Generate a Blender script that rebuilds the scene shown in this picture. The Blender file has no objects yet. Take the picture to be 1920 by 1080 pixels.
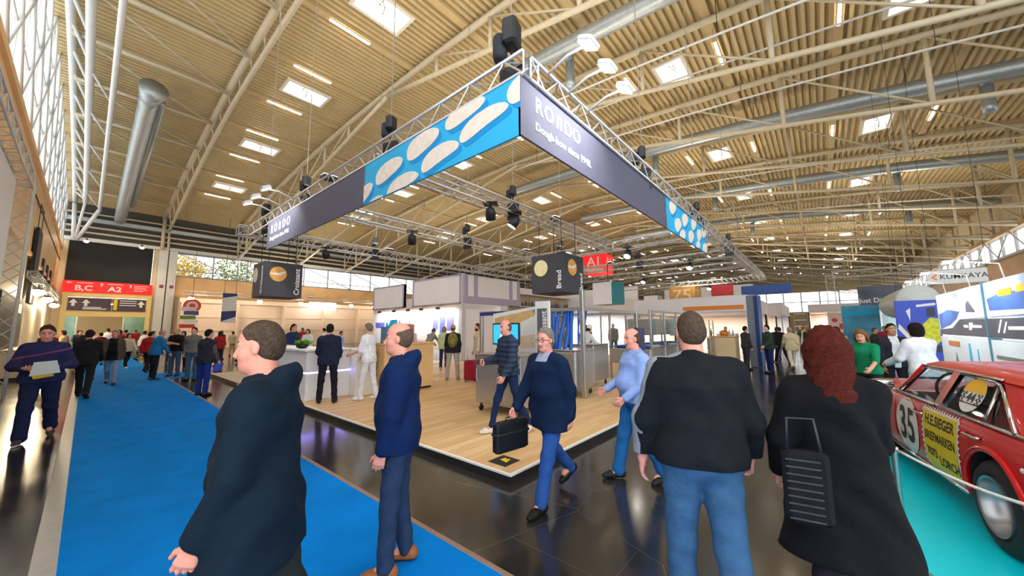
import bpy, math, random
import numpy as np
from mathutils import Vector, Matrix, Euler
random.seed(7)
PI = math.pi
scene = bpy.context.scene
COL = scene.collection

# ---------------------------------------------------------------- materials
MATS = {}
def _nodes(name):
    m = bpy.data.materials.new(name); m.use_nodes = True
    return m, m.node_tree.nodes, m.node_tree.links, m.node_tree.nodes['Principled BSDF']
def s2l(c):
    return tuple((v/12.92 if v <= .04045 else ((v+.055)/1.055)**2.4) for v in c)
def rgb(r, g, b):
    return s2l((r/255., g/255., b/255.))
def mat(name, col, rough=.5, metal=0., var=.06, scale=8., bump=0., bscale=60., emit=0., ecol=None, spec=None, coat=0.):
    """plain surface with a little procedural colour variation and optional fine bump"""
    if name in MATS: return MATS[name]
    m, N, L, b = _nodes(name)
    b.inputs['Roughness'].default_value = rough; b.inputs['Metallic'].default_value = metal
    if spec is not None: b.inputs['Specular IOR Level'].default_value = spec
    if coat: b.inputs['Coat Weight'].default_value = coat; b.inputs['Coat Roughness'].default_value = .05
    tc = N.new('ShaderNodeTexCoord')
    if var:
        n = N.new('ShaderNodeTexNoise'); n.inputs['Scale'].default_value = scale; n.inputs['Detail'].default_value = 2
        L.new(tc.outputs['Object'], n.inputs['Vector'])
        r = N.new('ShaderNodeValToRGB')
        r.color_ramp.elements[0].position = .3; r.color_ramp.elements[1].position = .7
        r.color_ramp.elements[0].color = tuple(max(0, c*(1-var)) for c in col)+(1,)
        r.color_ramp.elements[1].color = tuple(min(1, c*(1+var)) for c in col)+(1,)
        L.new(n.outputs['Fac'], r.inputs['Fac']); L.new(r.outputs['Color'], b.inputs['Base Color'])
    else:
        b.inputs['Base Color'].default_value = tuple(col)+(1,)
    if bump:
        n2 = N.new('ShaderNodeTexNoise'); n2.inputs['Scale'].default_value = bscale; n2.inputs['Detail'].default_value = 3
        L.new(tc.outputs['Object'], n2.inputs['Vector'])
        bp = N.new('ShaderNodeBump'); bp.inputs['Strength'].default_value = bump; bp.inputs['Distance'].default_value = .02
        L.new(n2.outputs['Fac'], bp.inputs['Height']); L.new(bp.outputs['Normal'], b.inputs['Normal'])
    if emit:
        b.inputs['Emission Color'].default_value = tuple(ecol or col)+(1,)
        b.inputs['Emission Strength'].default_value = emit
    MATS[name] = m
    return m
def glow(name, col, e):
    return mat(name, col, .6, var=0, emit=e, ecol=col)
def glass_mat(name, tint=(1, 1, 1), mixf=.12, rough=.02):
    if name in MATS: return MATS[name]
    m = bpy.data.materials.new(name); m.use_nodes = True
    N, L = m.node_tree.nodes, m.node_tree.links
    N.remove(N['Principled BSDF'])
    t = N.new('ShaderNodeBsdfTransparent'); t.inputs['Color'].default_value = tuple(tint)+(1,)
    g = N.new('ShaderNodeBsdfGlossy'); g.inputs['Roughness'].default_value = rough
    mx = N.new('ShaderNodeMixShader'); mx.inputs['Fac'].default_value = mixf
    L.new(t.outputs[0], mx.inputs[1]); L.new(g.outputs[0], mx.inputs[2])
    L.new(mx.outputs[0], N['Material Output'].inputs['Surface'])
    MATS[name] = m
    return m
def fabric(name, col, rough=.85, var=.12, bump=.25, bscale=35.):
    return mat(name, col, rough, 0, var, 14., bump, bscale, spec=.2)

# ---------------------------------------------------------------- mesh builder
class MB:
    def __init__(s): s.v = []; s.f = []; s.mi = []; s.cur = 0
    def m(s, i): s.cur = i; return s
    def add(s, vs, fs):
        o = len(s.v); s.v.extend([tuple(p) for p in vs])
        s.f.extend([tuple(i+o for i in f) for f in fs]); s.mi.extend([s.cur]*len(fs)); return s
    def quad(s, a, b, c, d): return s.add([a, b, c, d], [(0, 1, 2, 3)])
    def box(s, x0, x1, y0, y1, z0, z1):
        return s.add([(x0,y0,z0),(x1,y0,z0),(x1,y1,z0),(x0,y1,z0),(x0,y0,z1),(x1,y0,z1),(x1,y1,z1),(x0,y1,z1)],
                     [(3,2,1,0),(4,5,6,7),(0,1,5,4),(1,2,6,5),(2,3,7,6),(3,0,4,7)])
    def rbox(s, x0, x1, y0, y1, z0, z1, b=.01):
        """box with chamfered edges"""
        b = min(b, (x1-x0)*.45, (y1-y0)*.45, (z1-z0)*.45)
        def ring(z, i): return [(x0+i+b,y0+i,z),(x1-i-b,y0+i,z),(x1-i,y0+i+b,z),(x1-i,y1-i-b,z),(x1-i-b,y1-i,z),(x0+i+b,y1-i,z),(x0+i,y1-i-b,z),(x0+i,y0+i+b,z)]
        R = [ring(z0, b), ring(z0+b, 0), ring(z1-b, 0), ring(z1, b)]
        vs = sum(R, []); fs = [tuple(range(7, -1, -1)), tuple(range(24, 32))]
        for k in range(3):
            for i in range(8):
                j = (i+1) % 8; fs.append((k*8+i, k*8+j, (k+1)*8+j, (k+1)*8+i))
        return s.add(vs, fs)
    def bar(s, a, b, w, h, up=(0, 0, 1)):
        a, b = Vector(a), Vector(b); d = (b-a).normalized(); up = Vector(up)
        if abs(d.dot(up)) > .98: up = Vector((1, 0, 0))
        x = d.cross(up).normalized()*(w/2); y = x.cross(d).normalized()*(h/2)
        vs = [a-x-y, a+x-y, a+x+y, a-x+y, b-x-y, b+x-y, b+x+y, b-x+y]
        return s.add(vs, [(3,2,1,0),(4,5,6,7),(0,1,5,4),(1,2,6,5),(2,3,7,6),(3,0,4,7)])
    def tube(s, pts, r, n=8, closed=False, caps=True):
        pts = [Vector(p) for p in pts]; rs = r if isinstance(r, (list, tuple)) else [r]*len(pts)
        vs = []; K = len(pts); prev = None
        for i, p in enumerate(pts):
            if closed: d = pts[(i+1) % K]-pts[i-1]
            else: d = pts[min(i+1, K-1)]-pts[max(i-1, 0)]
            d.normalize()
            if prev is None:
                u = Vector((0, 0, 1)) if abs(d.z) < .95 else Vector((1, 0, 0))
                x = d.cross(u).normalized()
            else:
                x = (prev-d*prev.dot(d)).normalized()
            prev = x; y = d.cross(x)
            for k in range(n):
                a = 2*PI*k/n; vs.append(p+(x*math.cos(a)+y*math.sin(a))*rs[i])
        fs = []
        for i in range(K if closed else K-1):
            j = (i+1) % K
            for k in range(n):
                l = (k+1) % n; fs.append((i*n+k, i*n+l, j*n+l, j*n+k))
        if caps and not closed:
            fs.append(tuple(range(n-1, -1, -1))); fs.append(tuple((K-1)*n+k for k in range(n)))
        return s.add(vs, fs)
    def lathe(s, prof, c=(0, 0, 0), axis='z', n=24, caps=True):
        """prof: list of (radius, height)"""
        vs = []
        for r, h in prof:
            for k in range(n):
                a = 2*PI*k/n; x, y = r*math.cos(a), r*math.sin(a)
                p = (x, y, h) if axis == 'z' else ((h, x, y) if axis == 'x' else (y, h, x))
                vs.append((p[0]+c[0], p[1]+c[1], p[2]+c[2]))
        fs = []
        for i in range(len(prof)-1):
            for k in range(n):
                l = (k+1) % n; fs.append((i*n+k, i*n+l, (i+1)*n+l, (i+1)*n+k))
        if caps:
            fs.append(tuple(range(n-1, -1, -1))); fs.append(tuple((len(prof)-1)*n+k for k in range(n)))
        return s.add(vs, fs)
    def ell(s, c, r, n=12, m=8, M=None):
        vs = [(0, 0, -1)]
        for i in range(1, m):
            t = -PI/2+PI*i/m
            for k in range(n):
                a = 2*PI*k/n; vs.append((math.cos(t)*math.cos(a), math.cos(t)*math.sin(a), math.sin(t)))
        vs.append((0, 0, 1)); fs = []
        for k in range(n): fs.append((0, 1+(k+1) % n, 1+k))
        for i in range(m-2):
            for k in range(n):
                l = (k+1) % n; fs.append((1+i*n+k, 1+i*n+l, 1+(i+1)*n+l, 1+(i+1)*n+k))
        e = len(vs)-1
        for k in range(n): fs.append((e, 1+(m-2)*n+k, 1+(m-2)*n+(k+1) % n))
        out = []
        for v in vs:
            p = Vector((v[0]*r[0], v[1]*r[1], v[2]*r[2]))
            if M is not None: p = M @ p
            out.append(p+Vector(c))
        return s.add(out, fs)
    def prism(s, poly, d, M):
        """2D polygon (x,y) extruded by d along local z, placed with matrix M"""
        n = len(poly)
        vs = [M @ Vector((x, y, 0)) for x, y in poly]+[M @ Vector((x, y, d)) for x, y in poly]
        fs = [tuple(range(n-1, -1, -1)), tuple(range(n, 2*n))]
        for i in range(n):
            j = (i+1) % n; fs.append((i, j, n+j, n+i))
        return s.add(vs, fs)
    def text(s, txt, size, M, ext=.002, xs=1., bold=0., align='CENTER', ys=1., base=False):
        cu = bpy.data.curves.new('t', 'FONT'); cu.body = txt; cu.size = size; cu.extrude = ext; cu.offset = bold
        cu.align_x = align; cu.align_y = 'BOTTOM_BASELINE' if base else 'CENTER'; cu.resolution_u = 3
        ob = bpy.data.objects.new('t', cu); me = ob.to_mesh()
        S = Matrix.Diagonal((xs, ys, 1, 1))
        vs = [M @ S @ v.co for v in me.vertices]; fs = [tuple(p.vertices) for p in me.polygons]
        ob.to_mesh_clear(); bpy.data.objects.remove(ob); bpy.data.curves.remove(cu)
        return s.add(vs, fs)
    def build(s, name, mats, parent=None, smooth=False, loc=None, bevel=0):
        me = bpy.data.meshes.new(name); me.from_pydata(s.v, [], s.f)
        ms = mats if isinstance(mats, (list, tuple)) else [mats]
        for m in ms: me.materials.append(m)
        if len(ms) > 1: me.polygons.foreach_set('material_index', s.mi)
        if smooth: me.polygons.foreach_set('use_smooth', [True]*len(me.polygons))
        me.update()
        if smooth == 'auto':
            me.set_sharp_from_angle(angle=math.radians(40))
        o = bpy.data.objects.new(name, me); COL.objects.link(o)
        if parent is not None: o.parent = parent
        if loc is not None: o.location = loc
        return o

def thing(name, label, cat, loc=(0, 0, 0), rz=0., group=None):
    o = bpy.data.objects.new(name, None); COL.objects.link(o); o.empty_display_size = .2
    o.location = loc; o.rotation_euler = (0, 0, rz); o['label'] = label; o['category'] = cat
    if group: o['group'] = group
    return o
def tag(o, label, cat, group=None, kind=None):
    o['label'] = label; o['category'] = cat
    if group: o['group'] = group
    if kind: o['kind'] = kind
    return o
def struct(o, label=None):
    o['kind'] = 'structure'; o['category'] = 'structure'
    o['label'] = label or o.name.replace('_', ' ')
    return o
CHILD = {}
def copy_tree(o, parent=None):
    c = o.copy(); COL.objects.link(c); c.parent = parent
    for ch in list(o.children): copy_tree(ch, c)
    return c
def plane_M(origin, xdir, ydir):
    """matrix whose local x,y map on xdir,ydir"""
    x = Vector(xdir).normalized(); y = Vector(ydir).normalized(); z = x.cross(y)
    M = Matrix((x, y, z)).transposed().to_4x4(); M.translation = Vector(origin); return M
ORD = ['zeroth','first','second','third','fourth','fifth','sixth','seventh','eighth','ninth','tenth','eleventh','twelfth','thirteenth','fourteenth',
       'fifteenth','sixteenth','seventeenth','eighteenth','nineteenth','twentieth','twenty-first','twenty-second','twenty-third','twenty-fourth']

# ---------------------------------------------------------------- camera
FPX = 674.8; EYE = 1.70
def _cam():
    v1 = np.array([162-960, -(621-540), -FPX]); v2 = np.array([1538-960, -(612-540), -FPX])
    Yv = v1/np.linalg.norm(v1); Xv = v2/np.linalg.norm(v2); Zv = np.cross(Xv, Yv); Zv /= np.linalg.norm(Zv); Xv = np.cross(Yv, Zv)
    cd = bpy.data.cameras.new('camera'); cd.sensor_width = 36; cd.lens = FPX/1920*36; cd.clip_end = 600; cd.clip_start = .05
    c = bpy.data.objects.new('camera', cd); COL.objects.link(c)
    M = Matrix((Xv, Yv, Zv)).to_4x4(); M.translation = (0, 0, EYE); c.matrix_world = M
    scene.camera = c
_cam()

# ---------------------------------------------------------------- shared materials
STEEL = mat('beige painted steel', rgb(205, 192, 165), .45, 0, .05, 3.)
STEELW = mat('white painted steel', rgb(215, 216, 212), .4, 0, .04, 3.)
ALU = mat('bare aluminium', rgb(205, 205, 205), .35, .6, .05, 10.)
BLACK = mat('black plastic', rgb(28, 30, 34), .5, 0, .1, 20.)
WHITE = mat('white laminate', rgb(235, 235, 236), .45, 0, .02, 5.)
WHITET = mat('white lettering', rgb(240, 240, 240), .6, var=0)
INOX = mat('brushed stainless steel', rgb(190, 190, 188), .32, .85, .06, 12., .05, 90)
DGREY = mat('dark grey print', rgb(74, 74, 88), .7, 0, .04, 4.)
RUBBER = mat('black rubber', rgb(24, 24, 25), .75, 0, .1, 30.)
# ================================================================= the hall
X0, X1, Y0, Y1 = -2.0, 130.0, -12.5, 48.0
ZW = 9.55                                    # top of the side walls
def roof(y): return 15.3-2.6*((y-17.75)/30.25)**2
def low(y): return 14.85-.19*abs(y-17.75)
RIBX = [10.0+5.8*k for k in range(21)]

# --- floor: dark polished cast tiles with joints and scuffs
def floor_mat():
    m, N, L, b = _nodes('polished dark floor')
    tc = N.new('ShaderNodeTexCoord')
    br = N.new('ShaderNodeTexBrick'); br.offset = 0; br.inputs['Scale'].default_value = 1
    br.inputs['Brick Width'].default_value = 1.2; br.inputs['Row Height'].default_value = 1.2; br.inputs['Mortar Size'].default_value = .004
    br.inputs['Color1'].default_value = rgb(46, 44, 43)+(1,); br.inputs['Color2'].default_value = rgb(52, 50, 48)+(1,); br.inputs['Mortar'].default_value = rgb(74, 72, 70)+(1,)
    L.new(tc.outputs['Object'], br.inputs['Vector'])
    n = N.new('ShaderNodeTexNoise'); n.inputs['Scale'].default_value = 1.3; n.inputs['Detail'].default_value = 6; L.new(tc.outputs['Object'], n.inputs['Vector'])
    mx = N.new('ShaderNodeMixRGB'); mx.blend_type = 'MULTIPLY'; mx.inputs['Fac'].default_value = .5
    r = N.new('ShaderNodeValToRGB'); r.color_ramp.elements[0].position = .3; r.color_ramp.elements[1].position = .75
    r.color_ramp.elements[0].color = (.45, .45, .45, 1)
    L.new(n.outputs['Fac'], r.inputs['Fac']); L.new(br.outputs['Color'], mx.inputs[1]); L.new(r.outputs['Color'], mx.inputs[2])
    # thin scratches
    v = N.new('ShaderNodeTexVoronoi'); v.feature = 'DISTANCE_TO_EDGE'; v.inputs['Scale'].default_value = .9
    n3 = N.new('ShaderNodeTexNoise'); n3.inputs['Scale'].default_value = .8
    mp = N.new('ShaderNodeMixRGB'); mp.inputs['Fac'].default_value = .08
    L.new(tc.outputs['Object'], n3.inputs['Vector']); L.new(tc.outputs['Object'], mp.inputs[1]); L.new(n3.outputs['Color'], mp.inputs[2]); L.new(mp.outputs['Color'], v.inputs['Vector'])
    lt = N.new('ShaderNodeMath'); lt.operation = 'LESS_THAN'; lt.inputs[1].default_value = .0022; L.new(v.outputs['Distance'], lt.inputs[0])
    mm = N.new('ShaderNodeMath'); mm.operation = 'MULTIPLY'; mm.inputs[1].default_value = .2; L.new(lt.outputs[0], mm.inputs[0])
    m2 = N.new('ShaderNodeMixRGB'); m2.inputs[2].default_value = rgb(150, 146, 140)+(1,)
    L.new(mm.outputs[0], m2.inputs['Fac']); L.new(mx.outputs['Color'], m2.inputs[1]); L.new(m2.outputs['Color'], b.inputs['Base Color'])
    rr = N.new('ShaderNodeMapRange'); rr.inputs['To Min'].default_value = .07; rr.inputs['To Max'].default_value = .24
    L.new(n.outputs['Fac'], rr.inputs['Value']); L.new(rr.outputs[0], b.inputs['Roughness'])
    b.inputs['Specular IOR Level'].default_value = 1.
    return m
struct(MB().box(X0-1, X1, Y0-.5, Y1+14, -.2, 0).build('floor', floor_mat()), 'dark polished hall floor')

# --- roof of trapezoidal sheet with roof-light openings
ROOFM = mat('beige roof sheet', rgb(204, 182, 136), .6, 0, .05, 1.2)
SKY_Y = [4.8+8.4*k for k in (-1, 0, 1, 2, 3, 4)]
SKY_X = [7.1+11.6*k for k in range(10)]
SW, SD = 2.0, 1.2                            # size of an opening along X and Y
def build_roof():
    mb = MB(); p = .30; y = Y0-.3
    prof = [(0, 0), (.12, 0), (.15, .15), (.27, .15)]
    pts = []
    while y < Y1+.4:
        for dy, dz in prof: pts.append((y+dy, dz))
        y += p
    for (ya, za), (yb, zb) in zip(pts[:-1], pts[1:]):
        hole = any(ya > sy-SD/2-.02 and yb < sy+SD/2+.1 for sy in SKY_Y)
        xs = [X0-.3]
        if hole:
            for sx in SKY_X: xs += [sx-SW/2, sx+SW/2]
        xs.append(X1)
        for i in range(0, len(xs), 2):
            mb.quad((xs[i], ya, roof(ya)+za), (xs[i], yb, roof(yb)+zb), (xs[i+1], yb, roof(yb)+zb), (xs[i+1], ya, roof(ya)+za))
    struct(mb.build('ceiling', ROOFM), 'beige trapezoidal sheet roof of the hall')
build_roof()
# roof-lights: upstand, frame, panes, opener rod
PANE = glow('opal roof-light pane', (1., .98, .95), 1.3)
FRAMEW = mat('white roof-light lining', rgb(236, 230, 218), .5, 0, .02)
def build_skylights():
    protos = {}
    for j, sy in enumerate(SKY_Y):
        z = roof(sy)
        for i, sx in enumerate(SKY_X):
            if i > 9: continue
            lab = 'roof window in the %s row from the window wall, %s lit bay' % (ORD[len(SKY_Y)-j], ORD[i+1])
            if j not in protos:
                t = thing('skylight', lab, 'skylight', (sx, sy, z), 0, 'roof windows in the sheet roof')
                a, b, h = SW/2, SD/2, .55
                up = MB()
                for (x0, x1, y0, y1) in ((-a-.14, a+.14, -b-.14, -b), (-a-.14, a+.14, b, b+.14), (-a-.14, -a, -b, b), (a, a+.14, -b, b)):
                    up.box(x0, x1, y0, y1, -.06, h)
                up.build('frame', FRAMEW, t)
                MB().box(-a, -.03, -b, b, h-.06, h-.03).build('pane', PANE, t)
                MB().box(.03, a, -b, b, h-.06, h-.03).build('pane', PANE, t)
                MB().box(-.03, .03, -b, b, h-.12, h).build('mullion', FRAMEW, t)
                rod = MB(); rod.tube([(0, 0, h-.1), (.05, -.1, .1), (-.02, -.05, -.25)], .018, 6); rod.tube([(-.3, .2, h-.08), (0, 0, .15), (.32, .2, h-.08)], .015, 6)
                rod.build('opener_rod', BLACK, t)
                protos[j] = t
            elif i < 6:
                c = copy_tree(protos[j]); c.location = (sx, sy, z); c['label'] = lab
            else:
                c = MB().box(-SW/2, SW/2, -SD/2, SD/2, .0, .04).build('skylight', PANE, None, False, (sx, sy, z))
                tag(c, lab, 'skylight', 'roof windows in the sheet roof')
build_skylights()
# purlin bands and LED battens
LED_Y = sorted([sy+2.05 for sy in SKY_Y]+[sy-2.15 for sy in SKY_Y])
LED_Y = [y for y in LED_Y if y < 44]
LEDM = glow('warm LED diffuser', (1., .87, .62), 14.)
PURL = mat('beige purlin band', rgb(205, 178, 130), .55, 0, .04)
def build_leds():
    proto = None
    for j, y in enumerate(LED_Y):
        z = roof(y)-.02
        o = MB().box(3.9, X1, y-.16, y+.16, z-.07, z).build('trim_%d' % (j+1), PURL)
        struct(o, 'flat purlin band under the roof, %s from the window wall' % ORD[len(LED_Y)-j])
        for i, sx in enumerate(SKY_X):
            if i > 9: continue
            lab = 'lit batten on the %s purlin from the window wall, %s lit bay' % (ORD[len(LED_Y)-j], ORD[i+1])
            if proto is None:
                proto = thing('batten_light', lab, 'ceiling light', (sx-.4, y, z-.07), 0, 'linear lights on the purlins')
                MB().rbox(-.95, .95, -.07, .07, -.05, 0, .01).build('housing', WHITE, proto)
                MB().rbox(-.9, .9, -.055, .055, -.075, -.05, .008).build('diffuser', LEDM, proto)
            else:
                if i < 6:
                    c = copy_tree(proto)
                    c.location = (sx-.4, y, z-.07); c['label'] = lab
                else:
                    c = MB().rbox(-.9, .9, -.06, .06, -.075, 0, .01).build('batten_light', LEDM, None, False, (sx-.4, y, z-.07))
                    tag(c, lab, 'ceiling light', 'linear lights on the purlins')
build_leds()

# --- roof ribs
def ys(a, b, n): return [a+(b-a)*i/n for i in range(n+1)]
def build_ribs():
    yy = ys(Y0+.3, Y1-.3, 16)
    top = MB().tube([(0, y, roof(y)-.22) for y in yy], .15, 8)
    lo = []
    for a, b in ((Y0+.6, 17.75), (17.75, Y1-.6)):
        lo.append(MB().tube([(0, y, low(y)) for y in ys(a, b, 8)], .11, 8))
    nodes = [-9.0, -4.2, .6, 5.4, 9.6, 13.2]; nodes = nodes+[35.5-y for y in nodes]
    posts = [((0, y, roof(y)-.3), (0, y, low(y)-.05)) for y in nodes]
    diag = []
    for side in (0, 1):
        n6 = nodes[:6] if side == 0 else nodes[6:]
        full = [(-12.2 if side == 0 else 47.7)]+n6
        for a, b in zip(full[:-1], full[1:]):
            diag.append(((0, a, low(a) if a in n6 else 9.7), (0, b, roof(b)-.3)))
    stub = [((0, y, low(y)), (.75, y+.1, low(y)-1.0)) for y in (-4.2, .6, 5.4, 30.1, 34.9)]
    ends = [((0, Y0+.35, roof(Y0)-.3), (0, Y0+.35, 9.4)), ((0, Y1-.35, roof(Y1)-.3), (0, Y1-.35, 9.4)),
            ((0, Y1-3.2, low(Y1-3.2)), (0, Y1-.6, 9.6)), ((0, Y0+3.2, low(Y0+3.2)), (0, Y0+.6, 9.6))]
    def lab(i): return 'beige steel roof rib with posts and tie, %s from the left end wall' % ORD[i+3]
    proto = thing('roof_truss', lab(0), 'roof truss', (RIBX[0], 0, 0), 0, 'steel roof ribs across the hall')
    top.build('top_chord', STEEL, proto, True)
    for l in lo: l.build('tie_chord', STEEL, proto, True)
    for a, b in posts: MB().tube([a, b], .095, 8).build('post', STEEL, proto, True)
    for a, b in diag: MB().tube([a, b], .05, 6).build('diagonal_brace', STEEL, proto, True)
    for a, b in ends: MB().tube([a, b], .09, 8).build('end_post', STEEL, proto, True)
    for i in range(1, 9):
        c = copy_tree(proto); c.location.x = RIBX[i]; c['label'] = lab(i)
    far = MB(); far.tube([(0, y, roof(y)-.22) for y in yy], .15, 6)
    for a, b in ((Y0+.6, 17.75), (17.75, Y1-.6)): far.tube([(0, a, low(a)), (0, b, low(b))], .11, 6)
    for a, b in posts+ends: far.tube([a, b], .09, 5)
    for a, b in diag: far.tube([a, b], .05, 4)
    fo = far.build('roof_truss', STEEL, None, True, (RIBX[9], 0, 0)); tag(fo, lab(9), 'roof truss', 'steel roof ribs across the hall')
    for i in range(10, 21):
        c = fo.copy(); COL.objects.link(c); c.location.x = RIBX[i]; c['label'] = lab(i)
    # second rib: a shallow twin-pipe girder
    t = thing('roof_truss', 'shallow twin-pipe roof girder beside the skylight bay, second from left end', 'roof truss', (4.2, 0, 0), 0, 'steel roof ribs across the hall')
    MB().tube([(-.14, y, roof(y)-.25) for y in yy], .17, 10).build('top_chord', STEEL, t, True)
    offA = lambda y: .55+1.0*max(0, (y-26)/21)
    MB().tube([(.22, y, roof(y)-offA(y)) for y in yy[:-1]+[Y1-.9]], .12, 8).build('tie_chord', STEEL, t, True)
    for k in range(28):
        y = Y0+1+2.1*k
        if y < Y1-2.5:
            MB().tube([(-.14, y, roof(y)-.25), (.22, y+1.0, roof(y+1)-offA(y+1))], .05, 6).build('diagonal_brace', STEEL, t, True)
    MB().tube([(-.14, Y1-.6, roof(Y1)-.2), (-.14, Y1-.6, 9.4)], .14, 8).build('end_post', STEEL, t, True)
    MB().tube([(.22, Y1-.9, roof(Y1)-offA(Y1)), (.3, Y1-.6, 9.4)], .09, 8).build('end_post', STEEL, t, True)
    # first rib: tall open lattice next to the glazed end wall
    t = thing('roof_truss', 'pale triangular lattice rib next to the glazed end wall', 'roof truss', (-1.45, 0, 0), 0, 'steel roof ribs across the hall')
    def zb(y): return roof(y)-1.5
    y2 = ys(4, Y1-1.0, 20)
    MB().tube([(-.05, y, roof(y)-.25) for y in y2], .15, 10).build('top_chord', STEELW, t, True)
    MB().tube([(.55, y, zb(y)+.5) for y in y2[:-1]], .15, 10).build('tie_chord', STEELW, t, True)
    MB().tube([(1.35, y, zb(y)) for y in y2[:-1]], .11, 10).build('tie_chord', STEELW, t, True)
    for k in range(20):
        ya, yb = y2[k], y2[min(k+1, 19)]
        MB().tube([(-.05, ya, roof(ya)-.25), (.55, yb-.5, zb(yb)+.5)], .075, 6).build('diagonal_brace', STEELW, t, True)
        if k % 2 == 0 and k > 9: MB().tube([(.55, ya, zb(ya)+.5), (1.35, yb-.3, zb(yb))], .055, 6).build('diagonal_brace', STEELW, t, True)
    MB().tube([(1.35, y2[-2], zb(y2[-2])), (.3, Y1-.5, 9.5)], .14, 8).build('end_post', STEELW, t, True)
    MB().tube([(-.05, y2[-1], roof(Y1)-.25), (.1, Y1-.5, 9.5)], .14, 8).build('end_post', STEELW, t, True)
    MB().tube([(.55, y2[-2], zb(y2[-2])+.5), (.2, Y1-.5, 9.5)], .09, 8).build('end_post', STEELW, t, True)
build_ribs()
# bracing pipes under the dark first bay, and purlin pipes
def build_bay_bracing():
    k = 0
    for y in ys(8, 44, 9):
        o = MB().tube([(-1.5, y, roof(y)-.42), (4.1, y, roof(y)-.42)], .11, 8).build('roof_purlin', STEEL, None, True); k += 1
        tag(o, 'pipe purlin across the first roof bay, %s from the window wall' % ORD[11-k], 'beam', 'pipe purlins in the first bay')
        if y < 42:
            o = MB().tube([(-1.4, y, roof(y)-.5), (4.0, y+3.9, roof(y+3.9)-.5)], .06, 6).build('roof_brace', STEEL, None, True)
            tag(o, 'thin diagonal brace in the first roof bay, %s from the window wall' % ORD[11-k], 'brace', 'thin braces in the first bay')
build_bay_bracing()

# --- ventilation ducts
GALV = mat('galvanised duct', rgb(176, 184, 186), .4, .55, .08, 6.)
def duct(x, ya, yb, off, r, label, drops, sp=1.5):
    t = thing('ventilation_duct', label, 'duct', (x, 0, 0), 0, 'round ducts under the roof')
    n = max(2, int(abs(yb-ya)/.35)); pts, rs = [], []
    for i in range(n+1):
        y = ya+(yb-ya)*i/n; pts.append((0, y, roof(y)-off)); rs.append(r*(1.025 if i % 4 == 0 else 1.))
    MB().tube(pts, rs, 16).build('pipe', GALV, t, True)
    for y in drops:
        z = roof(y)-off
        d = MB().lathe([(r*.62, -1.5), (r*.66, -1.2), (r*.6, -1.15), (r*.58, .1)], (0.62, y, z), 'z', 16)
        d.tube([(0, y, z), (.35, y, z-.02), (.62, y, z-.25)], r*.55, 12)
        o = d.build('outlet', GALV, t, True)
    for i in range(int(abs(yb-ya)/6)):
        y = min(ya, yb)+2+6*i
        MB().tube([(0, y, roof(y)-off+r*.9), (0, y, roof(y)-.02)], .015, 5).build('hanger', BLACK, t)
duct(12.4, -12, 9.6, 1.25, .34, 'silver round duct crossing above the booth corner', [7.6, -2.])
duct(24.3, -12, 20, 1.15, .36, 'silver round duct over the middle of the ceiling, beyond the corner duct', [7.9, -6.4])
duct(36., -12, 20, 1.1, .36, 'silver round duct, third of those crossing the ceiling', [6.5, -5.])
duct(47.7, -12, 20, 1.1, .36, 'silver round duct, furthest of those crossing the ceiling', [5., -7])
def left_duct():
    t = thing('ventilation_duct', 'fat grey duct with a wide open mouth in the first roof bay', 'duct', (1.15, 0, 0), 0, 'round ducts under the roof')
    pts = [(0, y, roof(y)-1.45) for y in ys(25.5, 46.5, 30)]
    rs = [.37*(1.03 if i % 3 == 0 else 1) for i in range(31)]
    MB().tube(pts, rs, 18).build('pipe', GALV, t, True)
    y = 25.5
    MB().tube([(0, y+.3, roof(y)-1.45), (.02, y-.3, roof(y)-1.42), (.1, y-.8, roof(y)-1.3)], [.38, .45, .58], 18).build('mouth', GALV, t, True)
    MB().tube([(.5, 26.5, roof(26.5)-1.0), (.5, 44, roof(44)-1.0)], .2, 10).build('side_pipe', GALV, t, True)
left_duct()

# --- sprinkler pipes running with the ribs
for i, (x, off) in enumerate(((13.9, 2.4), (16.9, 1.6), (19.2, 2.2), (30.4, 2.), (42., 2.))):
    t = thing('sprinkler_pipe', 'thin white sprinkler pipe under the roof, %s from the booth corner' % ORD[i+1], 'pipe', (x, 0, 0), 0, 'sprinkler pipes')
    MB().tube([(0, y, roof(y)-off) for y in ys(-12, 16, 14)], .045, 8).build('pipe', STEELW, t, True)
    for y in ys(-10, 14, 4): MB().tube([(0, y, roof(y)-off), (0, y, roof(y))], .012, 5).build('hanger', BLACK, t)

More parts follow.
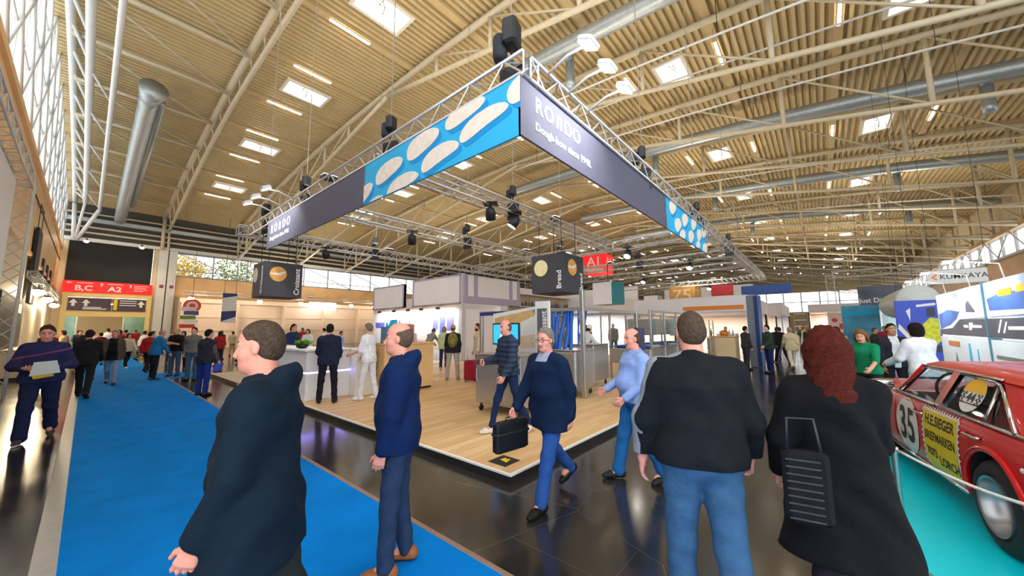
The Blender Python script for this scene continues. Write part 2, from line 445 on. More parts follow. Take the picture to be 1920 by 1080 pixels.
# --- window wall at the back
CREAM = mat('cream wall panels', rgb(226, 206, 172), .6, 0, .03, .6)
DARKW = mat('dark louvre wall', rgb(78, 76, 70), .7, 0, .1, .8)
WOODW = mat('warm plywood cladding', rgb(238, 194, 140), .5, 0, .1, .7)
MULL = mat('grey window frame', rgb(150, 152, 152), .5, 0, .05)
def wall_back():
    w = MB()
    w.m(0).box(5.2, X1, Y1, Y1+.3, 0, 4.9)
    w.m(1).box(5.2, X1, Y1-.05, Y1+.3, 4.9, 6.95)
    w.m(2).box(X0-.3, X1, Y1, Y1+.3, 9.55, 13.3)
    w.m(0).box(X0-.3, -1.55, Y1, Y1+.3, 0, 9.55); w.box(3.6, 5.2, Y1, Y1+.3, 0, 9.55)
    struct(w.build('wall_back', [CREAM, WOODW, DARKW]), 'back wall below and above the long window band')
    # ledge and horizontal rails above the windows
    for i, (z, h, d, m) in enumerate(((9.55, .3, .5, STEELW), (10.2, .14, .35, STEEL), (10.7, .14, .3, STEEL), (11.3, .34, .55, GALV), (11.9, .12, .3, STEEL))):
        struct(MB().box(X0, X1, Y1-d, Y1, z-h/2, z+h/2).build('trim_%d' % (40+i), m), 'horizontal rail on the back wall above the windows, %s from below' % ORD[i+1])
    gl = glass_mat('window glass')
    x = 5.2; i = 0; k = 0
    while x < 100:
        t = thing('window_%d' % (i+1), 'tall clerestory window bay in the back wall, %s from the white pillar' % ORD[min(i+1, 24)], 'window', (x, Y1, 6.95)); t['kind'] = 'structure'
        f = MB()
        for xa in (0, 2.85): f.box(xa, xa+.1, -.06, .12, 0, 2.45)
        f.box(0, 5.8, -.06, .12, 0, .14); f.box(0, 5.8, -.06, .12, 2.3, 2.45); f.box(0, 5.8, -.04, .1, .62, .7)
        f.build('window_frame', MULL, t)
        MB().box(.05, 5.75, .02, .04, .1, 2.35).build('window_pane', gl, t)
        MB().tube([(0.1, -.25, 2.3), (5.7, -.25, .1)], .06, 6).build('window_brace', STEELW, t, True)
        x += 5.8; i += 1
        if i > 15: break
    struct(MB().box(x, X1, Y1, Y1+.3, 6.95, 9.55).build('wall_back_end', CREAM), 'far end of the back wall')
wall_back()
# trees outside the first windows
def trees():
    lm = mat('autumn leaves', rgb(196, 172, 60), .8, 0, .45, 3.); lg = mat('green leaves', rgb(118, 140, 66), .8, 0, .45, 3.); tr = mat('bark', rgb(80, 66, 50), .9, 0, .2, 6.)
    rnd = random.Random(5)
    for i, (x, m, s, lab) in enumerate(((7.0, lm, 2.1, 'golden yellow tree outside the first clerestory window'), (11.5, lg, 2.6, 'green and yellow tree outside the second clerestory window'), (17.5, lg, 1.7, 'small green tree outside the window behind the croissant cube'))):
        t = thing('garden_tree', lab, 'tree', (x, Y1+8, 0), 0, 'trees outside')
        MB().tube([(0, 0, 0), (.1, 0, 4), (0, .1, 8)], [.25, .2, .1], 8).build('trunk', tr, t, True)
        c = MB()
        for k in range(900):
            a, b, r = rnd.uniform(0, 2*PI), rnd.uniform(-1, 1), rnd.random()**.4*s
            q = math.sqrt(1-b*b); p = Vector((q*math.cos(a)*r, q*math.sin(a)*r, 8.6+b*r*.9))
            e = Euler((rnd.uniform(0, 6), rnd.uniform(0, 6), 0)).to_matrix(); h = .16
            c.quad(p+e @ Vector((-h, 0, 0)), p+e @ Vector((0, -h*.6, .05)), p+e @ Vector((h, 0, 0)), p+e @ Vector((0, h*.6, .05)))
        o = c.build('foliage', m, t)
trees()
# --- right-hand wall
def wall_right():
    y = Y0
    w = MB(); w.m(0).box(11, X1, y-.3, y, 0, 5.6); w.m(1).box(11, X1, y-.3, y+.05, 5.6, 7.4); w.m(0).box(11, X1, y-.3, y, 9.3, 13.3)
    struct(w.build('wall_right', [CREAM, WOODW]), 'right-hand side wall of the hall')
    struct(MB().box(9, X1, y, y+.45, 9.2, 9.5).build('trim_50', mat('pale timber beam', rgb(205, 170, 118), .5, 0, .1, 1.)), 'timber edge beam over the right-hand windows')
    struct(MB().box(9, X1, y, y+.25, 7.3, 7.5).build('trim_51', STEELW), 'sill rail under the right-hand windows')
    gl = glass_mat('window glass')
    for i in range(16):
        x = 13+5.8*i
        t = thing('window_%d' % (30+i), 'clerestory window bay with crossed braces in the right wall, %s from the near end' % ORD[i+1], 'window', (x, y, 7.4)); t['kind'] = 'structure'
        f = MB()
        for xa in (0, 2.85): f.box(xa, xa+.1, -.12, .06, 0, 1.9)
        f.box(0, 5.8, -.12, .06, 0, .12); f.box(0, 5.8, -.12, .06, 1.78, 1.9)
        f.build('window_frame', MULL, t)
        MB().box(.05, 5.75, -.05, -.03, .1, 1.8).build('window_pane', gl, t)
        MB().tube([(.1, .3, 1.8), (2.9, .3, .1)], .06, 6).build('window_brace', STEELW, t, True)
        MB().tube([(2.9, .3, .1), (5.7, .3, 1.8)], .06, 6).build('window_brace', STEELW, t, True)
wall_right()
# --- far end wall
def wall_far():
    w = MB(); w.m(0).box(X1, X1+.3, Y0, Y1, 0, 5.8); w.m(0).box(X1, X1+.3, Y0, Y1, 11.2, 15.5)
    struct(w.build('wall_far', [CREAM]), 'far end wall of the hall')
    t = thing('window_60', 'wide gridded window filling the far end wall', 'window', (X1, 0, 0)); t['kind'] = 'structure'
    f = MB()
    for k in range(16): f.box(-.15, .1, Y0+k*4-.12, Y0+k*4+.12, 5.8, 11.2)
    f.box(-.15, .1, Y0, Y1, 8.4, 8.6)
    f.build('window_frame', MULL, t)
    MB().box(.02, .04, Y0, Y1, 5.8, 11.2).build('window_pane', glass_mat('window glass'), t)
wall_far()
# --- left end wall with the glazed lattice
def wall_left():
    x = X0
    w = MB(); w.m(0).box(x-.3, x, 2, Y1, 0, 5.2); w.m(1).box(x-.3, x+.06, 2, Y1, 5.2, 8.75)
    struct(w.build('wall_left', [CREAM, WOODW]), 'left end wall with plywood band under the glazing')
    struct(MB().box(x-.1, x+.16, 2, Y1, 8.6, 8.85).build('trim_70', WOODW), 'plywood sill beam under the glazed end wall')
    struct(MB().box(x-.1, x+.10, 2, Y1, 7.62, 7.68).build('trim_71', BLACK), 'dark shadow groove in the plywood band')
    struct(MB().box(x-.1, x+.12, 2, Y1, 5.1, 5.26).build('trim_72', WOODW), 'lower edge of the plywood band')
    gl = glass_mat('window glass')
    i = 0; y = 3.0
    while y < Y1-1:
        t = thing('window_%d' % (80+i), 'bay of the glazed end wall with white lattice bars, %s from the near end' % ORD[i+1], 'window', (x, y, 8.8)); t['kind'] = 'structure'
        f = MB(); zt = roof(y+1.5)-8.8
        for k in range(2): f.box(-.07, .07, k*1.5-.035, k*1.5+.035, 0, zt)
        for k in range(1, 4): f.box(-.05, .05, .035, 2.965, k*zt/4-.05, k*zt/4+.05)
        f.build('window_frame', STEELW, t)
        MB().box(-.03, -.01, .04, 2.96, 0, zt).build('window_pane', gl, t)
        for a, b in ((0, 1), (1, 0)):
            MB().tube([(.12, 3*a, .1), (.12, 3*b, zt*.5)], .04, 6).build('window_brace', STEELW, t, True)
            MB().tube([(.12, 3*b, zt*.5), (.12, 3*a, zt)], .04, 6).build('window_brace', STEELW, t, True)
        y += 3; i += 1
wall_left()

# --- world, exposure
w = bpy.data.worlds.new('overcast sky'); scene.world = w; w.use_nodes = True
w.node_tree.nodes['Background'].inputs['Color'].default_value = (.93, .97, 1., 1)
w.node_tree.nodes['Background'].inputs['Strength'].default_value = 1.5
scene.view_settings.view_transform = 'Standard'; scene.view_settings.look = 'None'
scene.view_settings.gamma = 1; scene.view_settings.use_curve_mapping = False
scene.view_settings.exposure = 1.12
scene.cycles.max_bounces = 6; scene.cycles.diffuse_bounces = 3; scene.cycles.glossy_bounces = 3; scene.cycles.transparent_max_bounces = 12
scene.cycles.caustics_reflective = False; scene.cycles.caustics_refractive = False
scene.cycles.use_denoising = True
# ================================================================= aisle carpet and the big corner booth
def carpet_mat():
    m = mat('blue needle-felt carpet', rgb(0, 128, 222), .95, 0, .1, 2.2, .3, 260, spec=.1)
    return m
cp = MB(); cp.box(0, 2.0, -3.5, 47.5, 0, .008); cp.box(2.0, 3.1, 17.9, 20.2, 0, .008)
tag(cp.build('aisle_carpet', carpet_mat()), 'long blue carpet runner down the aisle to the red B,C and A2 signs', 'carpet')
tag(MB().rbox(-.13, 0, -3.5, 47.5, 0, .012, .004).build('edge_strip', ALU), 'grey metal edging strip along the left side of the blue carpet', 'edging', 'carpet edging strips')
tag(MB().rbox(2.0, 2.045, -3.5, 17.9, 0, .011, .003).build('edge_strip', mat('rust tape', rgb(150, 118, 104), .6, 0, .1, 9.)), 'thin reddish tape along the right side of the blue carpet', 'edging', 'carpet edging strips')

BX, BY = 3.13, 2.70                          # front corner of the platform
def plank_mat():
    m, N, L, b = _nodes('pale oak planks')
    tc = N.new('ShaderNodeTexCoord')
    br = N.new('ShaderNodeTexBrick'); br.offset = .37; br.inputs['Brick Width'].default_value = 1.6; br.inputs['Row Height'].default_value = .16
    br.inputs['Scale'].default_value = 1; br.inputs['Mortar Size'].default_value = .002
    br.inputs['Color1'].default_value = rgb(226, 190, 142)+(1,); br.inputs['Color2'].default_value = rgb(208, 168, 118)+(1,); br.inputs['Mortar'].default_value = rgb(160, 124, 84)+(1,)
    L.new(tc.outputs['Object'], br.inputs['Vector'])
    mp = N.new('ShaderNodeMapping'); mp.inputs['Scale'].default_value = (.7, 9, 1); L.new(tc.outputs['Object'], mp.inputs['Vector'])
    n = N.new('ShaderNodeTexNoise'); n.inputs['Scale'].default_value = 3; n.inputs['Detail'].default_value = 5; L.new(mp.outputs[0], n.inputs['Vector'])
    mx = N.new('ShaderNodeMixRGB'); mx.blend_type = 'OVERLAY'; mx.inputs['Fac'].default_value = .35
    L.new(br.outputs['Color'], mx.inputs[1]); L.new(n.outputs['Fac'], mx.inputs[2]); L.new(mx.outputs[0], b.inputs['Base Color'])
    b.inputs['Roughness'].default_value = .5
    return m
PLANK = plank_mat()
OAK = mat('oak veneer', rgb(222, 182, 126), .5, 0, .1, 1.5)
t = thing('booth_platform', 'raised pale oak platform of the corner booth with white edge trim', 'platform', (0, 0, 0))
MB().box(BX+.04, 20.2, BY+.04, 13.6, .02, .1).build('plank_deck', PLANK, t)
e = MB(); e.box(BX, 20.24, BY, BY+.04, .085, .106); e.box(BX, BX+.04, BY+.04, 13.64, .085, .106); e.box(20.2, 20.24, BY+.04, 13.64, .085, .106)
e.build('edge_trim', mat('white edge trim', rgb(238, 236, 232), .4, 0, .02), t)
s = MB(); s.box(BX+.01, 20.23, BY+.01, BY+.035, 0, .085); s.box(BX+.01, BX+.035, BY+.035, 13.63, 0, .085); s.box(20.205, 20.23, BY+.035, 13.63, 0, .085)
s.build('skirt', BLACK, t)
t = thing('stand_platform', 'low grey-brown platform of the next stand beyond the oak platform', 'platform', (BX, 13.75, 0))
MB().box(0, 8.6, 0, 3.8, .01, .1).build('deck', mat('taupe vinyl deck', rgb(206, 186, 164), .4, 0, .06, 1.), t); MB().box(-.02, 0, 0, 3.8, 0, .1).box(-.02, 8.6, 3.8, 3.82, 0, .1).build('edge_trim', mat('brown edge', rgb(120, 100, 84), .6, 0, .05), t)
t = thing('floor_sticker', 'small black floor sticker with a yellow mark at the platform corner', 'sticker', (3.42, 3.05, .1))
MB().box(-.14, .14, -.14, .14, 0, .003).build('backing', BLACK, t)
MB().prism([(-.05, -.06), (.07, -.03), (.04, .02), (.08, .05), (-.02, .07)], .001, Matrix.Translation((.02, .0, .003))).build('mark', mat('yellow print', rgb(230, 190, 30), .6, var=0), t)

# ---------------------------------------------------------------- lighting trusses
def truss(name, label, a, b, s=.29, group='aluminium trusses hung over the corner booth', step=.3, m=ALU, cat='truss'):
    a, b = Vector(a), Vector(b); d = b-a; Ln = d.length; d.normalize()
    if abs(d.z) < .9: u = Vector((0, 0, 1))
    else: u = Vector((1, 0, 0))
    x = d.cross(u).normalized()
    t = thing(name, label, cat, a, 0, group)
    h = s/2; cs = [(x*sx*h+u*sz*h) for sx, sz in ((-1, -1), (1, -1), (1, 1), (-1, 1))]
    for c in cs: MB().tube([c, c+d*Ln], .025, 6).build('chord', m, t, True)
    lac = MB(); n = max(2, int(Ln/step)); st = Ln/n
    for k in range(n):
        for i in range(4):
            p, q = cs[i], cs[(i+1) % 4]
            if (k+i) % 2: p, q = q, p
            lac.tube([p+d*st*k, q+d*st*(k+1)], .011, 4, caps=False)
    for kk in (0, Ln):
        for i in range(4): lac.tube([cs[i]+d*kk, cs[(i+1) % 4]+d*kk], .015, 4)
    lac.build('lacing', m, t)
    return t
TZ = 4.8; TX, TY = 3.2, 2.55
truss('lighting_truss', 'long aluminium truss carrying the left banner', (TX, TY-.15, TZ), (TX, 13.4, TZ))
truss('lighting_truss', 'very long aluminium truss carrying the right banner', (TX, TY, TZ), (27.6, TY, TZ))
truss('lighting_truss', 'truss running inward behind the left banner, nearest to its blue half', (TX, 5.9, TZ), (12.7, 5.9, TZ))
truss('lighting_truss', 'truss running inward behind the left banner, in line with its grey half', (TX, 9.4, TZ), (17.2, 9.4, TZ))
truss('lighting_truss', 'truss running inward from the far end of the left banner', (TX-.4, 13.6, TZ), (17.2, 13.6, TZ))
truss('lighting_truss', 'cross truss above the bread cube', (12.9, TY, TZ), (12.9, 13.6, TZ))
truss('lighting_truss', 'cross truss just beyond the blue end of the right banner', (17.3, TY, TZ), (17.3, 13.6, TZ))
truss('lighting_truss', 'second cross truss beyond the right banner', (20.9, TY, TZ), (20.9, 13.6, TZ))
truss('lighting_truss', 'last cross truss at the far end of the long truss', (27.7, TY, TZ), (27.7, 12, TZ))
CHAIN = mat('galvanised chain', rgb(150, 146, 136), .5, .4, .1, 40.)
def hoist(x, y, label, z=TZ+.15, s=.72):
    t = thing('hanging_hoist', label, 'hoist', (x, y, z), .3, 'black chain hoists above the trusses')
    MB().rbox(-.13*s, .13*s, -.1*s, .1*s, .25*s+.05, .62*s+.05, .03).build('motor', BLACK, t)
    MB().lathe([(.085*s, .05*s), (.1*s, .1*s), (.1*s, .36*s), (.08*s, .4*s)], (.0, .17*s, .1), 'z', 12).build('chain_bag', mat('black canvas', rgb(38, 44, 52), .8, 0, .1), t, True)
    MB().tube([(0, 0, .25), (0, 0, .05), (.04, 0, .0), (0, 0, -.05)], .02, 6).build('hook', BLACK, t, True)
    MB().tube([(0, 0, .6*s), (0, 0, roof(y)-z-.02)], .009, 5).build('chain', CHAIN, t)
    MB().box(-.02, .02, -.16, .16, -.42, .02).build('sling', BLACK, t)
hoist(3.2, 2.7, 'big black chain hoist at the front corner of the truss', s=.95)
hoist(3.2, 5.5, 'black chain hoist above the joint of the blue and grey banner panels')
hoist(3.2, 9.3, 'black chain hoist above the middle of the grey banner panel')
hoist(3.2, 12.3, 'black chain hoist above the far left end of the truss')
hoist(7.2, 2.55, 'black chain hoist above the middle of the right banner')
hoist(11.6, 2.55, 'black chain hoist above the blue end of the right banner')
hoist(16.5, 2.55, 'black chain hoist where the long truss meets the first cross truss beyond the banner')
hoist(7.0, 5.9, 'black chain hoist on the inner truss in front of the bread cube')
hoist(8.6, 9.4, 'black chain hoist on the middle inner truss')
hoist(12.9, 8.2, 'black chain hoist on the cross truss above the bread cube')
hoist(7.4, 13.6, 'black chain hoist on the rear inner truss')
hoist(17.3, 6.5, 'black chain hoist on the first cross truss beyond the banner')
# black lamps clamped below the trusses
def par(x, y, aim, label, z=TZ-.15):
    t = thing('stage_spotlight', label, 'lamp', (x, y, z), aim, 'black lamps clamped to the trusses')
    MB().box(-.17, .17, -.17, .17, -.008, .008).tube([(0, 0, 0), (0, 0, -.14)], .02, 6).build('clamp', BLACK, t)
    b = MB(); M = Euler((0, math.radians(55), 0)).to_matrix()
    prof = [(.04, -.14), (.1, -.1), (.125, .0), (.13, .16)]
    vs = MB().lathe(prof, (0, 0, 0), 'x', 14)
    for i, v in enumerate(vs.v): vs.v[i] = tuple(M @ Vector(v)+Vector((0, 0, -.22)))
    vs.build('housing', BLACK, t, True)
    g = MB().lathe([(.001, .161), (.12, .162)], (0, 0, 0), 'x', 14, False)
    for i, v in enumerate(g.v): g.v[i] = tuple(M @ Vector(v)+Vector((0, 0, -.22)))
    g.build('lens', glow('lamp lens', (1, .93, .82), 14), t)
k = 0
for x, y, a, lab in ((6.0, 5.755, .6, 'black lamp under the nearest inner truss, in front of the grey banner'), (6.9, 5.755, 2.2, 'big black lamp left of the bread cube on the inner truss'),
    (6.2, 9.255, 1.0, 'black lamp under the middle inner truss'), (5.4, 13.455, .5, 'black lamp under the rear inner truss'), (12.755, 5.2, 3.0, 'black lamp on the cross truss near the bread cube'),
    (17.155, 4.2, 3., 'black lamp on the first cross truss beyond the banner'), (17.155, 9.9, 3.4, 'black lamp at the rear of the first cross truss beyond the banner'), (14.6, 9.255, 4.4, 'black lamp at the far end of the middle inner truss'), (20.755, 7.6, 3., 'black lamp on the second cross truss beyond the banner'), (27.555, 5.6, 3., 'black lamp on the last cross truss')):
    par(x, y, a, lab)
# white arm lamps that light the lettering
LAMPW = glow('white lamp face', (1, .98, .95), 6)
def arm_lamp(x, y, d, label):
    """d: direction of the arm (unit x,y)"""
    t = thing('arm_spotlight', label, 'lamp', (x, y, TZ+.12), math.atan2(d[1], d[0]), 'white arm lamps over the lettering')
    MB().tube([(0, 0, 0), (.3, 0, .1), (.5, 0, .1)], .018, 6).build('arm', WHITE, t, True)
    h = MB(); M = Euler((0, math.radians(28), 0)).to_matrix().to_4x4(); M.translation = (.58, 0, .1)
    q = MB().rbox(-.1, .1, -.12, .12, -.02, .05, .02); q.v = [tuple(M @ Vector(v)) for v in q.v]; q.build('head', WHITE, t)
    q = MB().rbox(-.085, .085, -.1, .1, -.03, -.02, .004); q.v = [tuple(M @ Vector(v)) for v in q.v]; q.build('light_panel', LAMPW, t)
    ld = bpy.data.lights.new('arm lamp', 'SPOT'); ld.energy = 45; ld.spot_size = math.radians(105); ld.spot_blend = .8; ld.color = (1, .98, .95); ld.shadow_soft_size = .08
    lo = bpy.data.objects.new('bulb', ld); COL.objects.link(lo); lo.parent = t; lo.location = (.58, 0, .05)
    lo.rotation_euler = Vector((-.5, 0, -.55)).to_track_quat('-Z', 'Y').to_euler()
for i, x in enumerate((3.55, 4.05, 4.6)): arm_lamp(x, TY-.15, (0, -1), 'white arm lamp over the right banner lettering, %s from the corner' % ORD[i+1])
for i, y in enumerate((9.7, 10.5, 11.2)): arm_lamp(TX-.15, y, (-1, 0), 'white arm lamp over the left banner lettering, %s from the blue panel' % ORD[i+1])

# ---------------------------------------------------------------- printed banners
BGREY = mat('slate grey banner cloth', rgb(92, 92, 112), .75, 0, .03, 2.)
BBLUE = mat('sky blue banner cloth', rgb(40, 178, 232), .75, 0, .04, 2.)
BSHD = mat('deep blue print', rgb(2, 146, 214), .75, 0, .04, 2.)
DOUGH = mat('cream dough print', rgb(240, 228, 214), .75, 0, .07, 9.)
ZB0, ZB1 = 3.9, 4.64
def clip_poly(poly, u0, u1, v0, v1):
    def cl(p, ax, lim, keep):
        out = []
        for i in range(len(p)):
            a, b = p[i-1], p[i]; ka, kb = keep(a[ax], lim), keep(b[ax], lim)
            if ka != kb:
                tt = (lim-a[ax])/(b[ax]-a[ax]); out.append((a[0]+(b[0]-a[0])*tt, a[1]+(b[1]-a[1])*tt))
            if kb: out.append(b)
        return out
    ge = lambda v, l: v >= l; le = lambda v, l: v <= l
    for ax, lim, kp in ((0, u0, ge), (0, u1, le), (1, v0, ge), (1, v1, le)):
        poly = cl(poly, ax, lim, kp)
        if len(poly) < 3: return []
    return poly
def piece(a, b, w, bend=.12, n=22, tip=.75):
    """banana-like outline between a and b"""
    a, b = Vector(a), Vector(b); d = b-a; Ln = d.length; d.normalize(); nn = Vector((-d.y, d.x)); out = []
    for k in range(n):
        th = 2*PI*k/n; x = math.cos(th); y = math.sin(th)
        sx = math.copysign(abs(x)**tip, x); sy = math.copysign(abs(y)**.85, y)
        p = a+d*(Ln/2*(1+sx))+nn*(w*sy*(1-.22*sx)+bend*(1-sx*sx))
        out.append((p.x, p.y))
    return out
def banner(name, label, M, segs, texts, doughs, group='printed banners under the truss'):
    """local x along the banner as read, y up"""
    t = thing(name, label, 'banner', M.translation, 0, group)
    R = M.to_3x3().to_4x4()
    for nm, mt, u0, u1 in segs:
        MB().prism([(u0, 0), (u1, 0), (u1, ZB1-ZB0), (u0, ZB1-ZB0)], .03, R @ Matrix.Translation((0, 0, -.03))).build(nm, mt, t)
        if nm == 'blue_panel':
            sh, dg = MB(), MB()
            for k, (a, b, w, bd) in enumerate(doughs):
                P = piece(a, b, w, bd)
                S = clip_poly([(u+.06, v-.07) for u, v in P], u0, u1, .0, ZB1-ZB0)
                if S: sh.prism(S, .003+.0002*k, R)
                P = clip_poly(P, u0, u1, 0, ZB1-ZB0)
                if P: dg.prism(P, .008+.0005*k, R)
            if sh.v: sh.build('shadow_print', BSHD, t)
            dg.build('dough_print', DOUGH, t)
    for nm, fn in texts: 
        o = MB(); fn(o, R); o.build(nm, WHITET, t)
    MB().prism([(segs[0][2], ZB1-ZB0), (segs[-1][3], ZB1-ZB0), (segs[-1][3], ZB1-ZB0+.03), (segs[0][2], ZB1-ZB0+.03)], .05, R @ Matrix.Translation((0, 0, -.04))).build('top_rail', ALU, t)
    return t
def logo(o, R, u0, u1, v, h):
    """rounded wide-set lettering with a small n drawn at capital height"""
    w = u1-u0
    for ch, c, xs, ys_ in (('R', .09, .9, 1.), ('O', .29, .95, 1.), ('n', .5, 1., 1.40), ('D', .70, .95, 1.), ('O', .91, .95, 1.)):
        o.text(ch, h*1.42, R @ Matrix.Translation((u0+w*c, v-h*.5, .004)), .002, xs, .007, 'CENTER', ys_, True)
# left banner: read from -X, u runs along -Y; starts at its far end
YL = 11.45
ML = plane_M((TX-.17, YL, ZB0), (0, -1, 0), (0, 0, 1))
dl = []
for (ya, za, yb, zb), w, bd in (((5.64,4.24,4.83,4.36),.15,.03), ((4.71,4.39,3.92,4.5),.16,.02), ((5.26,3.89,4.4,3.99),.12,.06), ((4.32,4.05,3.49,4.15),.13,.06), ((3.78,4.51,3.0,4.58),.12,.02), ((3.47,4.2,2.61,4.33),.12,.06), ((2.62,4.40,2.0,4.62),.15,.0), ((6.3,4.02,5.75,4.2),.14,0), ((5.86,3.78,5.35,3.86),.11,.02)):
    dl.append(((YL-ya, za-ZB0), (YL-yb, zb-ZB0), w, bd))
UL = YL-6.04
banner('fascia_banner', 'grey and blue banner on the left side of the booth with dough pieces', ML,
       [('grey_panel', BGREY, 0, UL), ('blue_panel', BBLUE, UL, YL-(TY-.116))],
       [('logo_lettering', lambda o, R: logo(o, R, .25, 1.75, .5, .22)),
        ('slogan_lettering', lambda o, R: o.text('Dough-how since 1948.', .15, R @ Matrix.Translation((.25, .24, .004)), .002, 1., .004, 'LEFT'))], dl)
MR = plane_M((TX-.17, TY-.12, ZB0), (1, 0, 0), (0, 0, 1))
dr = []
for (x, z), ln, w in (((8.9, 4.5), .5, .2), ((9.25, 4.15), .5, .2), ((9.9, 4.42), .5, .2), ((9.6, 3.95), .45, .18), ((10.75, 4.5), .5, .2), ((10.4, 4.08), .5, .2), ((11.3, 4.3), .5, .2), ((11.1, 3.95), .4, .16), ((11.9, 4.5), .5, .2), ((11.9, 4.0), .5, .2)):
    dr.append(((x-TX-ln*.5, z-ZB0-.1), (x-TX+ln*.5, z-ZB0+.12), w*.75, .02))
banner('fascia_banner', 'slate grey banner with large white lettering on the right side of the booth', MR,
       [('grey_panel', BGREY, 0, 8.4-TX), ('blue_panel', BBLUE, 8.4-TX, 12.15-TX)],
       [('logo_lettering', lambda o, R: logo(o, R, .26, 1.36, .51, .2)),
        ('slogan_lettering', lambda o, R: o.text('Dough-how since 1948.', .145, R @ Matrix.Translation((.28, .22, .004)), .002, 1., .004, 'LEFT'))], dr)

# ---------------------------------------------------------------- hanging cubes
CUBE = mat('anthracite cube cloth', rgb(66, 66, 74), .75, 0, .04, 2.)
def disc(o, R, u, v, r, z=.003): o.prism([(u+r*math.cos(2*PI*k/32), v+r*math.sin(2*PI*k/32)) for k in range(32)], z, R)
def cube_sign(label, x, y, z, w, mt, discs, word, group='hanging cube signs', both=True):
    t = thing('cube_sign', label, 'sign', (x, y, z), 0, group)
    MB().rbox(0, w, 0, w, 0, w, .01).build('box', mt, t)
    RF = plane_M((0, 0, 0), (1, 0, 0), (0, 0, 1)); RL = plane_M((0, w, 0), (0, -1, 0), (0, 0, 1))
    for R, nm, (du, col) in ((RF, 'front', discs[0]), (RL, 'side', discs[1])):
        if col is not None:
            o = MB(); disc(o, R, du*w, .66*w, .215*w); o.build('disc_print', col, t)
            o = MB(); P = [(du*w-.2*w, .64*w), (du*w+.05*w, .62*w), (du*w+.2*w, .72*w), (du*w+.18*w, .76*w), (du*w, .69*w), (du*w-.2*w, .68*w)]
            o.prism(P, .005, R); o.build('streak_print', DOUGH, t)
        if word:
            o = MB(); Q = R @ Matrix.Translation((.86*w, .08*w, .003)) @ Matrix.Rotation(PI/2, 4, 'Z')
            o.text(word, .2*w, Q, .002, 1., .003, 'LEFT'); o.build('lettering', WHITET, t)
    for a, b in ((.15, .15), (.85, .15), (.15, .85), (.85, .85)):
        MB().tube([(a*w, b*w, w-.02), (a*w, b*w, TZ-.15-z)], .01, 5).build('cable', BLACK, t)
    return t
ORG = mat('orange crust print', rgb(226, 168, 84), .7, 0, .16, 9.); YEL = mat('pale yellow print', rgb(240, 226, 160), .7, 0, .06, 6.)
cube_sign('dark hanging cube with orange disc and the word Croissant', 3.02, 11.5, 2.62, .98, CUBE, ((.36, ORG), (.25, mat('cream print', rgb(226, 214, 190), .7, 0, .05))), 'Croissant')
cube_sign('dark hanging cube with yellow disc and the word Bread', 7.75, 4.86, 2.62, 1.02, CUBE, ((.42, ORG), (.3, YEL)), 'Bread')

# ---------------------------------------------------------------- white counter with violet light line
t = thing('reception_counter', 'white reception counter with a violet light line and a white end block', 'counter', (0, 0, .1))
c = MB(); c.rbox(3.3, 4.3, 8.95, 9.6, .0, .60, .008); c.rbox(3.3, 4.3, 8.95, 9.6, .63, 1.1, .008); c.rbox(3.3, 3.95, 9.6, 12.3, 0, .60, .008); c.rbox(3.3, 3.95, 9.6, 12.3, .63, 1.1, .008)
c.build('body', WHITE, t)
MB().rbox(3.25, 4.32, 8.9, 9.65, 1.1, 1.15, .008).box(3.25, 4.0, 9.65, 12.35, 1.1, 1.15).build('worktop', WHITE, t)
l = MB(); l.box(3.31, 4.29, 8.96, 9.6, .6, .63); l.box(3.31, 3.94, 9.6, 12.29, .6, .63); l.build('light_strip', glow('violet light line', (.30, .22, 1.), 7.), t)
MB().rbox(4.3, 4.78, 8.6, 9.5, 0, 1.12, .01).build('end_block', mat('warm white laminate', rgb(238, 234, 222), .5, 0, .02), t)
MB().lathe([(.02, 0), (.025, .015)], (3.55, 8.95, .95), 'y', 10).build('lock', BLACK, t)
t = thing('plant_bowl', 'dark bowl of bright green leaves on the white counter', 'plant', (3.42, 9.6, 1.25), 0)
MB().lathe([(.06, 0), (.12, .03), (.15, .1), (.135, .1), (.11, .05)], (0, 0, 0), 'z', 18).build('bowl', BLACK, t, True)
lf = MB(); rnd = random.Random(3)
for k in range(130):
    a, r = rnd.uniform(0, 2*PI), rnd.uniform(0, .15); ln = rnd.uniform(.06, .14); e = Euler((rnd.uniform(-.9, .9), rnd.uniform(-.9, .9), a)).to_matrix()
    p = Vector((r*math.cos(a), r*math.sin(a), .1))
    lf.quad(p, p+e @ Vector((.03, 0, ln*.6)), p+e @ Vector((0, .01, ln)), p+e @ Vector((-.03, 0, ln*.6)))
lf.build('leaves', mat('fresh leaf green', rgb(92, 158, 40), .6, 0, .3, 20.), t)
# oak counter with blue dispenser
t = thing('oak_counter', 'oak veneered counter right of the white end block', 'counter', (4.85, 8.3, .1))
MB().rbox(0, 1.5, 0, .8, .06, 1.2, .006).build('body', OAK, t)
MB().rbox(-.03, 1.55, -.03, .85, 1.2, 1.24, .006).build('worktop', OAK, t)
MB().box(.04, 1.46, .04, .76, 0, .06).build('plinth', BLACK, t)
t = thing('display_dispenser', 'blue printed display stand on top of the oak counter', 'display', (5.0, 8.5, 1.34))
MB().rbox(0, .42, 0, .28, 0, .42, .01).build('box', mat('mid blue card', rgb(70, 120, 170), .5, 0, .1, 9.), t)
MB().prism([(0, .42), (.02, .56), (.08, .45), (.14, .6), (.32, .62), (.34, .5), (.42, .6), (.42, .42)], .02, plane_M((0, .05, 0), (1, 0, 0), (0, 0, 1))).build('header', mat('cyan card', rgb(30, 168, 220), .5, 0, .06), t)
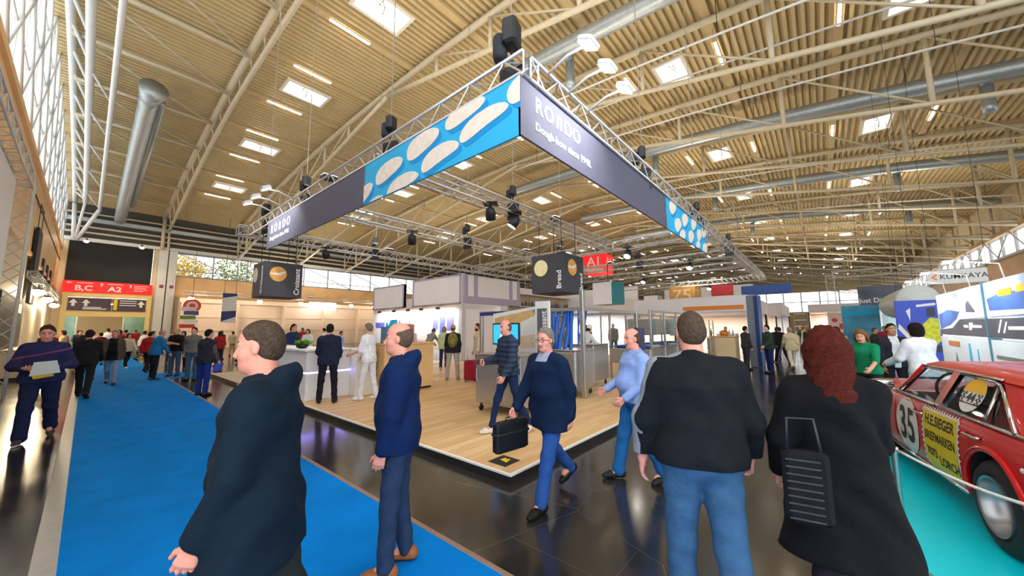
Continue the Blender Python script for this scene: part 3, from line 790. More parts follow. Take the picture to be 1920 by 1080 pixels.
o = MB(); o.prism([(.05, .3), (.37, .3), (.37, .38), (.05, .38)], .003, plane_M((0, -.001, 0), (1, 0, 0), (0, 0, 1))); o.prism([(.06, .06), (.36, .06), (.36, .2), (.06, .2)], .003, plane_M((0, -.001, 0), (1, 0, 0), (0, 0, 1)))
o.build('label_print', mat('pinkish label', rgb(196, 176, 176), .6, 0, .1, 20.), t)
t = thing('paper_bag', 'brown paper bag standing right of the blue display stand', 'bag', (5.62, 8.6, 1.34))
MB().rbox(0, .3, 0, .2, 0, .5, .02).build('bag_body', mat('brown kraft paper', rgb(172, 120, 92), .8, 0, .1, 5.), t)
MB().tube([(.08, .1, .49), (.1, .1, .58), (.2, .1, .58), (.22, .1, .49)], .008, 5).build('handle', OAK, t)
t = thing('fruit_bowl', 'small bowl with yellow green fruit on the oak counter edge', 'bowl', (4.95, 8.4, 1.34))
MB().lathe([(.03, 0), (.09, .04), (.1, .06), (.085, .05)], (0, 0, 0), 'z', 14).build('bowl', WHITE, t, True)
f = MB()
for k in range(5): f.ell((.04*math.cos(k*1.26), .04*math.sin(k*1.26), .07), (.03, .03, .03), 8, 6)
f.build('fruit', mat('lime skin', rgb(170, 180, 70), .5, 0, .1), t, True)
 
# ---------------------------------------------------------------- bakery machines on the platform
def caster(o, x, y, z=.1, r=.055):
    return MB().lathe([(r*.5, -.014), (r, -.012), (r, .012), (r*.5, .014)], (x, y, r), 'y', 14).box(x-.012, x+.012, y-.022, y-.016, r-.02, .15).box(x-.012, x+.012, y+.016, y+.022, r-.02, .15).box(x-.03, x+.03, y-.03, y+.03, .14, .16)
def inox_cabinet(label, x, y, w, d, h, doors=2, name='steel_cabinet'):
    t = thing(name, label, 'machine', (x, y, .1), 0, 'stainless steel machines on the platform')
    MB().rbox(0, w, 0, d, .16, h, .012).build('body', INOX, t)
    MB().rbox(-.015, w+.015, -.015, d+.015, h, h+.03, .008).build('top', INOX, t)
    for k in range(doors):
        a = d*k/doors+.02; b = d*(k+1)/doors-.02
        dr = MB().rbox(-.02, 0, a, b, .2, h-.04, .006).build('door', INOX, t)
        MB().tube([(-.02, b-.05, h*.55), (-.05, b-.05, h*.55), (-.05, b-.05, h*.75), (-.02, b-.05, h*.75)], .008, 6).build('handle', ALU, dr)
    for cx, cy in ((.08, .08), (w-.08, .08), (.08, d-.08), (w-.08, d-.08)):
        caster(None, cx, cy).build('caster', RUBBER, t)
    return t
t = inox_cabinet('stainless cabinet on casters behind the man in the quilted jacket', 5.1, 4.15, .85, 1.15, 1.08, 1)
# printed back panel, screen and pillar sign
t = thing('print_panel', 'printed display panel with a wooden slope behind the blue screen', 'display panel', (6.35, 4.5, .1))
R = plane_M((0, 1.5, 0), (0, -1, 0), (0, 0, 1))
MB().prism([(0, 0), (1.5, 0), (1.5, 2.1), (0, 1.95)], .05, R @ Matrix.Translation((0, 0, -.05))).build('board', WHITE, t)
o = MB(); o.prism([(.05, 1.85), (1.3, 2.03), (1.3, 1.9), (.05, 1.45)], .003, R); o.build('wood_print', mat('baked orange print', rgb(216, 178, 120), .7, 0, .15, 5.), t)
o = MB(); o.prism([(.05, 1.3), (1.4, 1.5), (1.4, 1.2), (.3, 1.1)], .003, R); o.build('crumb_print', mat('sand print', rgb(226, 206, 178), .7, 0, .15, 5.), t)
o = MB(); o.prism([(1.2, 2.0), (1.45, 2.04), (1.45, 1.96), (1.2, 1.94)], .005, R); o.build('blue_mark', BBLUE, t)
t = thing('monitor_screen', 'dark framed monitor with a blue picture on the stainless cabinet', 'monitor', (5.5, 4.5, 1.21))
R = plane_M((0, .72, 0), (0, -1, 0), (0, 0, 1))
MB().rbox(.0, .04, 0, .72, .16, .6, .008).build('bezel', BLACK, t)
o = MB(); o.prism([(.03, .19), (.69, .19), (.69, .57), (.03, .57)], .002, R); o.build('screen', glow('blue screen picture', (.02, .26, .72), .9), t)
o = MB(); o.prism(piece((.22, .3), (.5, .36), .07, .02), .002, R @ Matrix.Translation((0, 0, .003))); o.build('screen_picture', glow('white screen shape', (.8, .82, .9), .8), t)
MB().box(.0, .03, .3, .42, .02, .16).rbox(-.06, .12, .22, .5, 0, .02, .006).build('stand', BLACK, t)
t = thing('pillar_sign', 'narrow grey upright sign with vertical white lettering in a white frame', 'sign', (6.0, 4.15, .1))
MB().rbox(0, .04, -.03, .33, 0, 2.15, .006).build('frame', WHITE, t)
MB().box(-.012, 0, .03, .27, 1.0, 2.0).build('panel', mat('mid grey print', rgb(96, 96, 100), .7, 0, .04), t)
o = MB(); o.text('Croissant', .19, plane_M((-.013, .10, 1.28), (0, 0, 1), (0, 1, 0)), .002, .9, .003, 'LEFT'); o.build('lettering', WHITET, t)
t = thing('totem_sign', 'tall white totem with small black marks behind the red suitcase', 'sign', (9.3, 8.6, .1), -.6)
MB().rbox(-.02, .05, -.3, .3, 0, 2.35, .01).build('board', WHITE, t)
o = MB(); o.text('+ : /', .26, plane_M((-.022, .05, 1.7), (0, 0, 1), (0, 1, 0)), .002, 1, .004, 'LEFT'); o.build('marks', BLACK, t)
inox_cabinet('tall-topped stainless machine base under the wide blue belt', 7.35, 4.35, .9, 1.0, 1.06, 1)
inox_cabinet('dark-shaded stainless machine under the narrow blue belt', 9.0, 4.75, .9, .7, 1.12, 1)
# frame with blue dough belts
BELT = mat('bright blue belt', rgb(22, 98, 206), .45, 0, .12, 7.)
t = thing('belt_frame', 'stainless overhead frame of the dough line with a post beside the wide blue belt', 'frame', (0, 0, .1))
for x, y in ((7.55, 4.25), (7.55, 7.6), (10.8, 4.25), (10.8, 7.6)): MB().rbox(x-.05, x+.05, y-.05, y+.05, 0, 2.5 if (x, y) == (7.55, 4.25) else 2.1, .008).build('post', INOX, t)
for a, b in (((7.55, 4.25, 2.05), (10.8, 4.25, 2.05)), ((7.55, 7.6, 2.05), (10.8, 7.6, 2.05)), ((7.55, 4.25, 2.05), (7.55, 7.6, 2.05)), ((10.8, 4.25, 2.05), (10.8, 7.6, 2.05))):
    MB().bar(a, b, .08, .08).build('rail', INOX, t)
MB().bar((7.5, 5.2, 2.02), (7.5, 7.6, 2.02), .06, .1).build('rail', mat('dark blue rail', rgb(28, 56, 120), .4, 0, .1), t)
def belt(label, x, y0, y1, z0, z1, lean):
    t = thing('dough_belt', label, 'belt', (x, y0, 0), 0, 'blue dough belts hanging from the frame')
    n = 5; w = (y1-y0)/n
    for k in range(n):
        m = MB(); pa = []
        for j in range(13):
            q = j/12; pa.append((lean*q+.05*math.sin(q*3+k), w*k+.03*math.sin(q*4+k*2), z1+(z0-z1)*q))
        for (p, q) in zip(pa[:-1], pa[1:]):
            m.add([(p[0], p[1], p[2]), (p[0]-.02, p[1]+w*.5, p[2]), (p[0], p[1]+w*.96, p[2]), (q[0], q[1], q[2]), (q[0]-.02, q[1]+w*.5, q[2]), (q[0], q[1]+w*.96, q[2]),
                   (p[0]+.02, p[1]+w*.5, p[2]), (q[0]+.02, q[1]+w*.5, q[2])], [(0, 1, 4, 3), (1, 2, 5, 4), (2, 6, 7, 5), (6, 0, 3, 7)])
        m.build('belt_strip', BELT, t, True)
belt('wide bright blue belt of several strips draped over the machine base', 7.6, 4.5, 5.1, 1.19, 2.14, -.15)
belt('narrow blue belt hanging further right beside the steel post', 9.0, 4.9, 5.15, 1.2, 2.2, -.25)
# stainless line with glazed guards at the right of the platform
t = thing('bakery_line', 'long stainless bakery line with glazed guards and blue rollers', 'machine', (10.9, 3.7, .1))
MB().rbox(0, 5.2, .2, 1.5, .5, .95, .02).build('bed', INOX, t)
MB().rbox(0, 5.2, .15, .2, .12, .48, .01).build('lower_panel', mat('olive grey steel', rgb(150, 146, 130), .4, .5, .08, 4.), t)
for x in (.1, 1.4, 2.7, 4.0, 5.1):
    for y in (.2, 1.5): MB().rbox(x-.03, x+.03, y-.03, y+.03, 0, 2.15, .006).build('post', INOX, t)
for z in (1.0, 2.1):
    for y in (.2, 1.5): MB().bar((0.05, y, z), (5.15, y, z), .05, .05).build('rail', INOX, t)
for k in range(4):
    MB().box(.15+1.3*k, 1.35+1.3*k, .185, .2, 1.03, 2.07).build('guard_pane', glass_mat('guard glass', (.93, .96, .95), .10), t)
MB().rbox(1.0, 4.4, .5, 1.3, 1.35, 1.9, .03).build('head_unit', INOX, t)
MB().rbox(2.9, 3.6, .3, .5, 1.3, 1.75, .01).build('control_box', mat('light grey enamel', rgb(206, 208, 204), .4, 0, .03), t)
for k in range(6): MB().lathe([(.05, 0), (.05, 1.1)], (.4+.85*k, .3, 1.0), 'y', 10).build('roller', BELT if k % 2 == 0 else INOX, t, True)
MB().rbox(-.6, -.1, .3, .42, .95, 1.6, .02).build('dark_panel', mat('navy panel', rgb(40, 60, 110), .4, 0, .1), t)
t = thing('tray_rack', 'stainless tray rack right of the bakery line', 'rack', (17.2, 3.6, .1))
for x in (0, .7):
    for y in (0, .9): MB().rbox(x-.02, x+.02, y-.02, y+.02, .1, 1.9, .005).build('post', INOX, t)
for k in range(9): MB().box(0, .7, 0, .9, .2+.19*k, .215+.19*k).build('tray', INOX, t)
for x in (0, .7):
    for y in (0, .9): caster(None, x, y).build('caster', RUBBER, t)
# ================================================================= people: bodies and clothes as smooth-blended volumes
F32 = np.float32
class Field:
    def __init__(s, lo, hi, h):
        s.lo = np.array(lo, float); s.h = h
        s.n = np.maximum(4, np.ceil((np.array(hi, float)-s.lo)/h).astype(int)+1)
        s.ax = [(s.lo[i]+h*np.arange(s.n[i])).astype(F32) for i in range(3)]
        s.V = np.full(tuple(s.n), .5, F32)
    def _sl(s, lo, hi):
        a = np.floor((np.array(lo)-s.lo)/s.h).astype(int); b = np.ceil((np.array(hi)-s.lo)/s.h).astype(int)+1
        a = np.clip(a, 0, s.n); b = np.clip(b, 0, s.n)
        if (b <= a).any(): return None
        sl = tuple(slice(int(i), int(j)) for i, j in zip(a, b))
        return sl, s.ax[0][sl[0]][:, None, None], s.ax[1][sl[1]][None, :, None], s.ax[2][sl[2]][None, None, :]
    def _mix(s, sl, d, k, sub=False):
        v = s.V[sl]
        if sub: d, v2 = -d, v; hh = np.clip(.5-.5*(v2-d)/k, 0, 1); s.V[sl] = v2*(1-hh)+d*hh+k*hh*(1-hh); return
        hh = np.clip(.5+.5*(v-d)/k, 0, 1); s.V[sl] = v*(1-hh)+d*hh-k*hh*(1-hh)
    def cap(s, a, b, ra, rb, k=.02, ky=1., up=None, sub=False):
        """tapered capsule; ky widens it along local y (frame up = a->b, y = world-ish left given by up)"""
        a = np.array(a, float); b = np.array(b, float); R = max(ra, rb)*max(1, ky)+k+2*s.h
        q = s._sl(np.minimum(a, b)-R, np.maximum(a, b)+R)
        if q is None: return
        sl, X, Y, Z = q
        d = b-a; L2 = float(d @ d)+1e-9
        px, py, pz = X-F32(a[0]), Y-F32(a[1]), Z-F32(a[2])
        if ky != 1.:
            yv = np.array(up, float); t = px*F32(yv[0])+py*F32(yv[1])+pz*F32(yv[2]); f = F32(1/ky-1)
            px = px+t*f*F32(yv[0]); py = py+t*f*F32(yv[1]); pz = pz+t*f*F32(yv[2])
        t = np.clip((px*F32(d[0])+py*F32(d[1])+pz*F32(d[2]))/F32(L2), 0, 1)
        dd = np.sqrt((px-t*F32(d[0]))**2+(py-t*F32(d[1]))**2+(pz-t*F32(d[2]))**2)-(F32(ra)+t*F32(rb-ra))
        s._mix(sl, dd, k, sub)
    def ell(s, c, r, M=None, k=.02, sub=False):
        c = np.array(c, float); R = max(r)+k+2*s.h; q = s._sl(c-R, c+R)
        if q is None: return
        sl, X, Y, Z = q; p = (X-F32(c[0]), Y-F32(c[1]), Z-F32(c[2]))
        if M is not None: p = tuple(p[0]*F32(M[0][i])+p[1]*F32(M[1][i])+p[2]*F32(M[2][i]) for i in range(3))
        m = np.sqrt((p[0]/r[0])**2+(p[1]/r[1])**2+(p[2]/r[2])**2)
        s._mix(sl, ((m-1)*min(r)).astype(F32), k, sub)
    def cut(s, c, n):
        """keep the side the normal points away from"""
        c = np.array(c, float); n = np.array(n, float); n /= np.linalg.norm(n)
        d = (s.ax[0]-c[0])[:, None, None]*n[0]+(s.ax[1]-c[1])[None, :, None]*n[1]+(s.ax[2]-c[2])[None, None, :]*n[2]
        s.V = np.maximum(s.V, d.astype(F32))
    def wave(s, amp, kx, ky, kz, ph=0):
        s.V += (amp*np.sin(s.ax[0]*kx+ph)[:, None, None]*np.ones_like(s.V[:1])*1. if False else amp*np.sin((s.ax[0]*kx)[:, None, None]+(s.ax[1]*ky)[None, :, None]+(s.ax[2]*kz)[None, None, :]+ph)).astype(F32)
    def mesh(s):
        V = s.V.copy()
        for i in range(3):
            ix = [slice(None)]*3; ix[i] = 0; V[tuple(ix)] = np.maximum(V[tuple(ix)], .01); ix[i] = -1; V[tuple(ix)] = np.maximum(V[tuple(ix)], .01)
        I = V < 0; nx, ny, nz = V.shape
        c = np.zeros((nx-1, ny-1, nz-1), np.int8)
        for i in (0, 1):
            for j in (0, 1):
                for k in (0, 1): c += I[i:nx-1+i, j:ny-1+j, k:nz-1+k]
        act = np.argwhere((c > 0) & (c < 8))
        if len(act) == 0: return np.zeros((0, 3)), np.zeros((0, 4), int)
        idx = np.full(c.shape, -1, np.int32); idx[tuple(act.T)] = np.arange(len(act))
        P = np.zeros((len(act), 3)); W = np.zeros(len(act))
        for ax in range(3):
            o = [0, 0, 0]; o[ax] = 1; o1, o2 = [q for q in range(3) if q != ax]
            for u in (0, 1):
                for w in (0, 1):
                    b = act.copy(); b[:, o1] += u; b[:, o2] += w; e = b+np.array(o)
                    v0 = V[tuple(b.T)]; v1 = V[tuple(e.T)]; m = (v0 < 0) != (v1 < 0)
                    t = v0[m]/(v0[m]-v1[m]); q = b[m].astype(float); q[:, ax] += t
                    P[m] += q; W[m] += 1
        P = P/W[:, None]*s.h+s.lo
        Fs = []
        for ax in range(3):
            o1, o2 = [(1, 2), (2, 0), (0, 1)][ax]
            sl0 = [slice(None)]*3; sl1 = [slice(None)]*3; sl0[ax] = slice(0, -1); sl1[ax] = slice(1, None)
            A, B = I[tuple(sl0)], I[tuple(sl1)]
            e = np.argwhere(A != B); ok = (e[:, o1] > 0) & (e[:, o2] > 0) & (e[:, o1] < V.shape[o1]-1) & (e[:, o2] < V.shape[o2]-1); e = e[ok]
            def g(d1, d2):
                q = e.copy(); q[:, o1] -= d1; q[:, o2] -= d2; return idx[tuple(q.T)]
            Q = np.stack([g(1, 1), g(0, 1), g(0, 0), g(1, 0)], 1); fl = ~A[tuple(e.T)]
            Q[fl] = Q[fl][:, ::-1]; Fs.append(Q)
        return P, np.concatenate(Fs)
def np_mesh(name, parts, mats, parent, paint=None):
    """parts: list of (verts, quads); paint: function(face centres)->material index"""
    vs, fs, o = [], [], 0
    for P, Q in parts:
        if len(P) == 0: continue
        vs.append(P); fs.append(Q+o); o += len(P)
    P = np.concatenate(vs); Q = np.concatenate(fs)
    me = bpy.data.meshes.new(name); me.vertices.add(len(P)); me.vertices.foreach_set('co', P.astype(F32).ravel())
    me.loops.add(len(Q)*4); me.loops.foreach_set('vertex_index', Q.astype(np.int32).ravel())
    me.polygons.add(len(Q)); me.polygons.foreach_set('loop_start', np.arange(0, len(Q)*4, 4, dtype=np.int32))
    me.polygons.foreach_set('use_smooth', np.ones(len(Q), bool))
    for m in mats: me.materials.append(m)
    if paint is not None: me.polygons.foreach_set('material_index', paint(P[Q].mean(1)).astype(np.int32))
    me.update(calc_edges=True); me.validate()
    o = bpy.data.objects.new(name, me); COL.objects.link(o); o.parent = parent
    return o
def nrm(v): v = np.array(v, float); return v/np.linalg.norm(v)

SKINS = {'a': mat('fair skin', rgb(214, 160, 134), .55, 0, .08, 30.), 'b': mat('tan skin', rgb(190, 134, 104), .55, 0, .08, 30.), 'p': mat('rosy skin', rgb(220, 150, 130), .55, 0, .08, 30.)}
LIP = mat('lip skin', rgb(176, 104, 92), .5, 0, .05); EYEW = mat('eye white', rgb(196, 186, 178), .3, 0, 0); PUP = mat('pupil', rgb(38, 30, 26), .2, 0, 0)
def hairm(c): return mat('hair %d %d %d' % c, tuple(v*.62 for v in rgb(*c)), .8, 0, .3, 60., .5, 120, spec=.15)
def cloth(c, kind='cloth'): return fabric('%s %d %d %d' % ((kind,)+c), rgb(*c), .9 if kind != 'leather' else .4)

def skeleton(H, pose):
    g = pose.get; s = H/1.75; J = {'s': s}
    lean = g('lean', .03); side = g('side', 0.)
    u = nrm([math.sin(lean)*math.cos(side), math.sin(side), math.cos(lean)*math.cos(side)]); f = nrm([math.cos(lean), 0, -math.sin(lean)]); l = np.cross(u, f); tw = g('twist', 0.)
    pel = np.array([0., 0., 0.])
    for S, sg in (('L', 1), ('R', -1)):
        a, b, ab = g('hip'+S, .02), g('knee'+S, .05), g('abd'+S, .04)
        hip = pel+np.array([0, sg*.092*s, -.03*s]); td = nrm([math.sin(a), sg*math.sin(ab), -math.cos(a)]); kn = hip+td*.43*s
        sd = nrm([math.sin(a-b), sg*math.sin(ab)*.6, -math.cos(a-b)]); an = kn+sd*.41*s
        J['hip'+S], J['knee'+S], J['ank'+S] = hip, kn, an; J['toe'+S] = g('toe'+S, 0.)
    mz = min(J['ankL'][2]-.11*s*math.sin(max(0, J['toeL'])), J['ankR'][2]-.11*s*math.sin(max(0, J['toeR'])))
    dz = .085*s-mz
    for k in list(J):
        if isinstance(J[k], np.ndarray): J[k] = J[k]+np.array([0, 0, dz])
    pel = pel+np.array([0, 0, dz]); J['pel'] = pel; J['u'], J['f'], J['l'] = u, f, l
    J['waist'] = pel+u*.14*s; J['chest'] = pel+u*.36*s; J['neck'] = pel+u*.535*s-f*.01*s
    lt = l*math.cos(tw)+f*math.sin(tw)*-1
    for S, sg in (('L', 1), ('R', -1)):
        p, q, e, w = g('arm'+S, .05), g('out'+S, .14), g('elb'+S, .25), g('in'+S, .05)
        sh = pel+u*.452*s+lt*sg*.168*s*g('sw', 1.)-f*.005
        ud = nrm([math.sin(p)*math.cos(q), sg*math.sin(q), -math.cos(p)*math.cos(q)]); el = sh+ud*.285*s
        fd = nrm([math.sin(p+e)*math.cos(w), -sg*math.sin(w)+sg*math.sin(q)*.4, -math.cos(p+e)*math.cos(w)]); wr = el+fd*.25*s
        J['sh'+S], J['elb'+S], J['wri'+S], J['fd'+S] = sh, el, wr, fd
        n0 = np.array(g('palm'+S, [0, -sg*1., 0]), float); n0 = n0-fd*(n0 @ fd); J['pn'+S] = nrm(n0); J['curl'+S] = g('curl'+S, .42)
    yaw, pit = g('yaw', 0.), g('pitch', 0.)
    hf = nrm([math.cos(yaw)*math.cos(pit), math.sin(yaw)*math.cos(pit), -math.sin(pit)]); hl = nrm(np.cross([0, 0, 1], hf)); hu = np.cross(hf, hl)
    J['hf'], J['hl'], J['hu'] = hf, hl, hu; J['head'] = J['neck']+u*.03*s+hu*.105*s+hf*.028*s
    J['HM'] = np.stack([hf, hl, hu], 1)         # columns
    return J
def hp(J, x, y, z): return J['head']+J['HM'] @ np.array([x, y, z])*.93*J['s']
def add_head(F, J, k=1., beard=0):
    s = J['s']*.93; M = J['HM']; e = lambda c, r, kk=.02, sub=False, R=None: F.ell(hp(J, *c), [q*s for q in r], M if R is None else R, kk*s, sub)
    e((-.008, 0, .045), (.098, .077, .098)); e((.03, 0, -.03), (.062, .060, .088), .03)
    e((.045, 0, -.075), (.040, .042, .036), .03)
    F.cap(hp(J, .07, 0, -.092), hp(J, .066, 0, -.088), .017*s, .02*s, .02*s)
    for q in (1, -1):
        e((.05, q*.036, -.022), (.032, .026, .028), .02)
        F.cap(hp(J, .080, q*.012, .034), hp(J, .070, q*.046, .030), .010*s, .009*s, .012*s)
        e((.095, q*.030, .012), (.018, .017, .013), .012, True)
        e((-.005, q*.079, .004), (.018, .009, .030), .008); e((.004, q*.088, .006), (.008, .005, .016), .006, True)
        e((.094, q*.0125, -.032), (.011, .009, .008), .008)
    F.cap(hp(J, .086, 0, .022), hp(J, .106, 0, -.024), .0075*s, .0125*s, .012*s)
    F.cap(hp(J, .083, -.017, -.055), hp(J, .083, .017, -.055), .0075*s, .0075*s, .006*s); F.cap(hp(J, .081, -.014, -.066), hp(J, .081, .014, -.066), .0075*s, .0075*s, .006*s)
    F.cap(J['neck']-J['u']*.05*J['s'], hp(J, -.018, 0, -.07), .062*J['s'], .054*J['s'], .03*s)
def add_hand(F, J, S):
    s = J['s']; w = J['wri'+S]; d = J['fd'+S]; n = J['pn'+S]; sg = 1 if S == 'L' else -1
    t = np.cross(d, n)*sg; t = nrm(t); c = J['curl'+S]        # thumb side
    if t[0] < -.2 and J.get('flip', True) and abs(n[1]) > .5: t = -t
    F.cap(w-d*.07*s, w+d*.01*s, .030*s, .026*s, .015*s)
    for i, (o, ln) in enumerate(((.030, .070), (.010, .079), (-.010, .073), (-.029, .057))):
        kb = w+d*(.088-.004*abs(i-1))*s+t*o*s
        F.cap(w+d*.015*s+t*o*.6*s, kb, .0145*s, .0115*s, .016*s)
        p = kb; a = 0.
        for j, fr in enumerate((.45, .31, .24)):
            a += c*(.75, 1.1, .8)[j]*(1+.12*i); q = p+(d*math.cos(a)+n*math.sin(a)+t*o*1.2)*ln*fr*s
            F.cap(p, q, (.0098-.001*j)*s, (.0088-.001*j)*s, .004*s); p = q
    b = w+d*.028*s+t*.024*s; m = b+nrm(d*.72+t*.62+n*.35)*.045*s; e = m+nrm(d*.9+t*.22+n*.38)*.034*s
    F.cap(w+d*.02*s+t*.012*s, b, .016*s, .015*s, .012*s); F.cap(b, m, .0135*s, .0115*s, .01*s); F.cap(m, e, .0108*s, .009*s, .004*s)
def add_torso(F, J, t=0., w=1., belly=0., k=.05, low=True):
    s = J['s']; u, f, l = J['u'], J['f'], J['l']; ky = 1.42
    F.cap(J['pel']+u*.02*s, J['waist'], (.108*w+t*.9)*s, (.098*w+t)*s, k, 1.45, l)
    F.cap(J['waist'], J['chest']+u*.02*s, (.098*w+t)*s, (.112*w+t)*s, k, 1.45, l)
    F.cap(J['chest']+u*.03*s-f*.005, J['neck']-u*.055*s, (.108*w+t*.9)*s, (.062+t*.5)*s, k, 1.5, l)
    for S in 'LR': F.cap(J['neck']-u*.02*s, J['sh'+S], (.044+t*.5)*s, (.05*math.sqrt(w)+t*.8)*s, k)
    if belly: F.ell(J['waist']+f*(.05+.05*belly)*s+u*.02*s, [(.09+.03*belly+t)*s, (.135+.02*belly+t)*s, (.14+t)*s], np.stack([f, l, u], 1), .06)
def add_arms(F, J, t=0., w=1., upto=1., k=.03, sides='LR'):
    s = J['s']; w = math.sqrt(w)
    for S in sides:
        a, b, c = J['sh'+S], J['elb'+S], J['wri'+S]
        F.cap(a, b, (.052*w+t)*s, (.042*w+t)*s, k)
        if upto > .5: F.cap(b, b+(c-b)*(upto-.5)*2, (.041*w+t)*s, (.028*w+t*.9)*s, k)
def add_legs(F, J, t=0., w=1., k=.03, ank=.043, upto=1.):
    s = J['s']; w = math.sqrt(w)
    for S in 'LR':
        a, b, c = J['hip'+S], J['knee'+S], J['ank'+S]
        F.cap(a+np.array([0, 0, .02]), b, (.086*w+t)*s, (.056*w+t)*s, k)
        F.cap(b, b+(c-b)*upto, (.054*w+t)*s, (ank+t)*s, k)
def bounds(J, pad=.16):
    P = np.array([v for k, v in J.items() if isinstance(v, np.ndarray) and v.shape == (3,) and k not in ('u', 'f', 'l', 'hf', 'hl', 'hu') and not k.startswith(('fd', 'pn'))])
    return P.min(0)-pad, P.max(0)+pad
def pair_h(q):
    return {0: (.013, .0055, .0045, .011, .008), 1: (.018, .009, .008, .014, .011), 2: (.026, .015, .013, .022, .018)}[q]

def person(label, at, face, H=1.75, q=2, w=1., belly=0., skin='a', pose=None, top=None, legs=None, shoes=(30, 28, 26), hair=('short', (70, 55, 42)), extra=(), group=None, z=0., sole=None, glasses=False, wrap=None, bottom=None):
    """at: x,y of the spot between the feet; face: heading in degrees; top: dict(c, t, hem, sleeve, ...); extra: more garment dicts"""
    J = skeleton(H, pose or {}); s = J['s']; hb, hh, hm, hc, hs = pair_h(q)
    if q == 0 or q == 1 or q == 2: pass
    t_ = thing('person', label, 'person', (at[0], at[1], z), math.radians(face), group)
    lo, hi = bounds(J); SK = SKINS[skin]
    # body: head, hands and the rest of the figure, one mesh
    B = Field(lo, hi, hb); add_torso(B, J, -.004, w, belly); add_legs(B, J, -.004, w, .03, .036)
    bare = (top or {}).get('sleeve', 'long') == 'short'
    add_arms(B, J, -.003, w, 1. if (bare or q == 2) else .8)
    parts = []
    for S in 'LR':
        a = J['ank'+S]; B.cap(a, a+np.array([.1, 0, -.05])*s, .035*s, .03*s, .02)
    if q == 2:
        add_head(B, J)
        for S in 'LR': add_hand(B, J, S)
        parts.append(B.mesh())
    else:
        B.cap(J['neck']-J['u']*.04*s, J['neck']+J['u']*.01*s, .058*s, .056*s, .03); parts.append(B.mesh())
        c = J['head']; Hd = Field(c-np.array([.17, .17, .24])*s, c+np.array([.17, .17, .19])*s, hh); add_head(Hd, J); parts.append(Hd.mesh())
        for S in 'LR':
            c = J['wri'+S]+J['fd'+S]*.06*s; G = Field(c-.15*s, c+.15*s, hm); add_hand(G, J, S)
            e = J['elb'+S]; G.cap(e+(J['wri'+S]-e)*.55, J['wri'+S], .034*s, .028*s, .01); parts.append(G.mesh())
    hd, HMt = J['head'], J['HM']
    def paint(c):
        p = (c-hd) @ HMt/(.93*s); m = np.zeros(len(c), int)
        m[(np.abs(p[:, 1]) < .026) & (p[:, 0] > .068) & (p[:, 2] < -.048) & (p[:, 2] > -.073)] = 1
        br = (np.abs(p[:, 2]-.043+.12*np.abs(np.abs(p[:, 1])-.03)) < .0055) & (np.abs(p[:, 1]) > .012) & (np.abs(p[:, 1]) < .048) & (p[:, 0] > .05); m[br] = 2
        if hair[0] in ('beard',) or (len(hair) > 2 and hair[2] == 'beard'):
            m[(p[:, 2] < -.035) & (p[:, 2] > -.125) & (p[:, 0] > -.0) & ~((np.abs(p[:, 1]) < .022) & (p[:, 2] > -.07) & (p[:, 0] > .05))] = 2
        return m
    hmat = hairm(hair[1])
    np_mesh('body', parts, [SK, LIP, hmat], t_, paint)
    if q < 2:
        for sg in (1, -1):
            e = MB(); c = hp(J, .0735, sg*.0305, .0115); e.m(0).ell(c, (.0118*s,)*3, 10, 8); d = J['hf']
            e.m(1).ell(np.array(c)+d*.0066*s, (.0066*s,)*3, 8, 6); e.build('eye', [EYEW, PUP], t_, True)
    # garments
    def garment(gd, nm):
        c = gd['c']; th = gd.get('t', .018); hem = gd.get('hem', -.06); G = Field(lo-.05, hi+.05, gd.get('h', hc))
        sl = gd.get('sleeve', 'long'); add_torso(G, J, th, w, belly)
        if sl == 'long': add_arms(G, J, th*.95, w, gd.get('upto', .98))
        elif sl == 'short': add_arms(G, J, th*1.2, w, .42)
        hz = J['pel']+np.array([0, 0, hem*s])
        if hem < -.02:
            mid = (J['kneeL']+J['kneeR'])/2; hp0 = (J['hipL']+J['hipR'])/2; fr = min(1.3, (hp0[2]-hz[2])/max(.1, hp0[2]-mid[2])); en = hp0+(mid-hp0)*fr
            fl = gd.get('flare', .0); G.cap(J['pel'], en, (.118*w+th)*s, (.112*w+th+fl)*s, .05, 1.42, [0, 1, 0])
            if hem < -.15:
                for S in 'LR':
                    a, b = J['hip'+S], J['knee'+S]; G.cap(a, a+(b-a)*min(1.25, fr), (.09*w+th)*s, (.075*w+th+fl*.4)*s, .07)
            else:
                for S in 'LR': G.cap(J['hip'+S], J['hip'+S]+(J['knee'+S]-J['hip'+S])*.3, (.088*w+th)*s, (.08*w+th)*s, .04)
        if gd.get('collar'):
            cl = gd['collar']; G.cap(J['neck']-J['u']*.03*s, J['neck']+J['u']*cl*s+J['f']*.012, (.068+th*.5)*s, (.064+th*.3)*s, .02)
            G.cap(J['neck']-J['u']*.0*s, J['neck']+J['u']*(cl+.1)*s+J['f']*.02, .056*s, .058*s, .012, sub=True)
        if gd.get('hood'):
            G.ell(J['neck']-J['f']*.085*s+J['u']*.0, [.055*s, .12*s, .075*s], np.stack([J['f'], J['l'], J['u']], 1), .04)
        if gd.get('puff'): G.wave(.0075, 0, 0, 2*PI/(.075*s)); 
        am = gd.get('fold', .0045)*.7; G.wave(am, 21, 9, 17, 1.); G.wave(am*.7, -13, 31, -23, 2.); G.wave(am*.5, 40, -27, 36, .5)
        G.cut(hz, [0, 0, -1]); G.cut(J['neck']+J['u']*gd.get('neck', .02)*s+J['f']*.05*s, J['u']*.9+J['f']*.25)
        ms = [cloth(c, gd.get('kind', 'cloth'))]; pf = None
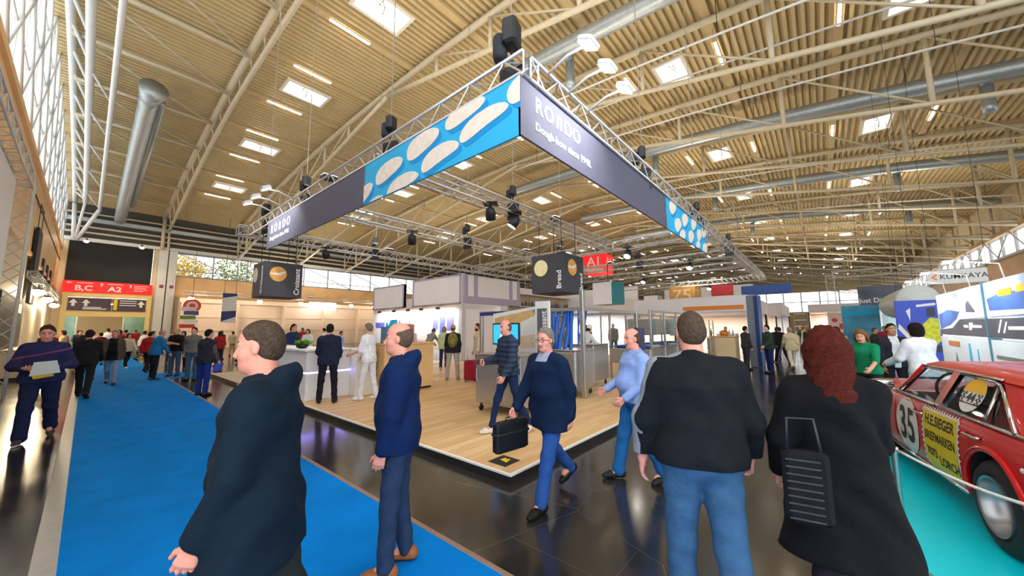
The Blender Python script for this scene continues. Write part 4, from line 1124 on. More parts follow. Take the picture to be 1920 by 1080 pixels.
        if 'paint' in gd:
            ms += [cloth(k) for k, fn in gd['paint']]
            def pf(cc):
                m = np.zeros(len(cc), int)
                for i, (k, fn) in enumerate(gd['paint']): m[fn(cc, J)] = i+1
                return m
        np_mesh(nm, [G.mesh()], ms, t_, pf)
    if legs is not None:
        ld = legs if isinstance(legs, dict) else {'c': legs}; tl = ld.get('t', .012); L = Field(lo-.05, [hi[0]+.05, hi[1]+.05, J['waist'][2]+.1], hc)
        add_legs(L, J, tl, w, .035, ld.get('ank', .05)); L.cap(J['pel']-J['u']*.0, J['waist']-J['u']*.03*s, (.112*w+tl)*s, (.1*w+tl)*s, .04, 1.45, J['l'])
        if belly: L.ell(J['pel']+J['f']*.04*s+np.array([0, 0, .03]), [.11*s, .15*s, .1*s], None, .05)
        am = .0028; L.wave(am, 11, 17, 34, 0.); L.wave(am*.7, 27, -19, 47, 2.)
        L.cut(J['waist']+J['u']*ld.get('rise', .0), J['u']); 
        np_mesh('trousers', [L.mesh()], [cloth(ld['c'], ld.get('kind', 'cloth'))], t_)
    if top is not None: garment(top, top.get('name', 'jacket'))
    for gd in extra: garment(gd, gd['name'])
    for S in 'LR':
        a = J['ank'+S]; tp = J['toe'+S]; fd = nrm([math.cos(tp), 0, -math.sin(tp)]); fu = nrm([math.sin(tp), 0, math.cos(tp)])
        base = a-fu*.085*s; yv = np.array([0, 1., 0]); out = (1 if S == 'L' else -1)*.13; fw = nrm(fd+yv*out)
        K = Field(base-.26*s, base+.3*s, hs)
        K.cap(base-fw*.045*s+fu*.045*s, base+fw*.10*s+fu*.037*s, .043*s, .043*s, .02); K.cap(base+fw*.10*s+fu*.036*s, base+fw*.165*s+fu*.026*s, .043*s, .030*s, .02); K.cap(base-fw*.03*s+fu*.06*s, a-fw*.012*s, .042*s, .044*s, .03)
        K.cut(base, -fu); K.cut(a+fu*.02*s, fu)
        ms = [cloth(shoes, 'leather')]; pf = None
        if sole is not None:
            ms.append(cloth(sole, 'leather')); b0, f0 = base, fu
            def pf(cc, b0=b0, f0=f0): return (((cc-b0) @ f0) < .026*s).astype(int)
        np_mesh('shoe', [K.mesh()], ms, t_, pf)
    # hair
    st = hair[0]
    if st != 'none':
        R = .3*s; c = J['head']; A = Field(c-np.array([.25, .25, .5 if st in ('long',) else .3])*s, c+np.array([.25, .25, .24])*s, min(hh*1.35, .016))
        e = lambda cc, r, kk=.02, sub=False: A.ell(hp(J, *cc), [v*s*.93 for v in r], HMt, kk*s, sub)
        hx = lambda x, y, z: HMt @ np.array([x, y, z])
        if st in ('short', 'beard'):
            e((-.012, 0, .053), (.105, .085, .104)); e((-.05, 0, .0), (.064, .080, .077), .03); A.cut(hp(J, .05, 0, .072), hx(1, 0, -.8)); A.cut(hp(J, 0, 0, -.045), hx(.35, 0, -1))
            e((.02, .085, .0), (.03, .02, .05), .005, True); e((.02, -.085, .0), (.03, .02, .05), .005, True)
        elif st == 'crop':
            e((-.012, 0, .049), (.099, .0795, .099)); e((-.05, 0, .0), (.058, .073, .07), .03); A.cut(hp(J, .05, 0, .06), hx(1, 0, -.7)); A.cut(hp(J, 0, 0, -.05), hx(.35, 0, -1))
            e((.02, .085, .0), (.03, .02, .05), .005, True); e((.02, -.085, .0), (.03, .02, .05), .005, True)
        elif st == 'bald':
            e((-.012, 0, .045), (.099, .080, .096)); e((-.05, 0, .0), (.058, .075, .07), .03); A.cut(hp(J, -.03, 0, .075), hx(.35, 0, 1)); A.cut(hp(J, 0, 0, .0), hx(1, 0, -.2)); A.cut(hp(J, 0, 0, -.05), hx(.2, 0, -1))
        elif st == 'bob':
            e((-.015, 0, .05), (.115, .1, .112)); e((-.035, 0, -.04), (.095, .102, .11), .05); A.cut(hp(J, .052, 0, .05), hx(1, 0, -.45)); A.cut(hp(J, 0, 0, -.13), hx(.1, 0, -1))
            e((.09, 0, -.03), (.07, .06, .1), .01, True)
        elif st == 'long':
            e((-.015, 0, .05), (.112, .094, .11)); A.cap(hp(J, -.06, 0, 0), hp(J, -.09, 0, -.26), .075*s, .07*s, .05, 1.35, J['hl'])
            for sg in (1, -1): A.cap(hp(J, -.01, sg*.07, .02), hp(J, -.02, sg*.085, -.2), .035*s, .035*s, .03)
            e((.075, 0, -.03), (.07, .06, .1), .01, True); A.cut(hp(J, .06, 0, .05), hx(1, 0, -.6))
        elif st in ('cap', 'chef'):
            hgt = .1 if st == 'cap' else .16
            e((-.005, 0, .06), (.112, .092, hgt)); A.cut(hp(J, .03, 0, .045), hx(.1, 0, -1))
            if st == 'cap': A.cap(hp(J, .08, 0, .055), hp(J, .14, 0, .04), .06*s, .045*s, .01) if False else None
        am = (.003 if q == 0 else .0008) if st not in ('crop', 'bald', 'cap', 'chef') else .0006
        A.wave(am, 90, 60, 40); A.wave(am, -60, 95, 70, 1.)
        nm = 'hair' if st not in ('cap', 'chef') else 'hat'
        np_mesh(nm, [A.mesh()], [hmat if nm == 'hair' else cloth(hair[1])], t_)
        if st in ('cap', 'chef') and len(hair) > 2:
            A = Field(c-.25*s, c+.2*s, hh*1.3); A.ell(hp(J, -.02, 0, .01), [.093*s, .076*s, .075*s], HMt); A.cut(hp(J, .0, 0, .0), hx(1, 0, -.1)); np_mesh('hair', [A.mesh()], [hairm(hair[2])], t_)
    if glasses:
        g = MB()
        for sg in (1, -1):
            cc = [hp(J, .098, sg*.032+.024*math.cos(k*PI/6), .01+.018*math.sin(k*PI/6)) for k in range(12)]; g.tube(cc, .0022, 5, True)
            g.tube([hp(J, .098, sg*.056, .014), hp(J, .05, sg*.075, .016), hp(J, -.005, sg*.08, .014)], .0022, 5)
        g.tube([hp(J, .1, .008, .014), hp(J, .1, -.008, .014)], .0022, 5); g.build('glasses', BLACK, t_)
    t_['J'] = 0; del t_['J']
    return t_, J
def world_pt(t, p):
    return Matrix.Translation(t.location) @ Matrix.Rotation(t.rotation_euler.z, 4, 'Z') @ Vector(p)
WALK_L = dict(hipL=.42, kneeL=.12, hipR=-.30, kneeR=.38, toeR=.55, armL=-.32, armR=.35, elbR=.45, elbL=.25, lean=.06)
WALK_R = dict(hipR=.42, kneeR=.12, hipL=-.30, kneeL=.38, toeL=.55, armR=-.32, armL=.35, elbL=.45, elbR=.25, lean=.06)
STAND = dict(hipL=.05, hipR=-.03, abdL=.07, abdR=.05)
CROSS = dict(armL=.35, elbL=1.55, inL=.75, outL=.12, armR=.30, elbR=1.6, inR=.8, outR=.12)
HOLD = dict(armL=.25, elbL=1.3, inL=.45, armR=.25, elbR=1.3, inR=.45)
# ---------------------------------------------------------------- the people in the foreground
front = lambda w0, zz: (lambda c, J: (np.abs(((c-J['chest']) @ J['l'])) < w0*J['s']) & (((c-J['chest']) @ J['f']) > .03))
def vfront(w0, w1):       # open jacket: gap widening upwards in front
    def fn(c, J):
        r = c-J['pel']; y = np.abs(r @ J['l']); zz = (r @ J['u'])/(.5*J['s']); return (y < (w1+(w0-w1)*np.clip(zz, 0, 1))*J['s']) & ((r @ J['f']) > .02)
    return fn
# 1 man striding past close on the left
person('nearest man on the left in a long dark petrol coat, in profile striding left', (.58, 2.02), 150, 1.77, 0, 1.12, .25, 'p',
       dict(hipL=.35, kneeL=.1, hipR=-.25, kneeR=.3, toeR=.4, lean=.03, armL=.12, elbL=.32, outL=.1, armR=-.15, elbR=.3, yaw=-.05, pitch=.06),
       dict(name='coat', c=(10, 29, 44), t=.030, hem=-.24, flare=.02, collar=.05, hood=1, fold=.007), (36, 42, 40), (30, 28, 28), ('crop', (96, 78, 66)))
# 2 man in blue jacket
person('bald man in a dark blue rain jacket walking left, on the blue carpet edge', (1.56, 2.42), 138, 1.74, 0, 1.02, .1, 'p',
       dict(hipL=.10, kneeL=.06, hipR=.02, kneeR=.16, toeR=.05, abdL=.02, abdR=.02, lean=.02, armL=.05, elbL=.2, armR=.0, elbR=.2, yaw=.05),
       dict(name='jacket', c=(9, 34, 78), t=.030, hem=-.11, collar=.06, hood=1, fold=.006), dict(c=(38, 56, 84), t=.008), (150, 92, 50), ('bald', (120, 100, 86)), sole=(60, 44, 30))
# 3 quilted jacket man
T3, J3 = person('bald man in a dark quilted jacket holding a red phone, crossing the oak floor', (4.35, 3.78), 158, 1.76, 0, .95, 0, 'p',
       dict(hipL=-.24, kneeL=.3, toeL=.4, hipR=.34, kneeR=.10, lean=.04, armR=.2, elbR=1.3, inR=.2, armL=.1, elbL=.5, curlR=.7, pitch=.12, yaw=.1),
       dict(name='quilted_jacket', c=(44, 54, 76), t=.034, hem=-.04, collar=.06, puff=1, fold=.002), dict(c=(26, 44, 84), t=.004, ank=.04), (214, 206, 198), ('bald', (130, 104, 88)), sole=(236, 232, 226), z=.1)
p = world_pt(T3, J3['wriR']+J3['fdR']*.12); t = thing('phone', 'small red phone held by the bald man in the quilted jacket', 'phone', p, math.radians(158)); MB().rbox(-.07, .07, -.006, .006, -.035, .035, .005).build('case', cloth((170, 30, 44), 'leather'), t); MB().box(-.06, .06, .006, .007, -.03, .03).build('display', BLACK, t)
# 4 navy coat man with briefcase
T4, J4 = person('grey-haired man with glasses in a navy coat carrying a black briefcase', (3.13, 2.17), 172, 1.74, 0, 1.02, .05, 'p',
       dict(hipL=.36, kneeL=.06, hipR=-.36, kneeR=.42, toeR=.5, lean=.05, armL=-.25, elbL=.3, outL=.2, armR=.32, elbR=.35, outR=.2, curlR=1.0, yaw=.1, pitch=.05),
       dict(name='coat', h=.008, c=(11, 30, 60), t=.030, hem=-.2, collar=.05, fold=.006, flare=.012, paint=[((150, 160, 184), lambda c, J: (((c-J['pel']) @ J['u']) > .47*J['s']) & (((c-J['neck']) @ J['f']) > .02) & (np.abs((c-J['neck']) @ J['l']) < .075))]), dict(c=(38, 78, 146), t=.012), (22, 20, 20), ('short', (150, 142, 130)), glasses=True)
def briefcase(label, p, rz, c):
    t = thing('briefcase', label, 'bag', p, rz)
    MB().rbox(-.21, .21, -.05, .05, -.32, -.03, .02).build('case', c, t)
    MB().tube([(-.07, 0, -.04), (-.06, 0, .0), (.06, 0, .0), (.07, 0, -.04)], .009, 6).build('handle', BLACK, t, True)
    MB().rbox(-.215, .215, -.056, .056, -.16, -.13, .01).build('strap', BLACK, t)
p = world_pt(T4, J4['wriR']+J4['fdR']*.1); briefcase('black briefcase in the right hand of the man in the navy coat', p, math.radians(172), cloth((26, 28, 34), 'leather'))
# 5 blue shirt man
person('stout balding man in a light blue shirt and jeans walking left past the platform', (4.13, 1.67), 140, 1.70, 0, 1.18, .9, 'p',
       dict(hipL=-.18, kneeL=.24, toeL=.25, hipR=.26, kneeR=.06, lean=-.02, armL=.15, elbL=.75, inL=.2, armR=.3, elbR=.8, inR=.2, yaw=.05, pitch=.1),
       dict(name='shirt', c=(138, 164, 222), t=.016, hem=-.05, collar=.035, fold=.005), dict(c=(30, 96, 158), t=.014, ank=.058), (30, 28, 30), ('bald', (110, 84, 70)))
# 6 black sweater man from behind
def grey_sleeve(c, J):
    r = np.zeros(len(c), bool)
    for S in 'L':
        a, b, w_ = J['sh'+S], J['elb'+S], J['wri'+S]
        for p0, p1 in ((a, b), (b, w_)):
            d = p1-p0; t = np.clip(((c-p0) @ d)/(d @ d), 0, 1); q = c-(p0+t[:, None]*d); r |= (np.linalg.norm(q, axis=1) < .1) & ((q @ J['l']) > .022) & (np.abs(q @ J['f']) < .05)
    a = J['neck']; b = J['shL']; d = b-a; t = ((c-a) @ d)/(d @ d); r |= (t > .1) & (t < 1.2) & (np.abs((c-a) @ J['f']+.0) < .03) & (c[:, 2] > J['shL'][2]+.02)
    return r
person('broad man seen from behind in a black sweater with a grey sleeve stripe and jeans', (2.33, .58), 26, 1.79, 0, 1.22, .15, 'p',
       dict(hipL=.12, kneeL=.1, hipR=-.16, kneeR=.22, toeR=.3, lean=.04, armL=.05, outL=.34, elbL=.2, armR=.12, outR=.34, elbR=.35, curlL=.3, curlR=.6, yaw=.05, sw=1.08),
       dict(name='sweater', h=.0062, c=(20, 24, 29), t=.026, hem=-.03, collar=.03, fold=.006, paint=[((134, 140, 150), grey_sleeve)]), dict(c=(54, 90, 124), t=.016, ank=.06), (40, 36, 34), ('crop', (98, 80, 66)))
# 7 woman in black coat
person('red-haired woman seen from behind in a long black coat beside the red car', (2.585, -.02), 14, 1.70, 0, .9, 0, 'a',
       dict(hipL=-.2, kneeL=.3, toeL=.4, hipR=.25, kneeR=.08, lean=.05, armL=.05, outL=.24, elbL=.5, armR=.3, outR=.06, elbR=.5),
       dict(name='coat', c=(13, 13, 17), t=.027, hem=-.37, flare=.085, collar=.03, fold=.008), dict(c=(34, 30, 40), t=.006, ank=.042), (26, 24, 26), ('long', (92, 32, 22)))
t = thing('shoulder_bag', 'black bag with pale stripes hanging at the left side of the red-haired woman', 'bag', (2.13, .10, .84), math.radians(-78))
b = MB().rbox(-.085, .085, -.035, .035, 0, .31, .02); b.build('bag_body', cloth((20, 20, 23)), t)
for k in range(9): MB().rbox(-.075, .05, -.038, -.035, .02+.031*k, .028+.031*k, .001).build('stripe', cloth((62, 61, 64)), t)
MB().tube([(-.06, 0, .30), (-.05, .02, .44), (.05, .04, .44), (.06, 0, .30)], .007, 6).build('handle', BLACK, t, True)
# 8 man with papers at the left
def navy_stripe(c, J):
    r = c-J['chest']; return (np.abs((r @ J['u'])-.02-.25*(r @ J['l'])) < .013) & ((r @ J['f']) > .0)
T8, J8 = person('man in a navy sweatshirt walking towards the camera at the left, holding papers', (-.40, 9.55), -92, 1.82, 0, 1.14, .3, 'p',
       dict(WALK_R, hipR=.3, hipL=-.22, armL=.12, elbL=1.35, inL=.62, outL=.4, armR=.12, elbR=1.35, inR=.62, outR=.4, pitch=.2, curlL=.7, curlR=.7, palmL=[0, -.5, .8], palmR=[0, .5, .8]),
       dict(name='sweatshirt', h=.007, c=(38, 40, 82), t=.024, hem=-.06, collar=.02, fold=.005, paint=[((120, 60, 96), navy_stripe)]), dict(c=(26, 34, 66), t=.018, ank=.06), (60, 58, 60), ('short', (66, 52, 44)), sole=(225, 222, 218))
def brochure(label, t0, p, cols, sz=(.3, .22)):
    p = world_pt(t0, p); t = thing('brochure', label, 'paper', p, t0.rotation_euler.z)
    R = Matrix.Rotation(math.radians(-62), 4, 'Y') @ Matrix.Rotation(PI/2, 4, 'Z')
    o = MB(); a, b = sz
    for k, (c, q) in enumerate(cols): 
        MB().prism(q, .004, R @ Matrix.Translation((0, 0, .005*k))).build('sheet' if k == 0 else 'folded_flap', c, t)
m8 = (J8['wriL']+J8['wriR'])/2+np.array([.1, 0, -.05])
brochure('white and yellow folded brochure held by the man in the navy sweatshirt', T8, m8,
         [(mat('white paper', rgb(232, 232, 226), .7, 0, .02), [(-.06, -.16), (.16, -.18), (.2, .04), (-.1, .08)]), (mat('yellow paper', rgb(226, 186, 50), .7, 0, .04), [(-.1, -.02), (.1, -.05), (.14, .1), (-.06, .14)])])
# ---------------------------------------------------------------- people further back
def mid(label, x, y, face, H, top, legs, shoes=(30, 28, 26), hair=('short', (70, 55, 42)), pose=None, q=1, z=0., **k):
    return person(label, (x, y), face, H, q, k.pop('w', 1.), k.pop('belly', 0.), k.pop('skin', 'a'), pose or STAND, top, legs, shoes, hair, z=z, **k)
J_ = lambda c, **k: dict(dict(name='jacket', c=c, t=.026, hem=-.09, collar=.04), **k)
S_ = lambda c, **k: dict(dict(name='shirt', c=c, t=.014, hem=-.05, collar=.025), **k)
# on the blue carpet and beside it
mid('man in an open olive jacket and black shirt walking along the carpet', .62, 17.5, -100, 1.76, J_((84, 76, 62), hem=-.14, h=.010, paint=[((22, 22, 24), vfront(.09, .13))]), (120, 148, 178), hair=('short', (150, 128, 116)), pose=WALK_L, w=1.1, belly=.3, skin='p')
mid('small woman in a cream jacket, black trousers and white shoes on the carpet', 1.3, 24.6, -70, 1.62, J_((220, 204, 174)), (28, 28, 32), (225, 225, 222), ('bob', (52, 40, 34)), WALK_R)
mid('bald man in a blue jacket bending slightly beside the carpet edge', 1.62, 17.8, 20, 1.74, J_((34, 112, 172)), (26, 28, 38), (70, 66, 62), ('bald', (190, 170, 156)), dict(STAND, lean=.2, pitch=.25, armL=.3, armR=.3), w=1.1, belly=.3, skin='p')
mid('man in black polo shirt and jeans, arms folded, next to the man in blue', 2.25, 18.6, -130, 1.80, S_((26, 26, 30), sleeve='short'), (66, 92, 124), hair=('bald', (90, 78, 70)), pose=CROSS, w=1.08)
mid('man in a grey sweater and jeans standing on the blue side carpet', 2.45, 16.6, -125, 1.80, S_((112, 112, 112), t=.02), (62, 96, 128), hair=('short', (60, 50, 40)), pose=dict(STAND, armL=-.2, armR=-.2, elbL=.6, elbR=.6))
TV, JV = mid('man in a dark padded vest holding a bright blue folder, seen from behind', 2.1, 12.5, 35, 1.72, dict(name='shirt', c=(96, 76, 74), t=.016, hem=-.05, collar=.02), (28, 50, 120), (34, 32, 32), ('short', (40, 34, 32)), dict(STAND, yaw=-.3, armR=.15, elbR=.35, lean=.08), extra=[dict(name='vest', c=(42, 44, 54), t=.034, hem=-.1, sleeve=None, collar=.03, fold=.006)])
def folder(label, t0, p, m, sz=(.24, .17), tilt=.3):
    p = world_pt(t0, p); t = thing('folder', label, 'folder', p, t0.rotation_euler.z+.2)
    R = Matrix.Rotation(tilt, 4, 'X')
    o = MB().rbox(-sz[0]/2, sz[0]/2, -.012, .012, -sz[1], 0, .004); o.v = [tuple(R @ Vector(v)) for v in o.v]; o.build('cover', m, t)
    o = MB().box(-sz[0]/2+.005, sz[0]/2+.004, -.008, .008, -sz[1]+.004, -.004); o.v = [tuple(R @ Vector(v)) for v in o.v]; o.build('pages', mat('white paper', rgb(232, 232, 226)), t)
folder('bright blue folder in the right hand of the man in the padded vest', TV, JV['wriR']+JV['fdR']*.09, mat('bright blue card', rgb(30, 78, 200), .4, 0, .04), (.32, .22))
mid('man in a red jacket and dark trousers beyond the man in blue', 1.75, 21.5, 60, 1.70, J_((170, 36, 40)), (40, 30, 34), q=2, hair=('short', (60, 40, 34)), pose=WALK_L)
mid('person in a brown jacket and black trousers behind the man in the black polo', 2.85, 21.8, -120, 1.66, J_((92, 72, 56)), (32, 30, 30), (120, 60, 60), ('bob', (60, 46, 36)), q=2)
mid('person in a light blue shirt behind the man in the grey sweater', 2.9, 19.8, 70, 1.72, S_((120, 160, 206)), (60, 66, 84), q=2, hair=('short', (150, 120, 80)))
mid('dark-clothed man walking behind the man in the navy sweatshirt', .06, 14.6, 80, 1.78, J_((30, 30, 34)), (30, 30, 34), q=1, hair=('short', (56, 40, 36)), pose=WALK_L)
mid('person in a red-brown jacket behind the left man, near the café wall', -.9, 22, -90, 1.74, J_((140, 70, 56)), (50, 44, 46), q=2, hair=('short', (120, 70, 50)))
mid('woman in a pale pink top with dark trousers far along the carpet', .25, 31, -90, 1.68, S_((216, 190, 196)), (40, 36, 40), q=2, hair=('bob', (90, 60, 50)))
mid('man in a dark suit far along the carpet left of the pink top', -.2, 33, -90, 1.78, J_((36, 38, 48)), (36, 36, 44), q=2, pose=WALK_R)
mid('man in a white jacket standing tall on the carpet near the doorway', .9, 34.5, 90, 1.86, J_((226, 226, 228)), (50, 50, 60), q=2)
# on the platform
mid('man in a dark navy suit with his back to the camera at the white counter', 3.55, 8.4, 62, 1.72, J_((30, 38, 60), hem=-.12, t=.03), (28, 28, 38), (34, 24, 22), ('short', (40, 36, 36)), dict(STAND, armL=.2, elbL=1.0, armR=.15, elbR=.9, abdL=.1, abdR=.1), z=.1)
mid('grey-haired person in white work clothes standing right of the suited man', 4.3, 8.02, 118, 1.74, S_((226, 228, 236), sleeve='short', hem=-.1), (216, 216, 222), (228, 228, 230), ('short', (150, 140, 134)), dict(WALK_L, hipL=.2, kneeL=.1, hipR=-.1, kneeR=.15, toeR=.1, armL=.3, elbL=.9), z=.1, w=1.08, belly=.2)
mid('man in a dark blue jacket behind the plant bowl', 4.4, 13.2, -60, 1.78, J_((36, 54, 92)), (40, 44, 60), q=1, hair=('short', (50, 40, 34)), z=.1)
mid('person in a pale pink shirt in front of the white booth', 8.8, 13.0, 20, 1.70, S_((214, 196, 204)), (70, 66, 76), q=1, hair=('short', (56, 44, 38)), pose=dict(STAND, armL=.4, elbL=1.2), z=.1)
mid('person in a grey top stooping in front of the white booth', 9.1, 12.3, 10, 1.72, S_((136, 136, 124)), (60, 58, 60), q=1, hair=('short', (110, 100, 90)), pose=dict(STAND, lean=.55, armL=.7, armR=.7, pitch=.5), z=.1)
mid('grey-haired woman in a light green cardigan with dark trousers', 9.3, 11.5, 30, 1.68, J_((186, 204, 150), hem=-.12), (52, 58, 76), (200, 196, 190), ('bob', (190, 164, 140)), STAND, z=.1)
TB, JB = mid('person in a tan hat and grey trousers seen from behind with an olive backpack', 7.6, 8.95, 48, 1.72, J_((36, 38, 48)), (176, 166, 152), (140, 130, 118), ('cap', (168, 150, 104), (120, 100, 70)), dict(STAND, abdL=.12, abdR=.12), z=.1)
def backpack(label, t0, J, c):
    t = thing('backpack', label, 'bag', t0.location, t0.rotation_euler.z); s = J['s']
    G = Field(J['chest']-.4, J['chest']+.4, .014); C = J['chest']-J['f']*.215-J['u']*.02; M3 = np.stack([J['f'], J['l'], J['u']], 1)
    G.ell(C-J['u']*.03, [.10, .155, .235], M3, .05); G.ell(C-J['f']*.07-J['u']*.1, [.07, .11, .10], M3, .03); G.wave(.004, 20, 30, 25)
    np_mesh('pack', [G.mesh()], [cloth(c)], t)
    f = MB(); a = C-J['f']*.115
    f.tube([tuple(a+J['l']*.1-J['u']*.2), tuple(a+J['l']*.11-J['u']*.02), tuple(a+J['u']*.15-J['f']*-.02), tuple(a-J['l']*.11-J['u']*.02), tuple(a-J['l']*.1-J['u']*.2)], .008, 6); f.build('zip', cloth((90, 84, 40)), t)
    for sg in (1, -1):
        p = [J['chest']-J['f']*.15+J['l']*sg*.1+J['u']*.12, J['neck']+J['l']*sg*.1-J['u']*.045-J['f']*.03, J['chest']+J['f']*.165+J['l']*sg*.11+J['u']*.03, J['chest']+J['f']*.05+J['l']*sg*.2-J['u']*.12]
        MB().tube([tuple(q) for q in p], .018, 6).build('strap', cloth((84, 84, 48)), t, True)
backpack('olive green backpack worn by the person in the tan hat', TB, JB, (128, 126, 66))
mid('bearded man in a beige vest over a white shirt in profile beside the red suitcase', 8.15, 8.35, 150, 1.76, S_((222, 216, 208)), (60, 60, 64), hair=('beard', (96, 62, 44)), z=.1, extra=[dict(name='vest', c=(206, 190, 158), t=.03, hem=-.1, sleeve=None, collar=.02)])
def suitcase():
    t = thing('suitcase', 'dark red suitcase standing on the oak floor between backpack wearer and bearded man', 'suitcase', (7.72, 8.25, .1), math.radians(50))
    m = cloth((150, 26, 44), 'leather')
    b = MB().rbox(-.13, .13, -.2, .2, .05, .64, .04)
    for k in range(5): b.rbox(-.138, .138, -.16+.075*k, -.13+.075*k, .08, .6, .01)
    b.build('shell', m, t)
    h = MB(); h.tube([(0, -.1, .63), (0, -.1, 1.0), (0, .1, 1.0), (0, .1, .63)], .01, 6); h.build('handle', ALU, t, True)
    for x, y in ((-.1, -.16), (.1, -.16), (-.1, .16), (.1, .16)): MB().lathe([(.015, -.012), (.025, -.01), (.025, .01), (.015, .012)], (x, y, .025), 'y', 10).build('wheel', RUBBER, t)
suitcase()
mid('baker in a white cap and coat leaning over the bakery line', 10.2, 5.8, -20, 1.74, J_((226, 230, 234)), (216, 218, 224), hair=('chef', (238, 240, 242), (70, 56, 46)), pose=dict(STAND, lean=.5, armL=.7, armR=.7, elbL=.5, elbR=.5, pitch=.4), z=.1)
# right-hand aisle
mid('man in a dark green jacket and navy trousers standing by the oak kiosk, in profile', 16.3, 1.5, 128, 1.76, J_((44, 66, 56)), (28, 44, 100), hair=('short', (44, 34, 30)), pose=dict(STAND, armL=.2, elbL=.8))
mid('person in a beige jacket and cream trousers walking away down the right aisle', 18.4, .95, 20, 1.72, J_((206, 190, 154), hem=-.14), (222, 214, 196), (120, 100, 84), ('short', (196, 180, 150)), WALK_R)
mid('auburn-haired woman in a mint jacket right of the beige jacket', 14.4, -.35, 10, 1.68, J_((150, 196, 180), hem=-.14), (190, 196, 180), (80, 70, 66), ('bob', (96, 44, 38)), STAND)
mid('person in black with a shoulder bag left of the beige jacket', 21.5, 1.5, 30, 1.72, J_((28, 28, 32)), (30, 30, 34), hair=('short', (60, 44, 34)), pose=WALK_L, q=2)
mid('man in a dark suit far down the right aisle', 25.5, .2, 200, 1.8, J_((36, 38, 50)), (40, 40, 50), q=2, pose=WALK_R)
mid('man in a dark jumper facing the man in green at the oak kiosk', 17.3, 2.35, -50, 1.72, J_((60, 54, 60)), (56, 56, 62), q=2, hair=('short', (40, 32, 30)))
mid('person in grey behind the oak kiosk', 20.6, 3.6, 200, 1.7, S_((110, 104, 100)), (60, 60, 64), q=2)
# around the car
mid('long-haired woman in a green top leaning towards the red car', 9.15, -.60, 155, 1.66, S_((20, 128, 84), sleeve='short'), (36, 38, 48), hair=('long', (150, 108, 66)), pose=dict(STAND, lean=.25, armL=.5, elbL=.6, armR=.35, elbR=.4, pitch=.3, yaw=.2))
mid('dark-haired woman in a white blouse with her back to the camera by the car roof', 9.3, -1.3, 35, 1.74, S_((228, 232, 240), t=.03, hem=-.1), (40, 74, 110), hair=('bob', (42, 32, 30)), pose=dict(STAND, lean=.12, armL=.4, elbL=.7, outL=.25, armR=.3, outR=.2))
mid('dark-haired man in a dark jacket facing the woman in the white blouse', 10.8, -1.1, 195, 1.74, J_((44, 44, 56), paint=[((224, 224, 230), vfront(.07, .05))]), (40, 40, 50), hair=('short', (50, 40, 34)), skin='b')
# crowd: everyone further off
CR = random.Random(11)
TOPS = [('navy', (40, 46, 70)), ('black', (28, 28, 32)), ('grey', (120, 120, 124)), ('dark green', (52, 66, 56)), ('white', (222, 222, 224)), ('pale blue', (150, 172, 206)), ('red', (164, 44, 48)), ('beige', (198, 178, 146)), ('brown', (104, 80, 62)), ('burgundy', (92, 36, 48))]
LEGS = [('black', (30, 30, 34)), ('blue', (70, 96, 134)), ('dark blue', (44, 52, 76)), ('grey', (104, 104, 108)), ('tan', (170, 148, 118))]
HAIRS = [('short', (56, 44, 36), 'brown-haired'), ('short', (120, 112, 104), 'grey-haired'), ('bald', (140, 120, 108), 'bald'), ('bob', (80, 56, 42), 'brown-bobbed'), ('long', (170, 134, 86), 'long-haired'), ('short', (30, 28, 28), 'black-haired')]
USED = set()
def crowd(x, y, where, group, z=0.):
    for _ in range(60):
        tn, tc = CR.choice(TOPS); ln, lc = CR.choice(LEGS); h = CR.choice(HAIRS); p = CR.choice([('walking', WALK_L), ('walking', WALK_R), ('standing', STAND), ('gesturing', HOLD)])
        lab = '%s %s person, %s jacket, %s trousers, %s' % (h[2], p[0], tn, ln, where)
        if lab not in USED: break
    USED.add(lab)
    person(lab, (x, y), CR.uniform(0, 360), CR.uniform(1.6, 1.84), 2, CR.uniform(.95, 1.15), CR.choice([0, 0, .3]), CR.choice('aabp'), p[1], J_(tc, fold=.003), lc, (36, 34, 34), h[:2], group=group, z=z)
for x, y in ((-.7, 28), (.5, 27.5), (1.2, 29), (-.3, 36), (.3, 38), (1.0, 37), (1.7, 35), (-1.0, 40), (.6, 41), (1.5, 42), (2.4, 39), (-.4, 43.5), (2.2, 30), (2.8, 33), (3.0, 26.5), (2.9, 44)):
    crowd(x, y, 'before the doorway', 'crowd before the doorway')
for x, y in ((4.2, 22), (5.0, 20.5), (5.6, 23.5), (6.2, 21), (6.9, 25), (7.4, 22.4), (5.2, 27), (8.2, 24), (8.9, 21.8), (4.4, 30), (6.4, 30), (7.7, 28), (9.6, 27), (5.5, 18.6), (7.0, 19.0), (8.5, 18.8)):
    crowd(x, y, 'before the cream stand', 'crowd before the cream stand')
for x, y in ((13.6, 10.5), (15.2, 9.4), (16.8, 11.6), (18.6, 8.6), (14.2, 7.8), (19.4, 5.4)):
    crowd(x, y, 'behind the bakery line', 'visitors behind the bakery line', .1)
for x, y in ((24, 1.8), (28, .6), (30.5, 1.6), (33, -.4), (36, 1.0), (40, .2), (42.5, 1.4), (31.5, -1.5), (23.5, -2.2), (27, -2.6), (20.4, -1.6)):
    crowd(x, y, 'down the right aisle', 'crowd down the right aisle')
